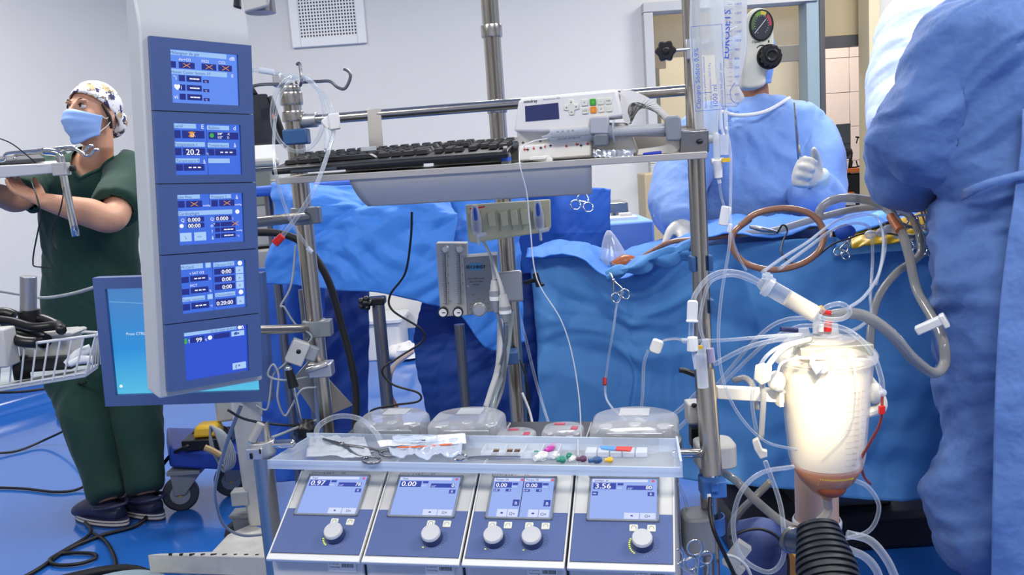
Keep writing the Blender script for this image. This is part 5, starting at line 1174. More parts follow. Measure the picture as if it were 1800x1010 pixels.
# gathered knot with the towel clamp
drape('drape_fold', 'gathered fold of blue drape pinched by a towel clamp', [[(1060, 470, 2.33), (1085, 462, 2.32), (1150, 440, 2.31), (1215, 420, 2.34)], [(1062, 486, 2.31), (1088, 478, 2.29), (1150, 455, 2.29), (1215, 440, 2.32)], [(1068, 500, 2.32), (1090, 497, 2.31), (1150, 475, 2.31), (1215, 462, 2.34)]], DRAPE, .03, 14, 20, 4, 40, 16)
forceps('towel_clamp', 'steel towel clamp pinching the blue drape at its gathered fold', P(1091, 520, 2.26), P(1072, 478, 2.28), .0022, .022, ringr=.011, up=(0, -1, .2))
# light blue patient drapes with folds further right
drape('patient_drape', 'crumpled sky blue drape around the yellow film on the patient', [[(1560, 345, 2.72), (1610, 338, 2.7), (1660, 332, 2.66), (1720, 330, 2.62)], [(1510, 368, 2.62), (1590, 360, 2.6), (1660, 355, 2.56), (1720, 352, 2.52)], [(1500, 392, 2.5), (1590, 384, 2.48), (1660, 376, 2.45), (1720, 372, 2.42)]], DRAPEL, .03, 9, 9, 2, 70, 40, crump=.8)
drape('patient_drape', 'lower crumpled sky blue drape hanging below the yellow film', [[(1470, 405, 2.36), (1540, 398, 2.33), (1600, 392, 2.30), (1680, 380, 2.28)], [(1470, 425, 2.315), (1540, 420, 2.29), (1600, 412, 2.27), (1680, 402, 2.25)], [(1470, 448, 2.305), (1540, 444, 2.285), (1600, 440, 2.265), (1680, 430, 2.245)]], DRAPEL, .02, 9, 6, 5, 60, 30, crump=.8)
drape('incise_film', 'yellow sticky incise film strip along the patient by the clamps', [[(1500, 398, 2.37), (1540, 388, 2.38), (1580, 381, 2.38), (1640, 362, 2.38)], [(1497, 414, 2.325), (1540, 405, 2.325), (1580, 399, 2.32), (1640, 385, 2.32)], [(1498, 432, 2.30), (1535, 428, 2.29), (1580, 422, 2.285), (1640, 408, 2.28)]], INCISE, .012, 12, 12, 8, 50, 24, cat='film', crump=1)
drape('incise_film', 'greenish glossy film over the chest beside the big back view gown', [[(1620, 350, 2.6), (1650, 344, 2.58), (1690, 336, 2.56)], [(1618, 366, 2.5), (1650, 360, 2.48), (1690, 352, 2.46)], [(1622, 392, 2.4), (1650, 386, 2.38), (1690, 378, 2.36)]], mat('green_film', 'b9b78c', .25, ridge=(16, .7, .01), var=(20, .2)), .02, 12, 12, 9, 36, 30, cat='film', crump=1)
g = MB(mat=SKIND); g.tube([P(1640, 338, 2.62), P(1668, 330, 2.6), P(1700, 326, 2.58)], [.03, .045, .05], 16, 5); g.build('patient', label='strip of tan skin of the draped patient beside the green cloth', cat='person', smooth=180)
drape('green_cloth', 'small bright green cloth corner beside the big back view gown', [[(1676, 330, 2.45), (1690, 322, 2.43), (1708, 318, 2.4)], [(1680, 345, 2.42), (1693, 340, 2.4), (1708, 335, 2.38)], [(1684, 358, 2.4), (1694, 352, 2.38), (1708, 348, 2.36)]], mat('bright_green', '1fbf9c', .5), .02, 20, 20, 6, 16, 16, cat='cloth')
g = MB(mat=mat('blue_pad', '2450b4', .6)); g.ell(P(1486, 408, 2.30), (.028, .02, .022), 16, 10, True); g.build('blue_sponge', label='small dark blue pad at the left end of the yellow film', cat='pad')
# surgical clamps at the wound
for i, (a_, b_, l_) in enumerate((((1593, 396, 2.22), (1680, 366, 2.3), 'steel clamp lying over the yellow film, its rings at the upper left'), ((1608, 418, 2.20), (1690, 385, 2.28), 'steel clamp over the film with rings just below the upper clamp'), ((1640, 432, 2.19), (1600, 372, 2.3), 'steel clamp with large rings hanging below the film'), ((1628, 444, 2.20), (1612, 380, 2.3), 'lowest hanging steel clamp, ring beside the larger ringed clamp'), ((1480, 446, 2.24), (1497, 410, 2.29), 'small steel clamp hanging from the blue pad at the film end'))):
    forceps('surgical_clamp', l_, P(*a_), P(*b_), .0026, .028 if i < 4 else .018, ringr=.015 if i < 4 else .010, up=(-.1, -1, .5))
g = MB(mat=DSTEEL)
for k in range(4): g.tube([P(1616+k*6, 358+k*3, 2.33), P(1622+k*6, 380, 2.31), P(1630+k*6, 402-k*3, 2.3)], .0025, 6, 4)
g.tube([P(1608, 372, 2.32), P(1640, 366, 2.3), P(1668, 350, 2.3)], .003, 6, 4); g.build('retractor', label='metal retractor frame on the chest beside the green film', cat='retractor')
# ------------------------------------------------ left hand drapes
drape('equipment_drape', 'bright blue drape covering the instrument table behind the keyboard shelf, left part', [
    [(458, 300, 2.55), (520, 298, 2.5), (590, 296, 2.5), (660, 296, 2.5), (730, 296, 2.5), (790, 296, 2.55)],
    [(456, 345, 2.48), (520, 345, 2.42), (590, 345, 2.4), (660, 345, 2.4), (735, 345, 2.40), (800, 345, 2.40)],
    [(452, 430, 2.46), (520, 430, 2.38), (590, 428, 2.36), (660, 428, 2.36), (732, 430, 2.36), (795, 430, 2.36)],
    [(450, 500, 2.46), (515, 505, 2.38), (590, 512, 2.35), (662, 516, 2.35), (715, 530, 2.36), (772, 545, 2.36)]], DRAPEB, .045, 4, .8, 12, 150, 90, crump=.6)
drape('equipment_drape', 'bright blue drape panel with a slanting lower edge behind the flowmeter block', [
    [(752, 300, 2.6), (810, 298, 2.55), (870, 296, 2.55), (935, 296, 2.6)],
    [(750, 420, 2.5), (805, 420, 2.42), (865, 420, 2.42), (925, 420, 2.5)],
    [(746, 508, 2.46), (802, 552, 2.40), (866, 618, 2.40), (930, 600, 2.46)]], DRAPEB, .05, 5, .6, 15, 110, 80, crump=.45)
g = drape('dark_drape', 'shaded navy drape under the bright blue drape left of the thin pole', [[(560, 480, 2.9), (610, 478, 2.86), (652, 476, 2.9)], [(556, 560, 2.86), (608, 558, 2.82), (650, 556, 2.86)], [(562, 660, 2.86), (610, 650, 2.8), (650, 650, 2.84)], [(560, 790, 2.86), (610, 790, 2.8), (650, 790, 2.84)]], DRAPED, .03, 6, 1, 17, 40, 70)
drape('dark_drape', 'shaded mid blue covered equipment behind the left mast', [[(448, 470, 2.75), (500, 468, 2.7), (575, 470, 2.75)], [(446, 560, 2.72), (500, 560, 2.66), (575, 560, 2.72)], [(450, 740, 2.72), (500, 745, 2.66), (575, 740, 2.72)], [(450, 850, 2.72), (500, 850, 2.66), (575, 850, 2.72)]], mat('drape_mid_shaded', '2a62c4', .66, ridge=(2.6, .35, .025, 3)), .03, 5, 1, 18, 50, 70)  # blue deepened: the shade on the cover is part of its colour
drape('dark_drape', 'shaded navy drape folds behind the flow block, reaching toward the floor', [[(740, 480, 2.62), (790, 480, 2.58), (870, 480, 2.58), (965, 480, 2.62)], [(728, 560, 2.6), (785, 560, 2.56), (870, 600, 2.56), (965, 600, 2.6)], [(720, 625, 2.6), (785, 660, 2.55), (870, 660, 2.55), (965, 660, 2.6)], [(750, 790, 2.6), (790, 800, 2.56), (870, 800, 2.56), (965, 800, 2.6)]], DRAPED, .05, 5, .7, 19, 90, 90)
# instrument table that carries the left drapes
it = thing('instrument_table', 'covered instrument table under the bright blue drapes', 'table', (P(640, 500, 2.75)[0], 2.85, 0))
zz = zat(640, 300, 2.6)-.02; x0, x1 = P(470, 400, 2.75)[0], P(930, 400, 2.75)[0]
g = MB(mat=mat('table_blue', '2d63cc', .6)); g.box(((x0+x1)/2, 2.78, zz-.02), (x1-x0, .42, .03)); g.build('table_top', it, bevel=.01)
for sx in (x0+.05, x1-.05):
    for yy in (2.62, 2.95):
        g = MB(mat=DSTEEL); g.cyl((sx, yy, 0), (sx, yy, zz-.03), .014, n=12); g.build('leg', it)
# dark blue drape and rings above the shelf right end
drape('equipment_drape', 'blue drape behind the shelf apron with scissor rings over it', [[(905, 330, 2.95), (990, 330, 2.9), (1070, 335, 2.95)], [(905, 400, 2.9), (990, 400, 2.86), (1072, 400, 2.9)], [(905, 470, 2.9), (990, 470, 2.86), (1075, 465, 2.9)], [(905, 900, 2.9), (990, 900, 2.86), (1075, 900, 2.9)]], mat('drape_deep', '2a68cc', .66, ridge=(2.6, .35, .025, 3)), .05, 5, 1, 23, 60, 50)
forceps('surgical_scissors', 'steel scissors handles hanging over the blue drape below the shelf', P(1023, 362, 2.78), P(1028, 318, 2.86), .0024, .034, ringr=.016, up=(0, -1, .1))
sd = thing('side_table', 'small table under a pale blue cover behind the operating table', 'table', (P(1110, 400, 3.5)[0], 3.65, 0))
a_ = P(1068, 392, 3.45); b_ = P(1150, 388, 3.45); w_ = b_[0]-a_[0]
g = MB(mat=DSTEEL); 
for sx in (.04, w_-.04):
    for yy in (3.5, 3.8): g.cyl((a_[0]+sx, yy, 0), (a_[0]+sx, yy, a_[2]-.03), .014, n=10)
g.build('legs', sd, kind='stuff')
g = MB(mat=mat('table_cover', '7aa2e4', .66, ridge=(3, .35, .02))); g.box((a_[0]+w_/2, 3.65, a_[2]-.30), (w_, .4, .60)); g.build('cover', sd, bevel=.01)
g = MB(mat=PAPER); q = P(1098, 384, 3.5); g.box((q[0], 3.6, a_[2]+.006), (.12, .12, .012)); g.m(LGREY); g.box((q[0]+.02, 3.62, a_[2]+.018), (.05, .05, .012)); g.build('paper_stack', label='white folded papers on the pale blue side table', cat='paper', kind='stuff')
g = MB(mat=BEIGEW); a_, b_ = P(1128, 305, 5.6), P(1170, 305, 5.6); g.box(((a_[0]+b_[0])/2, 5.65, a_[2]/2), (b_[0]-a_[0], .3, a_[2])); g.build('low_cabinet', label='cream low cabinet against the back wall left of the window', cat='cabinet', bevel=.01)
g = MB(mat=STEEL); q = P(1080, 362, 4.4); g.box((q[0], 4.4, q[2]), (.1, .3, .05)); g.cyl((q[0], 4.4, 0), (q[0], 4.4, q[2]), .02, n=14); g.box((q[0], 4.4, .015), (.3, .3, .03)); g.build('steel_stand', label='small steel stand against the wall behind the pale side table', cat='stand', bevel=.004)
# plastic hood with amber tubing
g = MB(mat=BAG); hd = [P(1060, 470, 2.55), P(1052, 430, 2.6)]
c_ = P(1078, 448, 2.55); R = []
for t_ in np.linspace(0, 1, 9):
    r_ = .052*(1-t_)**.8+.006; a__ = np.linspace(0, 2*math.pi, 20, endpoint=False)
    R.append(c_+np.stack([(r_*(1+.12*np.sin(3*a__+t_*4)))*np.cos(a__)-.01*t_, r_*np.sin(a__), np.full(20, -.05+.125*t_)], 1))
g.rings(R); g.build('plastic_hood', label='crumpled clear plastic cover behind the drape knot', cat='cover', smooth=180)
g = MB(mat=mat('amber_orange', 'b4602c', .35, coat=.4)); g.tube([P(1078, 470, 2.5), P(1098, 460, 2.5), P(1112, 462, 2.5), P(1120, 470, 2.5)], [.018, .022, .02, .012], 12, 5); g.m(CREAM); g.tube([P(1076, 476, 2.48), P(1090, 468, 2.46)], .007, 8, 0)
g.build('suction_fitting', label='orange amber fitting in the plastic cover above the drape', cat='fitting')
# ------------------------------------------------ floor stuff seen between the drapes
bx = P(650, 600, 4.6); o = PZ(656, 618, 0)
g = MB(mat=mat('bin_white', 'd4d6d8', .45)); Fo = Fr([o[0], o[1]-.12, 0], (1, -.05, 0), (0.05, 1, 0), (0, 0, 1)); g.prism(rrect(.50, .38, .03, 3), .02, .24, (0, 1, 2)); g.fr = Fo
g = MB(Fo, MATS['bin_white']); g.prism(rrect(.50, .34, .03, 3), 0, .25); cb_ = g.build('storage_bin', label='white plastic storage box standing on the blue floor in the background', cat='box', bevel=.006)
g = MB(Fo, MATS['bin_white']); g.prism(rrect(.54, .38, .035, 3), .25, .28); g.build('rim', cb_, bevel=.006)
def blob(name, label, px, py, r, mt, z=.03, cat='bag', flat=.5, seed=1, Y=None, sx=1):
    o = PZ(px, py, z) if Y is None else P(px, py, Y); g = MB(mat=mt); g.ell((0, 0, 0), (r*sx, r*.8, r*flat), 26, 14)
    v_ = g.v[0]; n_ = v_/(np.linalg.norm(v_, axis=1)[:, None]+1e-9); h = .35*r*(ridge(v_/r*2.2+seed, seed, 1.6)-.4)
    g.v[0] = v_+n_*h[:, None]+o; 
    if Y is None: g.v[0][:, 2] = np.maximum(g.v[0][:, 2]-g.v[0][:, 2].min()*0, .002)
    return g.build(name, label=label, cat=cat, smooth=50)
blob('plastic_bag', 'crumpled white plastic bag on the floor right of the thin pole', 712, 618, .11, PAPER, .05, seed=3)
blob('floor_cloth', 'crumpled red and green packet on the floor left of the thin pole', 652, 606, .06, mat('red_packet', 'b23038', .5, var=(30, .5)), .04, seed=5)
blob('floor_cloth', 'small orange and green packet on the floor behind the left mast', 588, 606, .06, mat('tan_packet', 'c58a62', .5, var=(30, .5)), .04, seed=8)
# thin poles between the drapes
def vpole(name, label, px0, py0, px1, py1, Y, r, mt=DSTEEL, z0=None, cat='pole'):
    a, b = P(px0, py0, Y), P(px1, py1, Y); th = thing(name, label, cat, (b[0], b[1], 0)); x, y = (a[0]+b[0])/2, Y
    g = MB(mat=mt); g.cyl((x, y, 0 if z0 is None else z0), (x, y, a[2]), r, n=20); g.build('tube', th); return th, np.array([x, y, a[2]])
t1, tp1 = vpole('stand_pole', 'thin dark steel pole with a black knob between the drapes', 660, 532, 688, 740, 2.25, .017)
g = MB(mat=BLACK); g.box(tp1+[-.002, 0, .006], (.045, .045, .02)); g.build('cap', t1, bevel=.004)
g = MB(mat=BLACK); c_ = tp1+np.array([-.03, -.02, .004])
for k in range(5): a__ = k*2*math.pi/5; g.ell(c_+[.012*math.cos(a__), 0, .012*math.sin(a__)], (.009, .012, .009), 10, 6, True)
g.ell(c_, (.013, .014, .013), 10, 6, True); g.build('star_knob', t1)
g = MB(mat=BLACKR); g.box((tp1[0], tp1[1], .012), (.17, .17, .024)); g.build('base', t1, bevel=.006)
t2, _ = vpole('stand_pole', 'dim steel pole in front of the navy drape left of the centre mast', 806, 570, 822, 740, 2.25, .014)
g = MB(mat=BLACKR); g.box((_[0], _[1], .012), (.17, .17, .024)); g.build('base', t2, bevel=.006)
t3, _ = vpole('stand_pole', 'steel tube seen just left behind the left mast', 536, 508, 556, 720, 2.2, .016)
# amber hose on the floor
hose('floor_hose', 'tan suction hose curving down behind the thin pole', [(724, 618, 3.0), (700, 636, 2.7), (686, 655, 2.5), (684, 690, 2.4), (697, 720, 2.35), (706, 750, 2.3)], .009, BROWNT, 'hose')
# left: bracket with sheet metal, sensor box
bk_ = thing('sensor_bracket', 'angled grey sensor box with steel sheet bracket on the left mast', 'bracket', P(530, 650, 1.78))
Fk = facing(528, 620, 1.74, tilt=-28)
g = MB(Fk, LGREY); g.box((-.006, .0, 0), (.036, .05, .03)); g.build('sensor_box', bk_, bevel=.003)
g = MB(Fk, GREYP); g.box((.022, .008, -.002), (.022, .03, .026)); g.build('side_cover', bk_, bevel=.003)
g = MB(Fk, BLACK); g.ell((-.006, .004, .0155), (.005, .005, .002), 12, 6); g.build('lens', bk_)
g = MB(mat=SHEET); q = [P(512, 668, 1.78), P(545, 630, 1.79), P(620, 712, 1.86), P(560, 738, 1.84)]; g.hexa(q+[p_+[0, .003, 0] for p_ in q]); g.build('sheet_plate', bk_, bevel=.001, seg=1)
g = MB(mat=GALV); q = P(565, 648, 1.775); g.box(q, (.05, .04, .03)); g.tube([P(538, 652, 1.75), P(560, 645, 1.745), P(575, 640, 1.75)], .006, 10, 3); g.build('mast_clamp', bk_, bevel=.003)
g = MB(mat=BLACK); g.tube([P(508, 650, 1.72), P(516, 680, 1.72)], [.008, .011], 12, 0); g.m(CHROME); g.tube([P(516, 680, 1.72), P(530, 745, 1.73)], .004, 10, 0); g.ell(P(507, 648, 1.72), (.008,)*3, 10, 6, True); g.build('clamp_lever', bk_)
blob('black_knob', 'black knob cluster beside the left end of the clear tray', 538, 756, .024, BLACK, 0, 'knob', .9, 4, 1.74)
# ------------------------------------------------ behind the column: machine with dark screen
am = thing('anaesthesia_machine', 'beige machine with a tilted dark glossy panel behind the left mast', 'machine', np.array([P(460, 300, 3.4)[0], 3.6, 0]))
Fm = facing(468, 205, 3.3, tilt=0)
g = MB(Fm, mat('dark_gloss', '22242c', .12, coat=.6, var=(9, .3))); a_ = [(-.25, -.105), (.06, -.105), (.012, .085), (-.25, .085)]; g.prism(a_, -.02, .0); g.build('dark_panel', am, bevel=.004)
g = MB(Fm, BLACK); g.tube([(.065, -.12, .002), (.02, .075, .002)], .012, 8, 0, world=False); g.prism([(-.12, .085), (-.02, .085), (-.045, .135), (-.09, .14), (-.12, .12)], -.05, .0); g.build('panel_rim', am, bevel=.004)
g = MB(Fm, ORANGE); g.box((-.10, .087, .002), (.09, .007, .006)); g.ell((.028, .0, .006), (.01, .012, .004), 10, 6); g.build('orange_strip', am)
g = MB(Fm, emit('lit_panel', 'f6f7f8', 1.0)); g.box((-.13, -.13, .005), (.30, .05, .01)); g.build('lit_panel', am)
MB_ = mat('machine_beige', 'bdbcb2', .5); g = MB(Fm, MB_); g.box((-.13, -.17, -.12), (.32, .03, .30)); g.box((-.13, -.34, -.16), (.32, .30, .28)); 
g.box((-.13, -.83, -.16), (.36, .66, .3)); g.build('body', am, bevel=.01)
g = MB(Fm, mat('dull_green_screen', '8d9484', .35)); g.box((-.10, -.27, -.018), (.18, .12, .01)); g.build('small_screen', am, bevel=.002)
# ------------------------------------------------ floor cart with caster, coil and yellow cap (left)
o = PZ(330, 895, 0); cart = thing('transport_cart', 'low blue cart with a grey caster wheel in front of the monitor stand', 'cart', o)
cw = P(315, 868, o[1])
def caster(parent, c, r, w_, ydir=(1, .25, 0)):
    ax = nrm(ydir); p_ = nrm(np.cross(ax, [0, 0, 1])); c = np.asarray(c, float)
    g = MB(mat=mat('tyre_grey', '3a3d42', .6)); ts = [(0, -w_/2), (r*.88, -w_/2), (r, -w_*.3), (r, w_*.3), (r*.88, w_/2), (0, w_/2)]; g.lathe(ts, c, np.cross(ax, [0, 0, 1]), 36, True); wh = g.build('wheel', parent)
    nx = np.cross(ax, [0, 0, 1]); g = MB(mat=GREYP); g.lathe([(0, -w_*.55), (r*.55, -w_*.55), (r*.55, w_*.55), (0, w_*.55)], c, nx, 28, True); g.m(YEL); g.lathe([(0, -w_*.62), (r*.12, -w_*.62), (r*.12, w_*.62), (0, w_*.62)], c, nx, 14, True); g.build('hub', wh)
    g = MB(mat=mat('caster_fork', '7d8288', .45))
    for s_ in (-1, 1):
        q = c+nx*s_*w_*.72; t_ = c+np.array([0, 0, r*1.35])+ax*r*.5
        g.hexa([q-ax*r*.3-nx*.003, q+ax*r*.3-nx*.003, q+ax*r*.3+nx*.003, q-ax*r*.3+nx*.003, t_+nx*s_*w_*.72-ax*r*.9-nx*.003, t_+nx*s_*w_*.72+ax*r*.9-nx*.003, t_+nx*s_*w_*.72+ax*r*.9+nx*.003, t_+nx*s_*w_*.72-ax*r*.9+nx*.003])
    t_ = c+np.array([0, 0, r*1.35])+ax*r*.5; g.box(t_, (r*1.9, r*1.3, r*.25)); g.build('fork', parent, bevel=.003)
Yc = o[1]; rw = sz(32, Yc); cc = P(318, 868, Yc); cc[2] = rw
caster(cart, cc, rw, .035)
b0, b1 = P(300, 790, Yc), P(430, 830, Yc)
g = MB(mat=BLUEP); q = [P(298, 822, Yc-.02), P(425, 834, Yc-.12), P(425, 834, Yc+.2), P(298, 822, Yc+.3), P(298, 790, Yc-.02), P(425, 798, Yc-.12), P(425, 798, Yc+.2), P(298, 790, Yc+.3)]; 
zb0, zb1 = q[0][2], q[4][2]
g.hexa([np.array([q[i][0], q[i][1], zb0 if i < 4 else zb1]) for i in range(8)]); g.build('platform', cart, bevel=.012)
c2 = np.array([P(415, 868, Yc+.15)[0], Yc+.12, rw]); caster(cart, c2, rw, .035)
ft = thing('foot_switch', 'black and yellow foot switch lying on the low blue cart', 'switch', P(370, 790, Yc))
zt_ = zb1; q = P(372, 782, Yc+.02)
g = MB(mat=BLACK); g.tube([P(330, 778, Yc), P(345, 758, Yc+.05), (P(372, 750, Yc+.08)), P(395, 752, Yc+.08), P(405, 770, Yc)], .008, 8, 5); g.box((q[0], q[1], zt_+.022), (.17, .16, .04)); g.build('guard', ft, bevel=.01)
g = MB(mat=YEL); g.box((q[0], q[1]-.01, zt_+.065), (.10, .10, .045), .8); g.build('pedal', ft, bevel=.012)
cl_ = thing('cable_coil', 'coiled pale grey cable tied with a band over the low blue cart', 'cable', P(372, 800, Yc-.15))
for k in range(7):
    g = MB(mat=CABW); w0 = 9+3*k; cx0 = 382+1.5*k
    pts = [P(cx0+w0*.7*math.sin(a__)-(.33*34*math.cos(a__)), 788+40*-math.cos(a__)*(1-.02*k), Yc-.17+.006*k) for a__ in np.linspace(0, 2*math.pi, 14, endpoint=False)]
    g.tube(pts, .0045, 7, 3, True); g.build('loop', cl_, smooth=180)
g = MB(mat=mat('tan_band', 'b09468', .6)); g.tube([P(360, 786, Yc-.2), P(374, 792, Yc-.2), P(388, 800, Yc-.2)], .012, 8, 3); g.build('band', cl_)
# monitor stand: white post, foot, dark wheel
a = PZ(255, 1000, .0); st = thing('monitor_stand', 'white painted floor stand with a worn flat foot beside the left chrome tube', 'stand', PZ(440, 970, 0))
WORN = mat('worn_white', 'cfcdc6', .5, var=(14, .12))
q = [PZ(258, 1003, .0), PZ(476, 1040, .0), PZ(476, 940, .0), PZ(360, 990, .0)]
z1_ = .10; f0, f1_, f2_, f3_ = PZ(258, 972, z1_), PZ(480, 978, z1_), PZ(440, 920, z1_), PZ(398, 945, z1_)
f3b = PZ(372, 968, z1_)
pl_ = [f0[:2], f1_[:2], PZ(500, 938, z1_)[:2], f2_[:2], PZ(400, 938, z1_)[:2], f3b[:2]]
g = MB(mat=WORN); g.prism([tuple(p_) for p_ in pl_], .03, z1_, (0, 1, 2)); g.build('foot', st, bevel=.006)
g = MB(mat=BLACK); 
for k in range(9): p_ = PZ(300+k*19, 973.5+k*.2, z1_-.002); g.box(p_+[0, -.001, 0], (.008+.012*random.random(), .006, .006))
g.build('paint_chips', st, smooth=0, kind='stuff')
pb, pt_ = PZ(455, 925, z1_), None; Yp = pb[1]
g = MB(mat=WORN); q = [P(440, 925, Yp), P(478, 925, Yp), P(470, 925, Yp+.06), P(436, 925, Yp+.06), P(405, 690, Yp), P(455, 690, Yp), P(452, 690, Yp+.06), P(402, 690, Yp+.06)]
q = [np.array([p_[0], p_[1], z1_ if i < 4 else p_[2]]) for i, p_ in enumerate(q)]; g.hexa(q); g.build('post', st, bevel=.005)
g = MB(mat=LGREY); g.box(P(425, 872, Yp+.02), (.06, .05, .05)); g.build('bracket', st, bevel=.004)
Yw = Yp+.05; w_c = P(420, 908, Yw); w_c[2] = .055; caster(st, w_c, .055, .03)
g = MB(mat=WORN); a_ = P(428, 700, Yp+.03); g.tube([a_, MF.p(mw*.75, -mhh+.04, -.06)], .016, 12, 0); g.build('monitor_arm', st)
# left chrome tube stub (front)
Sx = P(462, 800, 1.60); sb = thing('console_mast', 'short chrome tube with an angled cut top at the left end of the tray', 'pole', (Sx[0], Sx[1], .14))
ztop = zpx(742, *Sx[:2]); g = MB(mat=STEEL); a__ = np.linspace(0, 2*math.pi, 32, endpoint=False)
R = [np.stack([Sx[0]+.019*np.cos(a__), Sx[1]+.019*np.sin(a__), np.full(32, z_)], 1) for z_ in (.14, ztop-.03)]
R.append(np.stack([Sx[0]+.019*np.cos(a__), Sx[1]+.019*np.sin(a__), ztop-.012+.014*np.cos(a__)], 1)); g.rings(R); g.build('tube', sb)
g = MB(mat=SHEET); g.tube([[Sx[0]-.012, Sx[1]-.018, ztop-.03], [Sx[0]+.008, Sx[1]-.015, ztop+.002]], .008, 12, 0); g.build('angled_pin', sb)
g = MB(mat=GALV); zc = zpx(785, *Sx[:2]); ring(g, Sx[0], Sx[1], zc-.016, zc+.014, .026); g.box((Sx[0]-.006, Sx[1]-.026, zc-.004), (.03, .012, .022)); g.m(BLACK); g.box((Sx[0]-.012, Sx[1]-.033, zc-.006), (.006, .003, .012)); g.box((Sx[0]+.006, Sx[1]-.033, zc+.002), (.004, .003, .01)); g.build('clamp', sb, bevel=.002)
# ------------------------------------------------ wire basket at left with its contents
YB_ = 2.2
bk2 = thing('wire_basket', 'white coated wire basket holding black straps at the left edge', 'basket', P(60, 690, YB_+.1))
CW = mat('coated_wire', 'cfd1d3', .4)
def W_(px, py, dy=0): return P(px, py, YB_+dy)
tl0, tr0, bl0, br0 = W_(-60, 618), W_(168, 589), W_(-60, 690), W_(150, 655)
tlb, trb, blb, brb = W_(-60, 600, .3), W_(150, 583, .25), W_(-60, 660, .28), W_(172, 640, .25)
g = MB(mat=CW); g.tube([tl0, tr0], .004, 8, 0); g.tube([tr0, W_(172, 588, .08), trb, tlb], .004, 8, 2); g.tube([bl0, br0, brb], .003, 8, 0); g.build('rim', bk2)
for i in range(12):
    t_ = i/11; g = MB(mat=CW); g.tube([tl0*(1-t_)+tr0*t_, bl0*(1-t_)+br0*t_+[0, 0, -.004]], .0027, 6, 0); g.build('wire', bk2)
for i in range(6):
    t_ = i/5; a_ = tr0*(1-t_)+W_(174, 587, .25)*t_; b_ = br0*(1-t_)+W_(177, 640, .25)*t_; g = MB(mat=CW); g.tube([a_, b_], .0022, 6, 0); g.build('wire', bk2)
g = MB(mat=mat('tray_bottom', 'a9b4bb', .5)); q = [bl0, br0, brb, blb]; g.hexa([p_+[0, 0, -.012] for p_ in q]+[p_+[0, 0, 0] for p_ in q]); g.build('tray_bottom', bk2, bevel=.002)
dv = thing('strap_bundle', 'bundle of black hoses and straps lying in the wire basket', 'strap', W_(60, 640, .1))
for pts, r_ in (([(-30, 560, .1), (20, 565, .08), (60, 575, .05), (100, 572, .05), (108, 580, .0)], .013), ([(-30, 575, .05), (10, 590, .02), (40, 600, .0), (64, 602, .0)], .015), ([(-20, 590, .1), (30, 570, .12), (70, 560, .12), (105, 573, .1)], .014), ([(-20, 552, .15), (10, 550, .15), (25, 555, .15)], .016), ([(30, 585, .1), (60, 590, .1), (80, 600, .08)], .02)):
    g = MB(mat=BLACK); g.tube([W_(*q) for q in pts], r_, 10, 5); g.build('strap', dv, smooth=180)
g = MB(mat=BLACK); g.cyl(W_(22, 648, .08), W_(52, 644, .1), .033, n=26, world=True); ml_ = g.build('motor', label='black cylindrical motor lying in the wire basket', cat='motor', bevel=.004)
g = MB(mat=mat('charcoal', '23252a', .5)); g.box(W_(92, 636, .1), (.15, .08, .035)); g.build('grip', ml_, bevel=.01)
g = MB(mat=LGREY); g.box(W_(90, 602, .14), (.14, .08, .07)); g.box(W_(90, 585, .14), (.16, .09, .012)); g.build('grey_unit', label='pale grey unit behind the black motor in the wire basket', cat='device', bevel=.006)
g = MB(mat=LGREY); q = W_(-6, 610, -.02); g.box(q, (.08, .06, .10)); g.build('grey_case', label='grey case at the very left edge of the wire basket', cat='case', bevel=.005)
for i, (a_, b_, r_) in enumerate((((116, 640, .02), (160, 612, .05), .013), ((122, 640, .0), (162, 632, .02), .011))):
    g = MB(mat=mat('roll_white', 'd8dbe0', .75, ridge=(30, .4, .004))); g.tube([W_(*a_), (W_(*a_)+W_(*b_))/2+[0, 0, .006], W_(*b_)], [r_*.7, r_, r_], 14, 4); o_ = g.build('gauze_roll', label=('upper white rolled gauze with blue print in the wire basket', 'lower white rolled gauze in the wire basket')[i], cat='gauze', smooth=50)
g = MB(mat=INK)
for k in range(3): p_ = W_(134+k*5, 632-k*2, .035); g.box(p_+[0, -.014, .004], (.004, .001, .002))
g.build('blue_print', label='faint blue printed marks on the upper gauze roll', cat='print', kind='stuff')
g = MB(mat=mat('satin_aluminium', 'a8aaae', .35, .8)); q0, q1 = P(50, 545, 2.32), P(50, 485, 2.32); g.cyl(q0, q1, .021, n=22, world=True); cy = g.build('steel_cylinder', label='short satin steel cylinder standing behind the wire basket', cat='cylinder', bevel=.002)
g = MB(mat=BLACK); g.cyl(q0+[0, 0, -.05], q0+[0, 0, .0], .028, n=20, world=True); g.build('collar', cy)
stt = thing('basket_stand', 'stand post carrying the wire basket, just outside the left edge', 'stand', (W_(-70, 690, .15)[0], YB_+.15, 0))
g = MB(mat=STEEL); x_, y_ = W_(-70, 690, .15)[:2]; g.cyl((x_, y_, 0), (x_, y_, 1.25), .018, n=16); g.build('pole', stt); g = MB(mat=BLACKR); g.box((x_, y_, .02), (.4, .4, .04)); g.build('base', stt, bevel=.01)
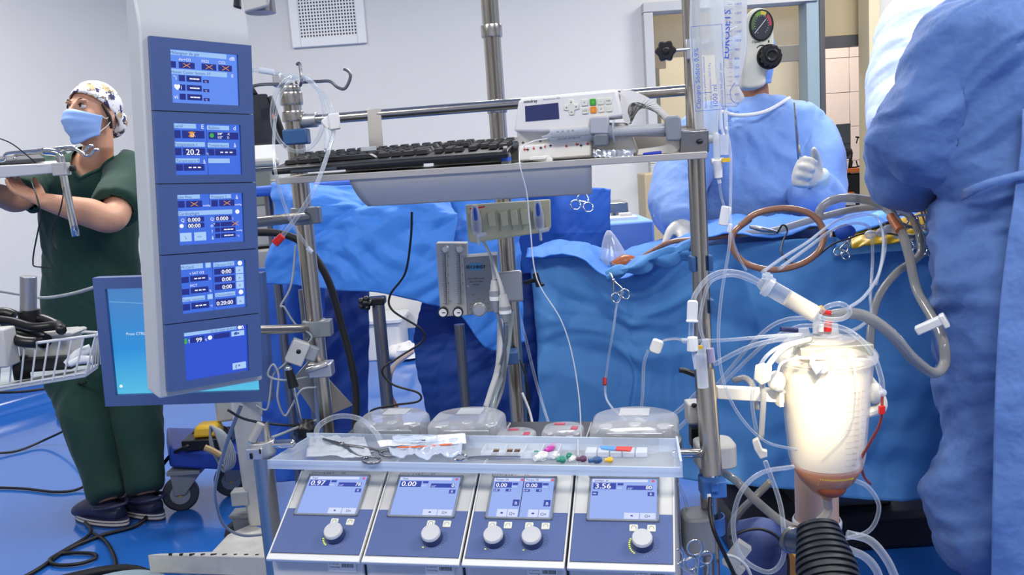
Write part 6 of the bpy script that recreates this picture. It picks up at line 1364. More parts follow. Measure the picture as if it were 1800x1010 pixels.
# ------------------------------------------------ hook tray held by the nurse
YT = 2.9
ht = thing('hook_tray', 'pale metal tray with wavy chrome bottle hooks held at chest height', 'tray', P(60, 300, YT))
g = MB(mat=mat('tray_pale', 'd2d3d8', .4)); q = [P(-60, 318, YT), P(100, 304, YT), P(98, 296, YT+.28), P(-60, 312, YT+.3)]; a_ = [P(-60, 294, YT), P(102, 286, YT), P(100, 282, YT+.28), P(-60, 290, YT+.3)]; g.hexa(q+a_); g.build('plate', ht, bevel=.004)
g = MB(mat=LGREY); g.box(P(108, 297, YT-.01), (.04, .05, .042)); g.build('end_block', ht, bevel=.003)
g = MB(mat=BLACK); g.box(P(128, 296, YT), (.018, .02, .02)); g.build('stop_knob', ht, bevel=.005)
g = MB(mat=mat('dark_pad', '4a4c50', .6)); q = [P(-60, 292, YT+.03), P(80, 284, YT+.03), P(70, 276, YT+.25), P(-60, 284, YT+.25)]; g.hexa(q+[p_+[0, 0, .012] for p_ in q]); g.build('pad', ht, bevel=.003)
for pts in ([(-40, 275, 0), (4, 282, 0), (12, 270, 0), (60, 265, 0), (125, 258, 0), (135, 263, 0), (143, 269, 0), (150, 264, 0), (156, 257, 0), (164, 256, 0)], [(-40, 280, .05), (22, 282, .05), (30, 272, .05), (90, 266, .03), (130, 262, .0), (146, 270, -.02), (154, 274, -.02), (160, 270, -.02), (166, 264, -.02), (174, 263, -.02)]):
    g = MB(mat=CHROME); g.tube([P(x, y, YT+dy) for x, y, dy in pts], .0055, 8, 5); g.build('hook_rod', ht, smooth=180)
g = MB(mat=CHROME); g.tube([P(75, 266, YT), P(98, 268, YT), P(106, 276, YT), P(112, 310, YT), P(134, 415, YT)], .0125, 12, 5); g.build('post', ht, smooth=180)
# machine above the column top, at the picture's top edge
tpz = thing('ceiling_arm_unit', 'grey unit on a black stem hanging above the display column', 'device', P(440, -5, 1.75))
g = MB(mat=LGREY); q = [P(423, 26, 1.7), P(474, 12, 1.7), P(476, 0, 1.9), P(423, 14, 1.9)]; g.hexa(q+[p_+np.array([0, 0, .3]) for p_ in q]); g.build('housing', tpz, bevel=.006)
g = MB(mat=BLACK); g.cyl(P(417, 14, 1.52), P(415, -40, 1.55), .007, n=14, world=True); g.build('stem', tpz)
g = MB(mat=DSTEEL); q = P(450, -60, 1.8); g.cyl((q[0], q[1], 1.6), (q[0], q[1], 3.1), .03, n=16); g.build('ceiling_tube', tpz)
# ================================================================== flow block, transducers, bags, reservoir, tubing
YF = 1.82
FF = facing(766, 428, YF, tilt=-2.6, turn=-6)
def Fp(px, py, F_=None): F_ = F_ or FF; p_ = PP(px, py, F_.o, F_.z)-F_.o; return float(p_@F_.x), float(p_@F_.y)
fb = thing('gas_blender', 'gas flowmeter block lettered SECHRIST clamped to the centre mast', 'flowmeter', FF.p(.07, -.15, -.03))
g = MB(FF, mat('flow_white', 'c9c8c4', .4)); g.prism([Fp(*q) for q in ((766, 427), (821, 427), (822, 553), (775, 556))][::-1], -.04, .004); g.build('flow_tube_block', fb, bevel=.002)
g = MB(FF, mat('blender_grey', '8b8e93', .45)); g.prism([Fp(*q) for q in ((815, 452), (874, 447), (876, 545), (822, 553))][::-1], -.06, .006); g.build('blender_body', fb, bevel=.002)
for i, (x0, x1) in enumerate(((783, 786), (808, 811))):
    g = MB(FF, clear('flow_tube', (.85, .86, .86), .35, .8, .1, (.6, .6, .6))); a_, b_ = Fp(x0, 445), Fp(x1, 532); g.cyl((*a_, .005), (*b_, .005), .005, n=14); g.build('flow_tube', fb)
    g = MB(FF, INKK); 
    for k in range(26):
        t_ = k/25; q = (a_[0]+(b_[0]-a_[0])*t_-.004, a_[1]+(b_[1]-a_[1])*t_); g.quad(q[0]-(.005 if k % 5 == 0 else .003), q[1]-.0003, q[0]+.003, q[1]+.0003, .0105)
    for k, s_ in enumerate((('10', '8', '6', '4', '2', 'O2'), ('10.0', '8', '6', '4', '1', 'L'))[i]):
        t_ = .05+.18*k; g.text(s_, a_[0]+(b_[0]-a_[0])*t_+.004, a_[1]+(b_[1]-a_[1])*t_-.002, .0055, .0106)
    g.add([(a_[0]-.0006, a_[1], .0103), (a_[0]+.0006, a_[1], .0103), (b_[0]+.0006, b_[1], .0103), (b_[0]-.0006, b_[1], .0103)], [(0, 3, 2, 1)]); g.build('flow_scale', fb, smooth=0)
    g = MB(FF, GALV); q = Fp(783+i*25, 437); g.lathe([(0, 0), (.0095, 0), (.0095, .006), (.006, .009), (0, .009)], (*q, .004), n=20); g.build('top_plug', fb)
    g = MB(FF, BLACK); q = Fp(780+i*26, 546); g.lathe([(0, 0), (.0105, 0), (.0115, .008), (.0110, .018), (0, .018)], (*q, .004), n=24); kn = g.build('flow_knob', fb)
    g = MB(FF, WHITEP); g.lathe([(0, .018), (.0085, .018), (.0085, .0188), (0, .0188)], (*q, .004), n=20); g.m(BLACK); g.quad(q[0]-.0015, q[1]-.001, q[0]+.0055, q[1]+.001, .0232); g.build('knob_face', kn)
g = MB(FF, mat('silver_knob', 'bdbdbb', .35, .8)); q = Fp(843, 541); g.lathe([(0, 0), (.0165, 0), (.0155, .012), (.0125, .014), (.0122, .019), (0, .0195)], (*q, .006), n=36); g.build('mixing_knob', fb, smooth=40)
g = MB(FF, INKK); 
for k, s_ in enumerate(('21', '30', '40', '50', '60', '70', '80', '90', '100')): a__ = math.radians(215-k*31); g.text(s_, q[0]+.021*math.cos(a__), q[1]+.021*math.sin(a__)-.001, .0035, .0068, 'c')
q = Fp(837, 490)
for k, s_ in enumerate(('20/5 LOW FLOW', 'AIR-OXYGEN', 'MIXER')): g.text(s_, q[0], q[1]-.0065*k, .0048, .0068, 'c')
q = Fp(829, 518); g.text('FiO2', *q, .0035, .0068); g.build('small_lettering', fb, smooth=0)
g = MB(FF, mat('oval_blue', '4f95c4', .5)); q = Fp(836, 468); g.lathe([(0, 0), (.017, 0), (.017, .0003), (0, .0003)], (*q, .0065), n=30, sy=.5); g.m(INKK); g.text('SECHRIST', q[0]+.0005, q[1]-.0035, .0098, .0072, 'c', sx=1.0, bold=2); g.build('maker_lettering', fb, smooth=0)
g = MB(FF, GALV)
for px, py in ((823, 502), (862, 500)): q = Fp(px, py); g.lathe([(0, 0), (.0022, 0), (.0018, .001), (0, .001)], (*q, .006), n=10)
g.build('screw', fb, smooth=0, kind='stuff')
g = MB(mat=mat('bracket_steel', 'b9bbbd', .4, .5)); a_, b_ = P(872, 472, 1.84), P(928, 530, 1.84)
q = [P(873, 480, 1.85), P(918, 473, 1.84), P(928, 480, 1.87), P(930, 525, 1.87), P(920, 530, 1.84), P(876, 530, 1.85)]
g.hexa([P(876, 530, 1.86), P(920, 530, 1.86), P(920, 530, 1.98), P(876, 530, 1.98), P(872, 478, 1.86), P(917, 474, 1.86), P(917, 474, 1.98), P(872, 478, 1.98)]); g.build('mast_bracket', fb, bevel=.006, seg=3)
g = MB(mat=BLACK); g.cyl(P(925, 492, 1.9), P(938, 492, 1.89), .006, n=12, world=True); q = P(944, 491, 1.88); Fz = facing(944, 491, 1.88, tilt=12); g = MB(Fz, BLACK); g.box((0, 0, 0), (.013, .032, .02)); g.box((.006, -.014, 0), (.014, .006, .02)); g.cyl((-.03, 0, 0), (0, 0, 0), .005, n=10); g.build('bracket_lever', fb, bevel=.002)
# gas hoses and braided lines
# beige transducer plate
FT = facing(824, 366, 1.80, tilt=4.5)
tpz = thing('transducer_plate', 'cream plate with ribbed slots holding two pressure transducers under the shelf', 'holder', FT.p(.09, -.06, -.02))
q0_ = [Fp(*q, FT) for q in ((818, 360), (968, 350), (969, 398), (966, 404), (960, 408), (832, 427), (826, 426), (823, 420))][::-1]
g = MB(FT, CREAM); g.prism(q0_, -.012, 0); g.build('plate', tpz, bevel=.003)
for i, px in enumerate((826, 856, 878, 896, 914, 936)):
    g = MB(FT, CREAM); a_, b_ = Fp(px, 375-i*1.2, FT), Fp(px+16, 398-i*1.2, FT); g.prism([(a_[0], b_[1]), (b_[0], b_[1]), (b_[0], a_[1]), (a_[0], a_[1])], 0, .006); g.build('slot_block', tpz, bevel=.001, seg=1)
    g = MB(FT, mat('cream_dark', 'a8a588', .5)); a_ = Fp(px+18, 372-i*1.2, FT); g.box((a_[0], a_[1]-.02, .001), (.002, .045, .003)); g.build('groove', tpz)
for i, (px, py, cc_) in enumerate(((836, 378, INK), (946, 370, INK))):
    tdr = thing('pressure_transducer', 'clear pressure transducer with blue core, %s one on the cream plate' % ('left', 'right')[i], 'transducer', P(px, py, 1.78))
    Fq = facing(px, py, 1.775, tilt=2)
    g = MB(Fq, FROST); g.lathe([(0, -.045), (.008, -.042), (.0105, -.03), (.0115, -.01), (.009, .006), (.006, .02), (0, .022)], ax=(0, 1, 0), n=20); g.build('dome', tdr)
    g = MB(Fq, cc_); g.lathe([(0, -.012), (.006, -.010), (.004, .01), (.002, .016), (0, .016)], (0, 0, .006), (0, 1, 0), n=14); g.m(mat('purple_ink', '5b5a92', .4)); g.lathe([(0, -.036), (.007, -.032), (.007, -.014), (0, -.012)], (0, 0, .003), (0, 1, 0), n=14); g.build('core', tdr)
    g = MB(Fq, WHITEP); g.cyl((-.002, -.042, .008), (.018, -.040, .008), .0045, n=12); g.cyl((.0, -.062, .004), (.0, -.045, .004), .003, n=10); g.build('stopcock', tdr)
g = MB(FT, RED); q = Fp(834, 366, FT); g.quad(q[0]-.01, q[1]-.001, q[0]+.022, q[1]+.002, .0065); g.build('red_mark', tpz)
# the two grey sensor plugs hanging in front
for i, pts in enumerate((([(851, 425, 1.77), (862, 450, 1.74), (868, 480, 1.73), (870, 492, 1.725)], [(870, 492, 1.725), (871, 520, 1.72)], [(871, 520, 1.72), (873, 548, 1.72)]), ([(850, 424, 1.77), (865, 455, 1.72), (880, 500, 1.70), (884, 520, 1.70)], [(884, 518, 1.70), (888, 545, 1.70)], [(888, 545, 1.70), (890, 566, 1.70)]))):
    th = thing('sensor_plug', 'pale grey cable plug hanging %s' % ('left, in front of the grey blender body', 'right and lower, in front of the centre mast')[i], 'plug', P(*pts[1][1]))
    g = MB(mat=LGREY); g.tube([P(*q) for q in pts[0]], [.0028, .003, .006], 10, 5); g.tube([P(*q) for q in pts[1]], [.008, .0115, .0125], 18, 3); g.build('shell', th, smooth=60)
    g = MB(mat=GREYP); a_, b_ = P(*pts[1][1]), P(*pts[2][1]); g.tube([a_-(b_-a_)*.35, a_], .0123, 18, 0); g.tube([a_+(b_-a_)*.2, b_], [.0122, .009, .005], 18, 2); g.build('collar', th, smooth=60)
    g = MB(mat=WHITEP); g.tube([a_, a_+(b_-a_)*.25], .0126, 18, 0); g.build('ring', th, smooth=60)
hose('sensor_cable', 'grey cable from the left plug down to the blue clip', [(873, 545, 1.72), (882, 580, 1.74), (888, 620, 1.80), (884, 680, 1.86), (862, 740, 1.84)], .0035, GREYP, 'cable')
hose('sensor_cable', 'grey cable from the right plug down to the blue clip', [(890, 566, 1.70), (890, 600, 1.76), (880, 640, 1.84), (872, 690, 1.86), (870, 745, 1.84)], .0035, GREYP, 'cable')
g = MB(mat=CLIPB); q = P(894, 626, 1.90); g.box(q, (.045, .05, .028)); g.build('cable_clip', mc, bevel=.002)
BRH = hose('braided_hose', 'white braided gas hose with lettering running down left of the centre mast', [(880, 560, 1.88), (876, 640, 1.84), (862, 690, 1.82), (846, 740, 1.80), (836, 775, 1.8)], .0065, CABL, 'hose')
hose('gas_hose', 'translucent grey green hose beside the white braided hose', [(900, 545, 1.9), (888, 640, 1.86), (872, 690, 1.84), (858, 745, 1.8)], .006, clear('hose_green', (.75, .82, .82), .35, .8, .1, (.5, .58, .6)), 'hose')
g = MB(mat=INKK); Fq = facing(852, 715, 1.80, tilt=0); g.fr = Fr(P(843, 740, 1.795), nrm(P(862, 685, 1.805)-P(843, 740, 1.795)), nrm(np.cross(nrm([0, -1., 0]), nrm(P(862, 685, 1.805)-P(843, 740, 1.795))))); g.text('CA AL FE', .0, -.003, .0095, .0075); g.build('lettering', BRH, smooth=0)
hose('clear_tube', 'thin clear line hanging behind the centre mast toward the small lids', [(908, 535, 2.1), (925, 600, 2.1), (945, 680, 2.1), (968, 755, 2.0)], .0035, TUBE)
hose('power_cable', 'black cable running down beside the centre mast', [(914, 632, 1.93), (926, 670, 1.92), (930, 720, 1.92), (922, 770, 1.9)], .0022, CABK, 'cable')
hose('power_cable', 'pale grey cable curving beside the foot of the centre mast', [(918, 690, 1.92), (930, 720, 1.9), (936, 750, 1.88), (930, 780, 1.86)], .003, CABL, 'cable')
# syringe line
hose('infusion_line', 'thin white infusion line from the syringe hanging down past the shelf to the pumps', [('w', *SPF.p(*SPp(968, 243), .014)), (935, 249, 1.49), (916, 262, 1.46), (914, 290, 1.44), (926, 340, 1.46), (932, 400, 1.48), (944, 490, 1.5), (985, 560, 1.52), (1005, 620, 1.54), (1018, 700, 1.56), (1022, 780, 1.56)], .0012, mat('line_white', 'd9dadc', .3), 'tube')
# ---------------------------------------------------------------- left tubing coil on the mast hook
def loop_pts(cx, cy, rx, ry, Y, a0, a1, n=16, dy=.0): return [(cx+rx*math.cos(math.radians(a0+(a1-a0)*i/n)), cy-ry*math.sin(math.radians(a0+(a1-a0)*i/n)), Y+dy*i/n) for i in range(n+1)]
COIL = hose('tubing_coil', 'coil of clear tubing hung on the hooks of the left mast with a white clamp', [(436, 122, 1.70), (455, 124, 1.71), (490, 130, 1.715), (530, 140, 1.72)]+loop_pts(524, 200, 46, 66, 1.72, 78, -280, 22, .012)+[(550, 148, 1.74), (575, 175, 1.73), (585, 205, 1.72), (586, 235, 1.70), (576, 270, 1.62), (556, 325, 1.55), (530, 370, 1.55), (492, 420, 1.55)], .0042, TUBE)
COIL2 = hose('clear_tube', 'second clear line hanging left of the coil down behind the keyboard', [(515, 135, 1.725), (495, 165, 1.71), (484, 210, 1.70), (481, 260, 1.66), (484, 300, 1.58), (495, 345, 1.58), (512, 390, 1.58), (545, 440, 1.60)], .0030, TUBE)
g = MB(mat=RED); a_, b_ = P(497, 414, 1.55), P(483, 428, 1.55); g.tube([a_, b_], [.0068, .0075], 14, 0); g.build('red_cap', COIL, label='red cap', bevel=.001)
g = MB(mat=FROST); g.tube([P(540, 435, 1.6), P(549, 443, 1.6)], [.005, .004], 12, 0); g.build('luer_end', COIL2)
g = MB(mat=FROST); g.tube([P(456, 123, 1.712), P(482, 127, 1.715)], .0062, 14, 0); g.build('tube_connector', COIL)
Fq = facing(584, 214, 1.70, tilt=5); g = MB(Fq, WHITEP)
g.prism([(-.008, -.016), (.014, -.016), (.016, .016), (-.006, .016)], -.008, .008); g.prism([(-.022, .004), (-.006, .014), (-.006, -.014), (-.016, -.010)], -.006, .006); g.build('tube_clamp', label='white pinch clamp on the tubing coil', cat='clamp', bevel=.003)
g = MB(mat=FROST); g.tube([P(573, 225, 1.69), P(576, 243, 1.68), P(572, 262, 1.66)], [.004, .0055, .003], 12, 3); g.build('tube_connector', COIL)
# ---------------------------------------------------------------- cables at left and middle
hose('power_cable', 'thick black cable running down behind the left mast', [(448, 408, 1.9), (490, 410, 1.92), (528, 424, 1.92), (556, 455, 1.92), (580, 500, 1.92), (600, 570, 1.92), (618, 640, 1.92), (626, 700, 1.92), (622, 790, 1.9)], .0085, BLACKR, 'cable', 12)
hose('power_cable', 'thin black cable snaking down in front of the thin pole', [(724, 372, 1.75), (722, 420, 1.76), (712, 480, 1.78), (686, 518, 1.8), (690, 545, 1.8), (740, 578, 1.8), (742, 600, 1.8), (700, 628, 1.8), (672, 650, 1.8), (690, 675, 1.8), (735, 690, 1.8), (735, 705, 1.8), (690, 712, 1.8), (652, 722, 1.8), (660, 745, 1.8), (700, 760, 1.82), (710, 790, 1.82)], .0024, CABK, 'cable', sm=9)
hose('power_cable', 'thin grey cable looping left of the sensor box', [(520, 430, 1.76), (512, 500, 1.76), (494, 536, 1.76), (500, 540, 1.76), (520, 570, 1.77), (548, 592, 1.77), (520, 620, 1.76), (500, 640, 1.76), (480, 660, 1.76), (474, 700, 1.76), (468, 720, 1.76), (450, 712, 1.76)], .0022, CABW, 'cable')
hose('power_cable', 'grey cable loop curling below the sensor box', [(545, 662, 1.77), (500, 668, 1.75), (472, 660, 1.75), (480, 640, 1.75), (490, 660, 1.75), (488, 700, 1.75), (500, 730, 1.76), (512, 715, 1.76), (530, 685, 1.76), (556, 680, 1.77)], .0024, CABW, 'cable')
hose('power_cable', 'black cable running right from the monitor stand to the mast', [(400, 720, 1.72), (430, 736, 1.72), (480, 745, 1.72), (530, 748, 1.74)], .0028, CABK, 'cable')
hose('power_cable', 'pale grey cable from the tray clamp up to the black knob', [(455, 776, 1.63), (490, 764, 1.66), (520, 752, 1.72), (556, 738, 1.76)], .003, CABW, 'cable')
hose('power_cable', 'grey cable hanging from the monitor down over the white stand foot', [(424, 712, 1.9), (405, 760, 1.95), (386, 820, 2.1), (378, 870, 2.3), (392, 920, 2.42), (425, 940, 2.46), (470, 938, 2.5)], .0045, CABW, 'cable')
hose('power_cable', 'pale cable hanging behind the nurse hip at the monitor corner', [(-20, 508, 2.6), (40, 518, 2.55), (80, 523, 2.5), (130, 515, 2.3), (180, 500, 2.0), (215, 488, 1.88)], .0045, CABW, 'cable')
hose('power_cable', 'thin black cable across the top left corner to the hook tray', [(-10, 240, 2.8), (20, 252, 2.82), (50, 275, 2.85), (62, 286, 2.88)], .002, CABK, 'cable')
hose('power_cable', 'pair of thin black cables hanging below the hook tray', [(55, 318, 2.86), (66, 350, 2.8), (72, 380, 2.8), (68, 400, 2.8), (60, 440, 2.8), (58, 460, 2.8), (62, 468, 2.8), (90, 470, 2.8)], .0025, CABK, 'cable')
hose('power_cable', 'black cable looping in front of the green scrub top', [(112, 330, 2.84), (110, 350, 2.8), (104, 375, 2.8), (94, 395, 2.8), (92, 420, 2.8), (100, 440, 2.8)], .0025, CABK, 'cable')
zf = .008
def floorhose(label, pts, r=.006, mt=CABK):
    hose('floor_cable', label, [('w', *PZ(x, y, zz)) for x, y, zz in pts], r, mt, 'cable')
floorhose('black cable hanging across the left edge to the nurse legs', [(-30, 690, .45), (40, 688, .45), (110, 678, .5), (150, 672, .55)], .006)
floorhose('black cable curving over the blue floor left of the nurse feet, upper one', [(-20, 797, .02), (30, 792, .01), (80, 772, .03), (125, 748, .12), (160, 705, .3), (178, 670, .45)], .006)
floorhose('black cable curving over the blue floor left of the nurse feet, lower one', [(-20, 856, .008), (40, 858, .008), (100, 864, .008), (140, 858, .012), (170, 835, .05), (195, 800, .15), (206, 750, .3), (208, 712, .4)], .006)
floorhose('black cable looping on the floor in front of the clogs', [(40, 1015, .008), (70, 998, .008), (120, 965, .008), (180, 940, .008), (235, 925, .008), (260, 905, .02), (275, 870, .06), (280, 830, .14), (300, 800, .22), (330, 784, .30)], .0075)
floorhose('second black cable coiled in a flat loop on the floor', [(90, 990, .008), (88, 982, .008), (110, 972, .008), (160, 972, .008), (168, 980, .008), (140, 990, .008), (100, 992, .008), (92, 980, .012), (150, 945, .012), (160, 930, .012), (150, 915, .01), (170, 900, .01), (230, 885, .01), (280, 872, .01)], .0065)
floorhose('black cable end curving on the floor toward the picture bottom', [(165, 938, .008), (185, 950, .008), (198, 970, .008), (204, 990, .008), (200, 1012, .008)], .0065)
g = MB(mat=BLACKR); q = [PZ(60, 1030, .02), PZ(180, 1003, .02), PZ(240, 1002, .02), PZ(285, 1022, .02)]; g.tube(q, .016, 12, 6); fm_ = g.build('footrest_edge', label='black rounded edge of a pale foot platform at the bottom left', cat='platform')
g = MB(mat=mat('pale_teal', 'a9c0cc', .5)); q = PZ(190, 1050, .03); g.lathe([(0, -.012), (.17, -.012), (.18, 0), (.17, .006), (0, .006)], q, n=40, world=True); g.build('plate', fm_)
blob('rubber_foot', 'small dark caster on the floor at the far wall left of the nurse', 112, 714, .045, BLACKR, .045, 'caster', .9, 2)
# ---------------------------------------------------------------- gauge, star knob, bags at the top right
YG = 1.72
FG = facing(1335, 85, YG, tilt=-1.5, turn=10)
gp = lambda px, py: Fp(px, py, FG)
ga = thing('suction_regulator', 'ivory suction regulator with a round dial and black knob hanging before the masked surgeon', 'gauge', FG.p(0, -.09, -.03))
g = MB(FG, IVORY); pr = [gp(*q) for q in ((1306, 155), (1304, 130), (1309, 60), (1312, 30), (1322, 18), (1336, 15), (1350, 22), (1357, 40), (1359, 90), (1356, 115), (1346, 130), (1341, 152))][::-1]; pr = [tuple(q) for q in cat_rom([np.array([*q, 0]) for q in pr], 4, True)[:, :2]]
g.prism(pr, -.05, .012); g.build('body', ga, bevel=.006, seg=4, smooth=40)
g = MB(FG, BLACK); c_ = gp(1336, 46); R_ = .0265; g.lathe([(0, 0), (R_, 0), (R_, .004), (R_*.96, .005), (0, .005)], (*c_, .011), n=44, sx=.88, sy=1.12); dl_ = g.build('dial', ga, smooth=30)
g = MB(FG, mat('dial_face', '30343c', .4)); g.lathe([(0, 0), (R_*.92, 0), (R_*.92, .0005), (0, .0005)], (*c_, .016), n=44, sx=.8, sy=1.1)
for a0_, a1_, m_ in ((95, 130, mat('dial_green', '6f9a3c', .5)), (60, 95, mat('dial_yellow', 'cfc04a', .5)), (-5, 50, mat('dial_red', 'a8434c', .5)), (130, 200, mat('dial_olive', '4f6a3e', .5))):
    g.m(m_); n_ = 8
    for k in range(n_):
        b0_, b1_ = math.radians(a0_+(a1_-a0_)*k/n_), math.radians(a0_+(a1_-a0_)*(k+1)/n_)
        f_ = lambda r_, b_: (c_[0]+R_*r_*.8*math.cos(b_), c_[1]+R_*r_*1.1*math.sin(b_), .0168)
        g.add([f_(.66, b0_), f_(.9, b0_), f_(.9, b1_), f_(.66, b1_)], [(0, 1, 2, 3)])
g.m(PAPER); g.tube([(c_[0]-.013, c_[1]-.015, .0175), (c_[0]+.008, c_[1]+.010, .0175)], .0007, 5, 0, world=False)
for k in range(19): b_ = math.radians(235-k*16); g.tube([(c_[0]+R_*.55*.8*math.cos(b_), c_[1]+R_*.55*1.1*math.sin(b_), .0172), (c_[0]+R_*.64*.8*math.cos(b_), c_[1]+R_*.64*1.1*math.sin(b_), .0172)], .0003, 4, 0, world=False)
g.build('dial_face', dl_, smooth=0)
kx, ky = gp(1350, 101); g = MB(FG, BLACK); pr = [( (.0215+.0012*math.cos(a__*12))*math.cos(a__), (.0215+.0012*math.cos(a__*12))*math.sin(a__)) for a__ in np.linspace(0, 2*math.pi, 96, endpoint=False)]
g.fr = FG.at(kx, ky, 0); g.lathe([(0, .01), (.024, .01), (.024, .016), (0, .016)], n=36); g.prism([(a_*.9, b_*.9) for a_, b_ in pr], .016, .038); g.lathe([(.013, .038), (.012, .041), (.008, .041), (.007, .039), (0, .039)], n=30); g.build('knob', ga, bevel=.0012)
g = MB(FG, INKK); q = gp(1320, 77); g.text('Open', *q, .0065, .0125, bold=1); q = gp(1349, 74); g.ell((*q, .0125), (.0015, .003, .0004), 8, 5)
q = gp(1337, 83); g.tube([(q[0]-.009, q[1]-.002, .0125), (q[0]-.004, q[1]+.002, .0125), (q[0]+.004, q[1]+.002, .0125), (q[0]+.009, q[1]-.002, .0125)], .0009, 5, 4, world=False); g.build('marks', ga, smooth=0)
g = MB(mat=STEEL); g.tube([P(1322, 40, 1.80), P(1260, 70, 1.72), P(1222, 84, 1.64)], .008, 12, 4); g.build('mount_rod', ga)
# gauge holds to the right mast
FK = facing(1170, 90, 1.60)
sk = thing('star_knob', 'black star shaped clamp knob beside the top of the right mast', 'knob', FK.o)
g = MB(FK, BLACK); pr = [((.0175+.0018*math.cos(a__*6))*math.cos(a__), (.0175+.0018*math.cos(a__*6))*math.sin(a__)) for a__ in np.linspace(0, 2*math.pi, 60, endpoint=False)]; g.prism(pr, -.008, .012); g.lathe([(0, .012), (.008, .012), (.006, .016), (0, .016)], n=16); g.build('handle', sk, bevel=.003, seg=3)
g = MB(FK, GALV); g.cyl((.0, 0, 0), (.045, 0, 0), .003, n=10); g.box((.045, 0, -.004), (.018, .036, .012)); g.box((.052, -.036, -.004), (.014, .03, .014)); g.build('clamp', sk, bevel=.002)
# bags hanging on the right mast
def bag(name, label, rows, Y, thick, mt, inks=(), parent=None):
    """rows: (py, left px, right px) from top to bottom"""
    R = []; n = 40
    prs = cat_rom([np.array(r) for r in rows], 5)
    for i, (py, l_, r_) in enumerate(prs):
        a_, b_ = P(l_, py, Y), P(r_, py, Y); c_ = (a_+b_)/2; hw = np.linalg.norm(b_-a_)/2; x_ = nrm(b_-a_); tk = thick*(.25+.75*math.sin(math.pi*min(1, (i+1)/len(prs))**.8*.98+.02)); a__ = np.linspace(0, 2*math.pi, n, endpoint=False)
        rip = 1+.12*np.sin(a__*7+i*.25)*.5
        R.append(c_+(hw*np.cos(a__))[:, None]*x_+(tk*np.sign(np.sin(a__))*np.abs(np.sin(a__))**.7*rip)[:, None]*np.array([0, -1., 0]))
    g = MB(mat=mt); g.rings(R); th = thing(name, label, 'bag', R[-1].mean(0)); g.build('film', th, smooth=180); return th
bg1 = bag('fluid_bag', 'emptied clear fluid bag with blue print hanging in front of the right mast', [(-60, 1216, 1272), (-20, 1214, 1270), (60, 1212, 1275), (130, 1216, 1270), (190, 1220, 1264), (230, 1222, 1262), (252, 1226, 1262)], 1.52, .014, BAG)
bg2 = bag('fluid_bag', 'larger milky drainage bag with blue scale beside the ivory regulator', [(-60, 1250, 1300), (-20, 1248, 1312), (40, 1250, 1312), (90, 1256, 1312), (130, 1258, 1303), (150, 1262, 1298), (172, 1264, 1308), (188, 1268, 1294)], 1.58, .016, clear('bag_milky', (.93, .94, .95), .38, .85, .12, (.8, .82, .84)))
def inkfr(px, py, px2, py2, Y): a_, b_ = P(px, py, Y), P(px2, py2, Y); x_ = nrm(b_-a_); return Fr(a_, x_, np.cross([0, -1., 0], x_))
F1 = inkfr(1223, 196, 1216, 60, 1.495); g = MB(F1, INK)   # text runs up the bag
for k, (s_, h_) in enumerate((('Cloruro Sódico 0,9%', .012), ('Solución para perfusión intravenosa', .006), ('Cada 100 ml contiene: NaCl 0,9 g', .0055), ('1000 ml', .012), ('Osmolaridad 308 mOsm/l  estéril', .0055))): g.text(s_, .004, -.010-.0095*k, h_, 0)
L_ = .142
for (x0_, y0_, x1_, y1_) in ((0, 0, L_, .0007), (0, -.052, L_, -.0513), (0, -.052, .0007, 0), (L_-.0007, -.052, L_, 0), (.03, -.03, .0307, -.002)): g.quad(x0_, y0_, x1_, y1_, 0)
g.build('bag_print', bg1, smooth=0)
F2 = inkfr(1277, 104, 1280, 22, 1.552); g = MB(F2, INK); g.text('EUROSETS', .0, -.004, .0165, 0, bold=1, sx=1.1); g.fr = facing(1290, 100, 1.555, tilt=-2)
for k in range(15): y_ = .105-k*.0155; g.quad(-.012, y_, -.003, y_+.0006, .004); g.quad(-.008, y_-.008, -.003, y_-.0075, .004); g.text(str(1500-k*100), .001, y_-.002, .0058, .004) if k % 1 == 0 else None
g.tube([(.002, -.045, .004), (-.006, -.06, .004), (-.003, -.075, .004), (.002, -.08, .004)], .0005, 4, 3, world=False); g.build('bag_print', bg2, smooth=0)
g = MB(mat=mat('crinkle_clear', 'd8dadb', .2)); 
g = MB(mat=BAG)
for k in range(14): a_ = P(1226+k*2.8, 238+random.random()*14, 1.51+random.random()*.02); g.ell(a_, (.006+.004*random.random(), .005, .008*random.random()+.003), 8, 5, True)
g.build('bag_neck', bg1, smooth=60, kind='stuff')
g = MB(mat=BLACK); g.ell(P(1230, 249, 1.49), (.006, .005, .0045), 12, 8, True); g.build('neck_plug', bg1)
for k, (x0_, x1_) in enumerate(((1266, 1268), (1275, 1277))):
    g = MB(mat=FROST); g.tube([P(x0_, 186, 1.58), P(x1_, 228, 1.57)], .0035, 10, 0); g.build('outlet', bg2)
# drip chambers, roller clamps and lines below the bags
dcx = thing('drip_chamber', 'clear drip chamber with a white spike cap below the emptied bag', 'drip chamber', P(1262, 320, 1.5))
g = MB(mat=FROST); g.tube([P(1259, 235, 1.5), P(1260, 280, 1.5)], .0062, 14, 0); g.m(WHITEP); g.tube([P(1260, 282, 1.5), P(1263, 312, 1.5)], [.0095, .007], 14, 0); g.m(FROST); g.tube([P(1263, 312, 1.5), P(1265, 322, 1.5)], .0035, 12, 0); g.build('chamber', dcx)
g = MB(mat=WHITEP); g.tube([P(1250, 284, 1.5), P(1272, 282, 1.5)], .0055, 12, 0); g.build('spike_wing', dcx)
g = MB(mat=FROST); q = [P(1272, 236, 1.5), P(1272, 272, 1.5)]; g.tube(q, .0085, 8, 0); RCL = g.build('roller_clamp', label='frosted roller clamp beside the drip chamber', cat='clamp')
g = MB(mat=YEL); g.box(P(1276, 281, 1.49), (.013, .008, .007)); g.build('orange_tab', RCL)
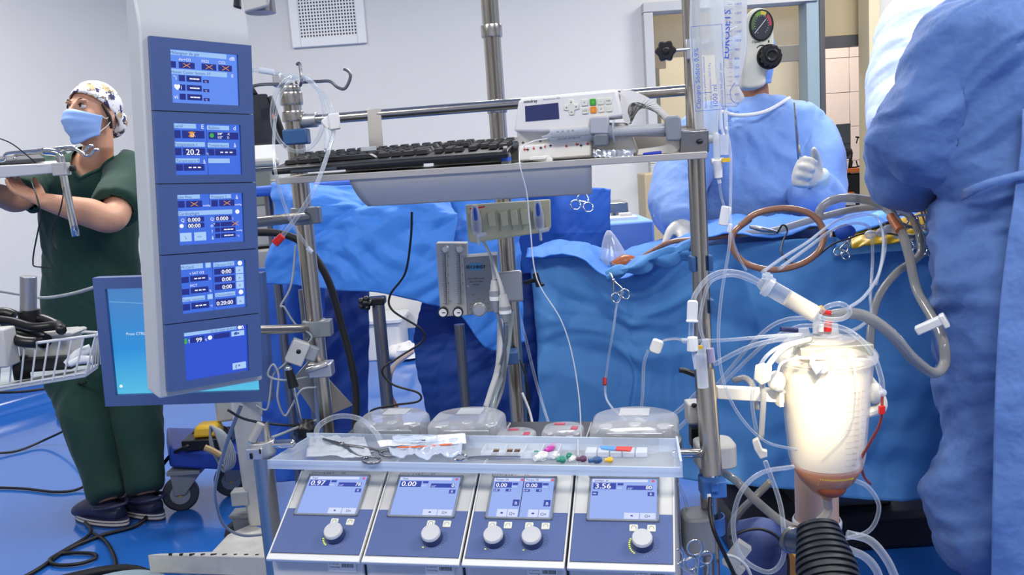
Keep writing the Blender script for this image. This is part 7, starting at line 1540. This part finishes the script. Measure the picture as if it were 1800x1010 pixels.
Fq = facing(1274, 379, 1.5, tilt=-12); g = MB(Fq, WHITEP); g.box((0, 0, 0), (.017, .034, .012)); g.box((.012, -.02, 0), (.008, .016, .010)); g.build('slide_clamp', label='white clamp on the line before the surgeon gown', cat='clamp', bevel=.002)
hose('infusion_line', 'clear line from the drip chamber through the white clamp to the blue drape', [(1264, 318, 1.5), (1268, 345, 1.5), (1275, 370, 1.5), (1285, 410, 1.55), (1298, 450, 1.62), (1312, 475, 1.62)], .0022, TUBE)
hose('infusion_line', 'long clear line hanging from the milky bag down past the mast to the reservoir', [(1277, 225, 1.57), (1284, 270, 1.52), (1284, 350, 1.48), (1282, 430, 1.45), (1268, 520, 1.44), (1263, 600, 1.43), (1272, 670, 1.42), (1300, 730, 1.42), (1345, 775, 1.43), (1400, 790, 1.44)], .0026, TUBE)
hose('infusion_line', 'clear line from the milky bag outlet to the roller clamp', [(1268, 225, 1.57), (1272, 234, 1.52), (1273, 240, 1.5)], .0026, TUBE)
# ---------------------------------------------------------------- tubes along the right mast
hose('clear_tube', 'clear tube arching over the right mast to the white slide clamp', [(1338, 496, 1.52), (1310, 482, 1.5), (1275, 477, 1.48), (1248, 486, 1.47), (1228, 508, 1.46), (1218, 532, 1.45), (1214, 600, 1.45)], .0045, TUBE)
hose('clear_tube', 'second thin clear tube arching beside the first to the stopcock', [(1335, 500, 1.53), (1290, 484, 1.51), (1250, 495, 1.48), (1236, 530, 1.47), (1230, 570, 1.46), (1238, 600, 1.45)], .003, TUBE)
Fq = facing(1217, 546, 1.44, tilt=-4); g = MB(Fq, WHITEP); g.prism(rrect(.018, .037, .005, 4), -.004, .006); g.box((0, -.017, .004), (.02, .004, .01)); g.build('slide_clamp', label='white clamp on the tube left of the right mast', cat='clamp', bevel=.0015)
scx = thing('stopcock', 'white and clear stopcock with a yellow tab beside the right mast', 'stopcock', P(1220, 605, 1.44))
g = MB(mat=WHITEP); g.tube([P(1217, 592, 1.44), P(1218, 616, 1.44)], [.009, .0105], 8, 0); g.build('body', scx, bevel=.001)
g = MB(mat=FROST); g.tube([P(1198, 597, 1.44), P(1212, 597, 1.44)], .003, 10, 0); g.tube([P(1219, 616, 1.44), P(1222, 648, 1.44)], [.004, .002], 10, 0); g.tube([P(1240, 596, 1.45), P(1242, 612, 1.45)], .0065, 12, 0); g.build('ports', scx, kind='stuff')
g = MB(mat=YEL); g.box(P(1231, 610, 1.44), (.007, .006, .006)); g.build('tab', scx)
g = MB(mat=mat('pink_haze', 'b9a9c4', .4)); g.tube([P(1249, 612, 1.46), P(1252, 636, 1.46)], .006, 10, 0); g.build('side_cap', scx)
# short thick tube in front with a flat cut, cable clamps
Tk = thing('holder_tube', 'short thick satin steel tube with angled cut bottom in front of the right mast', 'tube', P(1245, 740, 1.52))
g = MB(mat=STEEL); a_, b_ = P(1238, 648, 1.53), P(1252, 832, 1.50); g.tube([a_, b_], .0185, 32, 0); g.build('tube', Tk, smooth=50)
g = MB(mat=STEEL); g.tube([b_, b_+nrm(b_-a_)*.004], [.0188, .0165], 32, 0); g.build('end_face', Tk)
g = MB(mat=FROST); g.tube([P(1232, 622, 1.49), P(1236, 680, 1.49)], .010, 12, 0); g.tube([P(1238, 600, 1.48), P(1232, 625, 1.49)], [.004, .009], 12, 0); g.build('film_sleeve', Tk)
g = MB(mat=LGREY); q = P(1256, 795, 1.58); g.prism(rrect(.075, .075, .02, 4, q[0], q[1]), q[2]-.023, q[2]+.023); g.build('grey_clamp', Tk, bevel=.004)
g = MB(mat=mat('clamp_blue', '3f6fb5', .4)); q = P(1252, 853, 1.54); g.prism(rrect(.045, .05, .006, 3, q[0], q[1]), q[2]-.016, q[2]+.016); g.box(q+[-.002, -.027, .008], (.014, .01, .018)); g.build('blue_clamp', Tk, bevel=.002)
q = P(1257, 942, 1.56); g = MB(mat=MATS['clamp_blue']); a__ = np.linspace(math.radians(150), math.radians(390), 20); c_ = np.array([Rp[0]+.004, Rp[1]-.004]); 
R = [np.array([(c_[0]+r_*math.cos(t_), c_[1]+r_*math.sin(t_), z_) for r_, z_ in ((.0225, q[2]-.018), (.0255, q[2]-.018), (.0255, q[2]+.018), (.0225, q[2]+.018))]) for t_ in a__]; g.rings(R); g.build('blue_ring', mr_, bevel=.001)
g = MB(mat=BLACK); q = P(1215, 655, 1.6); g.tube([P(1194, 650, 1.6), P(1206, 652, 1.6), P(1236, 664, 1.6)], [.005, .0055, .006], 10, 3); g.build('lever', label='dark grey lever handle left of the right mast', cat='lever')
gb = thing('bubble_sensor', 'small grey sensor box with a black clip behind the right mast', 'sensor', P(1222, 730, 1.66))
g = MB(mat=LGREY); g.box(P(1222, 722, 1.66), (.036, .04, .042)); g.build('box', gb, bevel=.003); g = MB(mat=BLACK); g.box(P(1226, 765, 1.66), (.03, .03, .042)); g.ell(P(1220, 712, 1.635), (.006, .004, .005), 10, 6, True); g.build('clip', gb, bevel=.006)
BCB = hose('power_cable', 'black cable hanging from the blue clamp in front of the lower right mast', [(1248, 874, 1.50), (1248, 900, 1.48), (1256, 935, 1.46), (1272, 970, 1.46), (1292, 1012, 1.46)], .0038, CABK, 'cable')
g = MB(mat=WHITEP); g.tube([P(1246, 868, 1.505), P(1248, 888, 1.5)], .0038, 10, 0); g.build('cable_plug', BCB, label='white plug')
# ---------------------------------------------------------------- reservoir
YR_ = 1.60
rc = P(1456, 640, YR_); rb = P(1449, 882, YR_); cx_, cy_ = (rc[0]+rb[0])/2, YR_
def rz(py): return zpx(py, cx_, cy_)
rv = thing('venous_reservoir', 'glowing white hard shell venous reservoir with amber fluid in its pointed base', 'reservoir', np.array([cx_, cy_, rz(880)]))
k_ = YR_/FPX; r0_, r1_ = 84*k_, 67*k_
zt, z8, z9 = rz(628), rz(800), rz(872)
o_ = (cx_, cy_, 0)
g = MB(mat=VESSEL); g.lathe([(.0668, rz(815)), (r1_, z8), (r0_*.985, zt+.0), (r0_, zt+.01)], o_, n=56, world=True, cap=False); g.build('shell', rv, smooth=60, solid=0)
g = MB(mat=FILTER); g.lathe([(0, rz(812)), (r1_*.90, rz(811)), (r1_*.93, z8), (r0_*.93, zt-.004), (0, zt-.004)], o_, n=48, world=True); g.build('filter', rv, smooth=60)
g = MB(mat=BLOOD); g.lathe([(0, z9-.01), (.009, z9-.004), (.012, z9+.001), (.030, rz(860)), (.0515, rz(840)), (.0664, rz(817)), (.0664, rz(812)), (0, rz(812))], o_, n=48, world=True); g.build('fluid', rv, smooth=60)
g = MB(mat=mat('dark_amber', '8a4322', .5, ridge=(60, .6, .004))); f_ = facing(1447, 845, YR_-.057); g.prism([(-.034, .022), (.03, .022), (.028, -.006), (.012, -.026), (-.012, -.026), (-.034, -.004)], 0, .012)if 0 else g.ell((cx_-.002, cy_-.028, rz(848)), (.028, .022, .018), 20, 10, True); g.build('strainer', rv)
g = MB(Fr((cx_, cy_, 0), (1, 0, 0), (0, 0, 1)), mat('scale_yellow', 'c2b01e', .5))
for sx in (-1, 1):
    for k in range(9): yy = rz(822+k*5); rad = np.interp(yy, [z9, rz(838), rz(815)], [.012, .052, .066]); xx = -.003+sx*.0305*min(1, rad/.045); g.quad(xx-.001, yy-.0012, xx+.001, yy+.0012, math.sqrt(max(1e-6, rad**2-xx**2))+.0015)
for k in range(18): g.quad(-.034+k*.0035, rz(822)-.001, -.034+k*.0035+.0022, rz(822)+.002, math.sqrt(.062**2-(-.034+k*.0035)**2)+.0055)
g.build('yellow_scale', rv, smooth=0)
g = MB(Fr((cx_, cy_, 0), (1, 0, 0), (0, 0, 1)), mat('grey_ink', '8d8778', .5))
for k, s_ in enumerate(('4000', '3500', '3000', '2500', '2000', '1800', '1600', '1400', '1200', '1000', '800', '600', '400', '200')):
    yy = rz(672+k*10.5); rad = r1_+(r0_-r1_)*(yy-z8)/(zt-z8); xx = .022; zz2 = math.sqrt(rad**2-xx**2)+.001; g.quad(xx-.014, yy-.0003, xx-.002, yy+.0003, zz2+.002); g.text(s_, xx, yy-.002, .006, zz2-.001); g.quad(xx+.017, yy-.0003, xx+.026, yy+.0003, zz2-.008)
g.build('volume_scale', rv, smooth=0)
g = MB(mat=VESSEL); g.lathe([(r0_*.98, zt-.006), (r0_*1.06, zt-.003), (r0_*1.07, zt+.006), (r0_*1.03, zt+.012), (r0_*.95, zt+.022), (r0_*.8, zt+.034), (.03, zt+.042), (0, zt+.042)], o_, n=56, world=True, cap=False); lidr = g.build('lid', rv, smooth=60)
g = MB(mat=mat('lid_white', 'd9d3c6', .5)); g.lathe([(0, zt-.002), (r0_*.94, zt-.002), (r0_*.9, zt+.008), (r0_*.5, zt+.014), (0, zt+.014)], o_, n=48, world=True); g.build('lid_inner', rv)
g = MB(mat=clear('rect_window', (.75, .72, .62), .45, .8, .1, (.55, .53, .45))); g.box((cx_-.002, cy_-.045, zt+.026), (.135, .05, .022)); g.build('filter_window', rv, bevel=.003)
g = MB(mat=FROST)
for k, px in enumerate((1428, 1462, 1496)): g.tube([P(px, 618, YR_-.09), P(px, 640, YR_-.09)], .0052, 12, 0)
g.tube([P(1428, 638, YR_-.09), P(1442, 648, YR_-.095)], [.006, .014], 14, 0); g.ell(P(1444, 645, YR_-.09), (.015, .008, .012), 16, 8, True); g.tube([P(1400, 628, YR_-.09), P(1530, 632, YR_-.07)], .003, 10, 0); g.build('luer_manifold', rv, kind='stuff', label='row of white luer ports on a thin rail')
# turret on the lid
g = MB(mat=FROST); tx_, ty_ = P(1452, 590, YR_)[:2]; tz_ = zt+.04; g.lathe([(0, tz_-.006), (.03, tz_-.006), (.03, tz_+.004), (.024, tz_+.006), (.022, tz_+.026), (0, tz_+.026)], (tx_, ty_, 0), n=30, world=True)
g.tube([P(1420, 585, YR_), P(1402, 586, YR_)], .011, 16, 0); g.tube([P(1436, 585, YR_-.01), P(1436, 556, YR_-.01)], .008, 14, 0); g.build('turret', rv, smooth=50)
g = MB(mat=mat('rusty_ring', '8a6a5c', .4)); g.lathe([(.0245, tz_+.0), (.026, tz_+.002), (.0245, tz_+.004)], (tx_, ty_, 0), n=30, world=True, cap=False); g.build('turret_ring', rv, solid=.002)
g = MB(mat=RED); g.tube([P(1455, 582, YR_-.025), P(1456, 564, YR_-.025)], .0075, 8, 0); g.build('red_cap', rv, label='red cap', bevel=.001)
g = MB(mat=WHITEP); g.tube([P(1443, 582, YR_-.03), P(1443, 570, YR_-.03)], .005, 10, 0); g.build('white_cap', rv)
g = MB(mat=mat('navy_plug', '1d2760', .4)); g.tube([P(1372, 578, YR_-.02), P(1402, 580, YR_-.02)], .005, 12, 0); g.tube([P(1434, 536, YR_-.02), P(1440, 552, YR_-.02)], .004, 8, 0); g.build('blue_plug', rv, kind='stuff')
g = MB(mat=YEL); g.tube([P(1440, 540, YR_-.02), P(1449, 550, YR_-.02)], .0065, 8, 0); g.build('yellow_cap', rv)
g = MB(mat=RED); g.tube([P(1446, 548, YR_-.03), P(1460, 550, YR_-.03)], .0045, 8, 0); g.build('small_red_cap', rv)
# side ears and holder
g = MB(mat=mat('holder_white', 'd8d5cc', .45)); a__ = np.linspace(math.radians(-12), math.radians(192), 26); zh = rz(690)
R = [np.array([(cx_+r_*math.cos(t_), cy_+r_*math.sin(t_), zh+z_) for r_, z_ in ((r0_*1.0, -.016), (r0_*1.09, -.016), (r0_*1.09, .012), (r0_*1.0, .012))]) for t_ in a__]; g.rings(R); hd_ = g.build('reservoir_holder', label='white ring shaped holder and flat arm carrying the reservoir', cat='holder', smooth=40)
g = MB(mat=mat('arm_white', 'e4dfd2', .5)); a_, b_ = P(1262, 691, 1.60), P(1380, 697, 1.60); g.hexa([a_+[0, 0, -.012], b_+[0, 0, -.013], b_+[0, .02, -.013], a_+[0, .02, -.012], a_+[0, 0, .012], b_+[0, 0, .013], b_+[0, .02, .013], a_+[0, .02, .012]]); g.build('arm', hd_, bevel=.002)
g = MB(mat=MATS['holder_white']); 
for px, py, r_ in ((1536, 690, .017), (1365, 670, .017)): q = P(px, py, 1.58); g.ell(q, (r_, .018, r_*1.25), 18, 10, True)
g.tube([P(1530, 662, 1.58), P(1548, 690, 1.58), P(1548, 715, 1.58), P(1520, 728, 1.58)], [.004, .006, .012, .008], 10, 4); g.build('side_knob', hd_, kind='stuff')
# oxygenator column, outlet hose and base
ox = thing('oxygenator', 'pale cylindrical oxygenator below the reservoir tip', 'oxygenator', P(1440, 930, 1.72))
ocx, ocy = P(1435, 850, 1.73)[:2]; zo = lambda py: zpx(py, ocx, ocy)
g = MB(mat=mat('oxy_shell', 'c9a791', .35, coat=.4)); g.lathe([(0, zo(935)), (.046, zo(935)), (.046, zo(925)), (.0445, zo(920)), (.0445, zo(800)), (0, zo(800))], (ocx, ocy, 0), n=40, world=True); g.build('body', ox, smooth=50)
g = MB(mat=FROST); g.lathe([(.047, zo(926)), (.05, zo(922)), (.05, zo(914)), (.047, zo(910))], (ocx, ocy, 0), n=40, world=True, cap=False); g.build('base_ring', ox, solid=.002)
g = MB(mat=WOOD); q = P(1440, 985, 1.70); g.box((q[0], q[1], q[2]-.07), (.11, .10, .18)); g.build('pump_box', label='orange brown box below the oxygenator behind the ribbed lamp', cat='box', bevel=.004)
bs = thing('oxygenator_stand', 'dark stand under the oxygenator and the brown box', 'stand', (q[0], q[1]+.06, 0)); g = MB(mat=BLACKR); g.box((q[0], q[1]+.05, (q[2]-.165)/2), (.16, .2, q[2]-.165)); g.build('column', bs, bevel=.004)
hose('outlet_hose', 'wide grey outlet hose from the reservoir tip curving left to the pump', [('w', cx_, cy_, z9-.004), ('w', cx_+.0, cy_, z9-.03), (1440, 915, 1.58), (1415, 930, 1.56), (1380, 920, 1.56), (1335, 885, 1.58), (1300, 850, 1.6), (1285, 838, 1.62), (1270, 830, 1.63)], .0085, GREYT, 'hose', 12)
hose('grey_hose', 'grey hose passing behind the reservoir outlet toward the right mast', [(1355, 845, 1.72), (1330, 870, 1.72), (1300, 900, 1.7), (1285, 930, 1.68), (1292, 975, 1.66), (1300, 1012, 1.66)], .008, mat('hose_grey', '54575c', .4), 'hose', 10)
hose('clear_tube', 'clear loop hanging left of the reservoir down to the floor', [(1395, 820, 1.50), (1340, 830, 1.48), (1305, 860, 1.46), (1290, 905, 1.46), (1292, 950, 1.46), (1310, 985, 1.46), (1350, 1005, 1.46), (1375, 985, 1.46), (1378, 940, 1.46), (1370, 880, 1.48), (1345, 810, 1.48)], .0045, TUBE)
hose('clear_tube', 'clear loop hanging right of the reservoir behind the ribbed lamp', [(1490, 840, 1.62), (1525, 855, 1.62), (1545, 890, 1.62), (1530, 930, 1.62), (1490, 945, 1.62), (1450, 945, 1.6)], .0045, TUBE)
for i, (pts, l_) in enumerate((([(1490, 938, 1.42), (1530, 950, 1.42), (1560, 985, 1.42), (1580, 1030, 1.42)], 'outer of two clear hoses curving down right of the ribbed lamp'), ([(1490, 965, 1.42), (1520, 978, 1.42), (1540, 1000, 1.42), (1550, 1030, 1.42)], 'inner of two clear hoses curving down right of the ribbed lamp'))): hose('clear_tube', l_, pts, .0075, TUBE)
# ribbed black lamp
lm = thing('ribbed_lamp', 'black ribbed lamp head at the bottom edge below the reservoir', 'lamp', P(1450, 1000, 1.3))
a_, b_ = P(1437, 926, 1.30), P(1462, 1040, 1.22); pts = [a_+(b_-a_)*t_ for t_ in np.linspace(0, 1, 80)]; rr = [(.033+.014*min(1, t_*1.6))*(1 if (i % 8) < 5 else .90) for i, t_ in enumerate(np.linspace(0, 1, 80))]
g = MB(mat=mat('lamp_black', '1b1f28', .5)); g.tube(pts, rr, 36, 0); g.build('ribbed_body', lm, smooth=30)
g = MB(mat=CREAM); g.tube([a_-(b_-a_)*.03, a_+(b_-a_)*.02], [.024, .0325], 30, 0); g.build('rim', lm)
g = MB(mat=DSTEEL); g.cyl(P(1395, 950, 1.45), P(1425, 955, 1.36), .022, n=24, world=True); g.cyl(P(1388, 945, 1.46), P(1396, 950, 1.45), .026, n=24, world=True); g.build('joint', lm, bevel=.002)
# blue-lined tray & clamps at the lower right of the pumps
forceps('surgical_clamp', 'steel clamp with finger rings hanging beside the rightmost pump', P(1205, 970, 1.42), P(1238, 1040, 1.44), .0022, .03, ringr=.013, up=(0, -1, .1))
forceps('surgical_clamp', 'second steel clamp beside the lower right mast', P(1228, 985, 1.44), P(1250, 1045, 1.46), .0022, .024, ringr=.011, up=(0, -1, .1))
g = MB(mat=mat('pole_clamp_grey', '85868a', .45)); q = P(1226, 925, 1.60); g.prism(rrect(.06, .07, .02, 4, q[0], q[1]), q[2]-.05, q[2]+.03); g.build('grey_unit', label='rounded grey housing behind the lower right mast', cat='housing', bevel=.006)
sheetm = mat('navy_sheet', '3a4c86', .6, ridge=(8, .5, .02))
drape('navy_sheet', 'dull navy pleated sheet hanging at the bottom behind the clear loops', [[(1290, 915, 1.85), (1340, 905, 1.84), (1390, 925, 1.85)], [(1285, 960, 1.83), (1335, 955, 1.8), (1392, 960, 1.82)], [(1275, 1060, 1.82), (1330, 1060, 1.78), (1395, 1060, 1.82)]], sheetm, .03, 16, 2, 31, 40, 40)
g = MB(mat=LGREY); Fq = facing(1295, 975, 1.6, tilt=-35); g.fr = Fq; g.box((0, 0, 0), (.03, .06, .02)); g.box((.02, -.02, .005), (.015, .02, .015)); g.build('tube_holder', label='small grey tube holder at the foot of the clear loop', cat='holder', bevel=.002)
hose('power_cable', 'black cable arching from the lower mast over the navy sheet', [(1282, 945, 1.5), (1310, 932, 1.5), (1340, 930, 1.5), (1368, 945, 1.5), (1384, 975, 1.5), (1386, 1015, 1.5)], .003, CABK, 'cable')
hose('power_cable', 'pale cable curving at the very bottom beside the right mast', [(1272, 975, 1.48), (1290, 978, 1.48), (1310, 992, 1.48), (1322, 1015, 1.48)], .003, CABL, 'cable')
hose('clear_tube', 'thin pale line curving between the rightmost pump and the mast', [(1192, 850, 1.62), (1205, 880, 1.62), (1206, 910, 1.62), (1195, 940, 1.62)], .003, TUBE)
# ---------------------------------------------------------------- arterial filter and tubes at the reservoir top
af = thing('arterial_filter', 'slanting clear cylindrical chamber with white label above the reservoir', 'filter', P(1390, 525, 1.5))
a_, b_ = P(1335, 495, 1.52), P(1434, 552, 1.50)
g = MB(mat=VESSEL); g.tube([a_, a_+(b_-a_)*.1, a_+(b_-a_)*.12, b_], [.009, .0125, .015, .0155, .0155], 24, 0); g.build('chamber', af, smooth=50)
g = MB(mat=mat('film_label', 'c8c4ba', .5)); g.tube([a_+(b_-a_)*.5, a_+(b_-a_)*.98], .0148, 24, 0); g.build('label_sleeve', af)
g = MB(mat=FROST); g.cyl(a_+(b_-a_)*.1, a_+(b_-a_)*.2, .019, n=20, world=True); g.tube([P(1347, 492, 1.5), P(1350, 478, 1.5)], .005, 10, 0); g.tube([P(1340, 484, 1.5), P(1358, 486, 1.5)], .004, 10, 0); g.build('end_cap', af, bevel=.001)
def H(label, pts, r, mt=TUBE, name='clear_tube'): return hose(name, label, pts, r, mt)
H('clear line from the slanting chamber looping over to the ring by the grey hose', [(1432, 550, 1.5), (1450, 560, 1.5), (1480, 560, 1.5), (1494, 548, 1.5), (1480, 534, 1.5), (1455, 538, 1.5), (1440, 552, 1.52)], .0045)
H('long clear line rising from the reservoir top to the yellow film', [(1490, 542, 1.52), (1520, 520, 1.6), (1545, 480, 1.8), (1553, 430, 2.0), (1550, 400, 2.15), (1540, 382, 2.2), (1515, 375, 2.2), (1470, 388, 2.1), (1420, 425, 1.9), (1380, 450, 1.75), (1340, 478, 1.56)], .0036)
H('second clear line arching over the patient to the cannula', [(1370, 472, 1.75), (1420, 435, 1.95), (1470, 400, 2.15), (1510, 392, 2.22), (1530, 405, 2.25), (1534, 450, 2.22), (1530, 520, 2.1), (1530, 555, 1.9), (1500, 580, 1.7), (1460, 578, 1.62)], .0042)
H('clear bypass line arching above the incise film', [(1480, 386, 2.16), (1530, 378, 2.2), (1555, 392, 2.2), (1556, 440, 2.18), (1540, 500, 2.0)], .003)
VT = clear('venous_hose', (.70, .68, .63), .36, .85, .08, (.46, .45, .42))
VH = H('wide grey venous hose arching over the drape and down to the right', [(1440, 385, 2.2), (1442, 368, 2.2), (1462, 352, 2.2), (1500, 348, 2.2), (1550, 360, 2.18), (1580, 395, 2.1), (1598, 450, 2.05), (1612, 510, 2.0), (1640, 560, 1.9), (1658, 600, 1.82), (1660, 640, 1.8), (1640, 655, 1.76), (1605, 630, 1.7), (1570, 590, 1.66), (1530, 560, 1.64), (1495, 550, 1.62), (1455, 555, 1.6)], .0115, VT, 'venous_hose')
H('second grey venous hose running behind along the table to the drape edge', [(1300, 412, 2.4), (1360, 405, 2.38), (1430, 385, 2.34), (1500, 368, 2.3), (1560, 364, 2.26), (1600, 380, 2.22), (1618, 420, 2.18), (1615, 450, 2.15), (1575, 480, 2.1), (1545, 520, 2.05), (1532, 570, 2.0), (1528, 640, 1.95)], .010, VT, 'venous_hose')
g = MB(mat=mat('warm_cannula', 'b5683c', .35)); g.tube([P(1566, 380, 2.13), P(1582, 405, 2.08)], .0112, 14, 0); g.build('cannula_section', VH, label='orange brown stretch of the hose')
g = MB(mat=FROST)
for x, y in ((1530, 412), (1550, 408), (1580, 412), (1598, 418), (1562, 402)): g.ell(P(x, y, 2.24), (.016, .012, .012), 12, 7, True)
g.build('connector_film', label='clump of clear connectors taped on the yellow film', cat='connector', kind='stuff')
H('large loop of amber rubber tube hanging before the gowned surgeon', [(1300, 398, 2.2), (1330, 375, 2.2), (1380, 366, 2.2), (1425, 376, 2.19), (1447, 405, 2.18), (1440, 440, 2.17), (1405, 465, 2.16), (1355, 474, 2.16), (1310, 462, 2.17), (1288, 435, 2.18), (1290, 408, 2.19), (1318, 385, 2.22)], .0085, BROWNT, 'amber_tube')
H('amber rubber tube crossing behind the right mast to the surgical field', [(1115, 465, 2.45), (1140, 445, 2.45), (1180, 425, 2.42), (1230, 420, 2.4), (1300, 412, 2.4), (1400, 402, 2.5), (1450, 395, 2.6)], .0075, BROWNT, 'amber_tube')
g = MB(mat=CHROME); g.tube([P(1318, 398, 2.32), P(1340, 403, 2.32), P(1368, 408, 2.32)], [.005, .008, .003], 12, 3); g.build('metal_cannula', label='short steel suction cannula lying inside the amber loop', cat='cannula')
H('thin black cable tangled inside the amber loop', [(1366, 410, 2.3), (1376, 395, 2.28), (1384, 405, 2.28), (1376, 425, 2.24), (1374, 445, 2.2), (1392, 462, 2.18), (1425, 458, 2.18), (1462, 430, 2.2), (1490, 420, 2.24), (1520, 410, 2.26), (1560, 410, 2.24), (1600, 418, 2.2)], .0025, mat('cable_dark', '33302e', .5), 'sensor_wire')
g = MB(mat=WHITEP); Fq = facing(1634, 571, 1.82, tilt=28); g.fr = Fq; g.box((0, 0, 0), (.06, .018, .03)); g.box((.03, -.004, 0), (.012, .03, .034)); g.build('tube_clamp', label='white clamp on the wide hose beside the big back view gown', cat='clamp', bevel=.003)
# bundle of clear lines left of the reservoir top
for i, (pts, r_, l_) in enumerate((
    ([(1200, 600, 1.45), (1280, 597, 1.46), (1360, 590, 1.5), (1410, 587, 1.55)], .0032, 'nearly level clear line from the stopcock to the reservoir turret'),
    ([(1255, 640, 1.6), (1310, 612, 1.58), (1360, 598, 1.56), (1412, 592, 1.56)], .0045, 'clear line sloping from behind the mast up to the turret'),
    ([(1250, 690, 1.75), (1290, 640, 1.7), (1340, 585, 1.62), (1380, 562, 1.6), (1430, 558, 1.58)], .004, 'upper clear line arching up from the drape to the turret'),
    ([(1245, 700, 1.78), (1300, 645, 1.72), (1350, 600, 1.64), (1400, 575, 1.6), (1430, 572, 1.58)], .004, 'lower clear line arching up from the drape to the turret'),
    ([(1330, 760, 1.5), (1322, 700, 1.48), (1335, 645, 1.48), (1360, 615, 1.5), (1400, 600, 1.54), (1430, 598, 1.56)], .0034, 'clear line hanging left of the shell up to the turret'),
    ([(1338, 770, 1.47), (1342, 700, 1.46), (1340, 665, 1.46), (1358, 632, 1.47), (1385, 608, 1.5), (1425, 596, 1.55)], .0052, 'milky line through the white clamp left of the shell'),
    ([(1440, 568, 1.55), (1490, 580, 1.52), (1530, 615, 1.5), (1548, 660, 1.5), (1551, 688, 1.5)], .0048, 'clear line arching down the right side of the reservoir'),
    ([(1380, 690, 1.46), (1368, 672, 1.46), (1372, 640, 1.47), (1400, 628, 1.5)], .0024, 'thin line curling left below the luer ports'),
    ([(1500, 640, 1.5), (1507, 680, 1.49), (1500, 730, 1.49), (1480, 765, 1.5), (1450, 790, 1.5)], .0018, 'thin pale line hanging in front of the shell'),
    ([(1290, 668, 1.66), (1310, 664, 1.64), (1324, 680, 1.62), (1330, 720, 1.6)], .006, 'short grey tube curving over the white arm'))):
    H(l_, pts, r_, TUBE if i not in (5, 9) else (mat('milky', 'cfc9ba', .35) if i == 5 else GREYT))
RBL = H('red tinted blood line down the right side of the reservoir', [(1551, 692, 1.5), (1548, 740, 1.5), (1528, 780, 1.52), (1515, 805, 1.55), (1518, 835, 1.58), (1530, 850, 1.6)], .0028, TUBER, 'blood_line')
g = MB(mat=FROST); g.ell(P(1551, 690, 1.5), (.008, .007, .008), 12, 8, True); g.build('line_connector', RBL)
g = MB(mat=RED); g.box(P(1550, 720, 1.49), (.011, .006, .015)); g.build('red_tab', RBL, bevel=.001)
Fq = facing(1341, 654, 1.45, tilt=-8); g = MB(Fq, mat('clamp_ivory', 'e3dccb', .4)); g.prism([(-.014, -.012), (.0, -.022), (.014, -.012), (.014, .012), (0, .016), (-.014, .010)], -.008, .010); g.build('tube_clamp', label='ivory pinch clamp on the milky line left of the shell', cat='clamp', bevel=.002)
Fq = facing(1336, 785, 1.46, tilt=0); g = MB(Fq, MATS['clamp_ivory']); g.prism([(-.013, .012), (-.003, .018), (.004, -.004), (.012, -.006), (.012, -.016), (0, -.020), (-.010, -.002)], -.006, .008); g.build('tube_clamp', label='ivory hook clamp left of the lower reservoir shell', cat='clamp', bevel=.0015)
# lines hanging on the drape
RCN = H('thin clear line with red connector hanging over the blue drape', [(1096, 512, 2.2), (1090, 524, 2.2), (1084, 538, 2.2), (1078, 580, 2.15), (1068, 640, 2.1), (1064, 690, 2.05), (1075, 715, 1.95), (1100, 738, 1.85)], .003)
g = MB(mat=RED); g.tube([P(1063, 664, 2.07), P(1063, 676, 2.06)], .0052, 10, 0); g.build('red_connector', RCN, label='red connector')
WBL = H('clear line from the white block down to the large right lid', [(1140, 615, 1.75), (1132, 640, 1.75), (1130, 690, 1.75), (1125, 735, 1.75)], .0034)
Fq = facing(1154, 608, 1.74, tilt=-22); g = MB(Fq, WHITEP); g.prism(rrect(.024, .028, .006, 3), -.008, .008); g.build('clamp_block', label='white angled clamp block hanging before the blue drape', cat='clamp', bevel=.002)
H('clear line from the white angled block right to the stopcock', [(1166, 598, 1.72), (1185, 595, 1.6), (1200, 597, 1.46)], .003)
g = MB(mat=FROST); g.tube([P(1118, 735, 1.75), P(1134, 742, 1.75)], .0045, 10, 0); g.build('line_connector', WBL)
for i, (pts, l_) in enumerate((([(1235, 680, 1.8), (1200, 715, 1.82), (1160, 748, 1.84), (1140, 775, 1.8)], 'upper clear tube sloping down left behind the right mast'), ([(1238, 700, 1.8), (1210, 735, 1.82), (1180, 765, 1.84)], 'lower clear tube sloping down left behind the right mast'))): H(l_, pts, .0045)
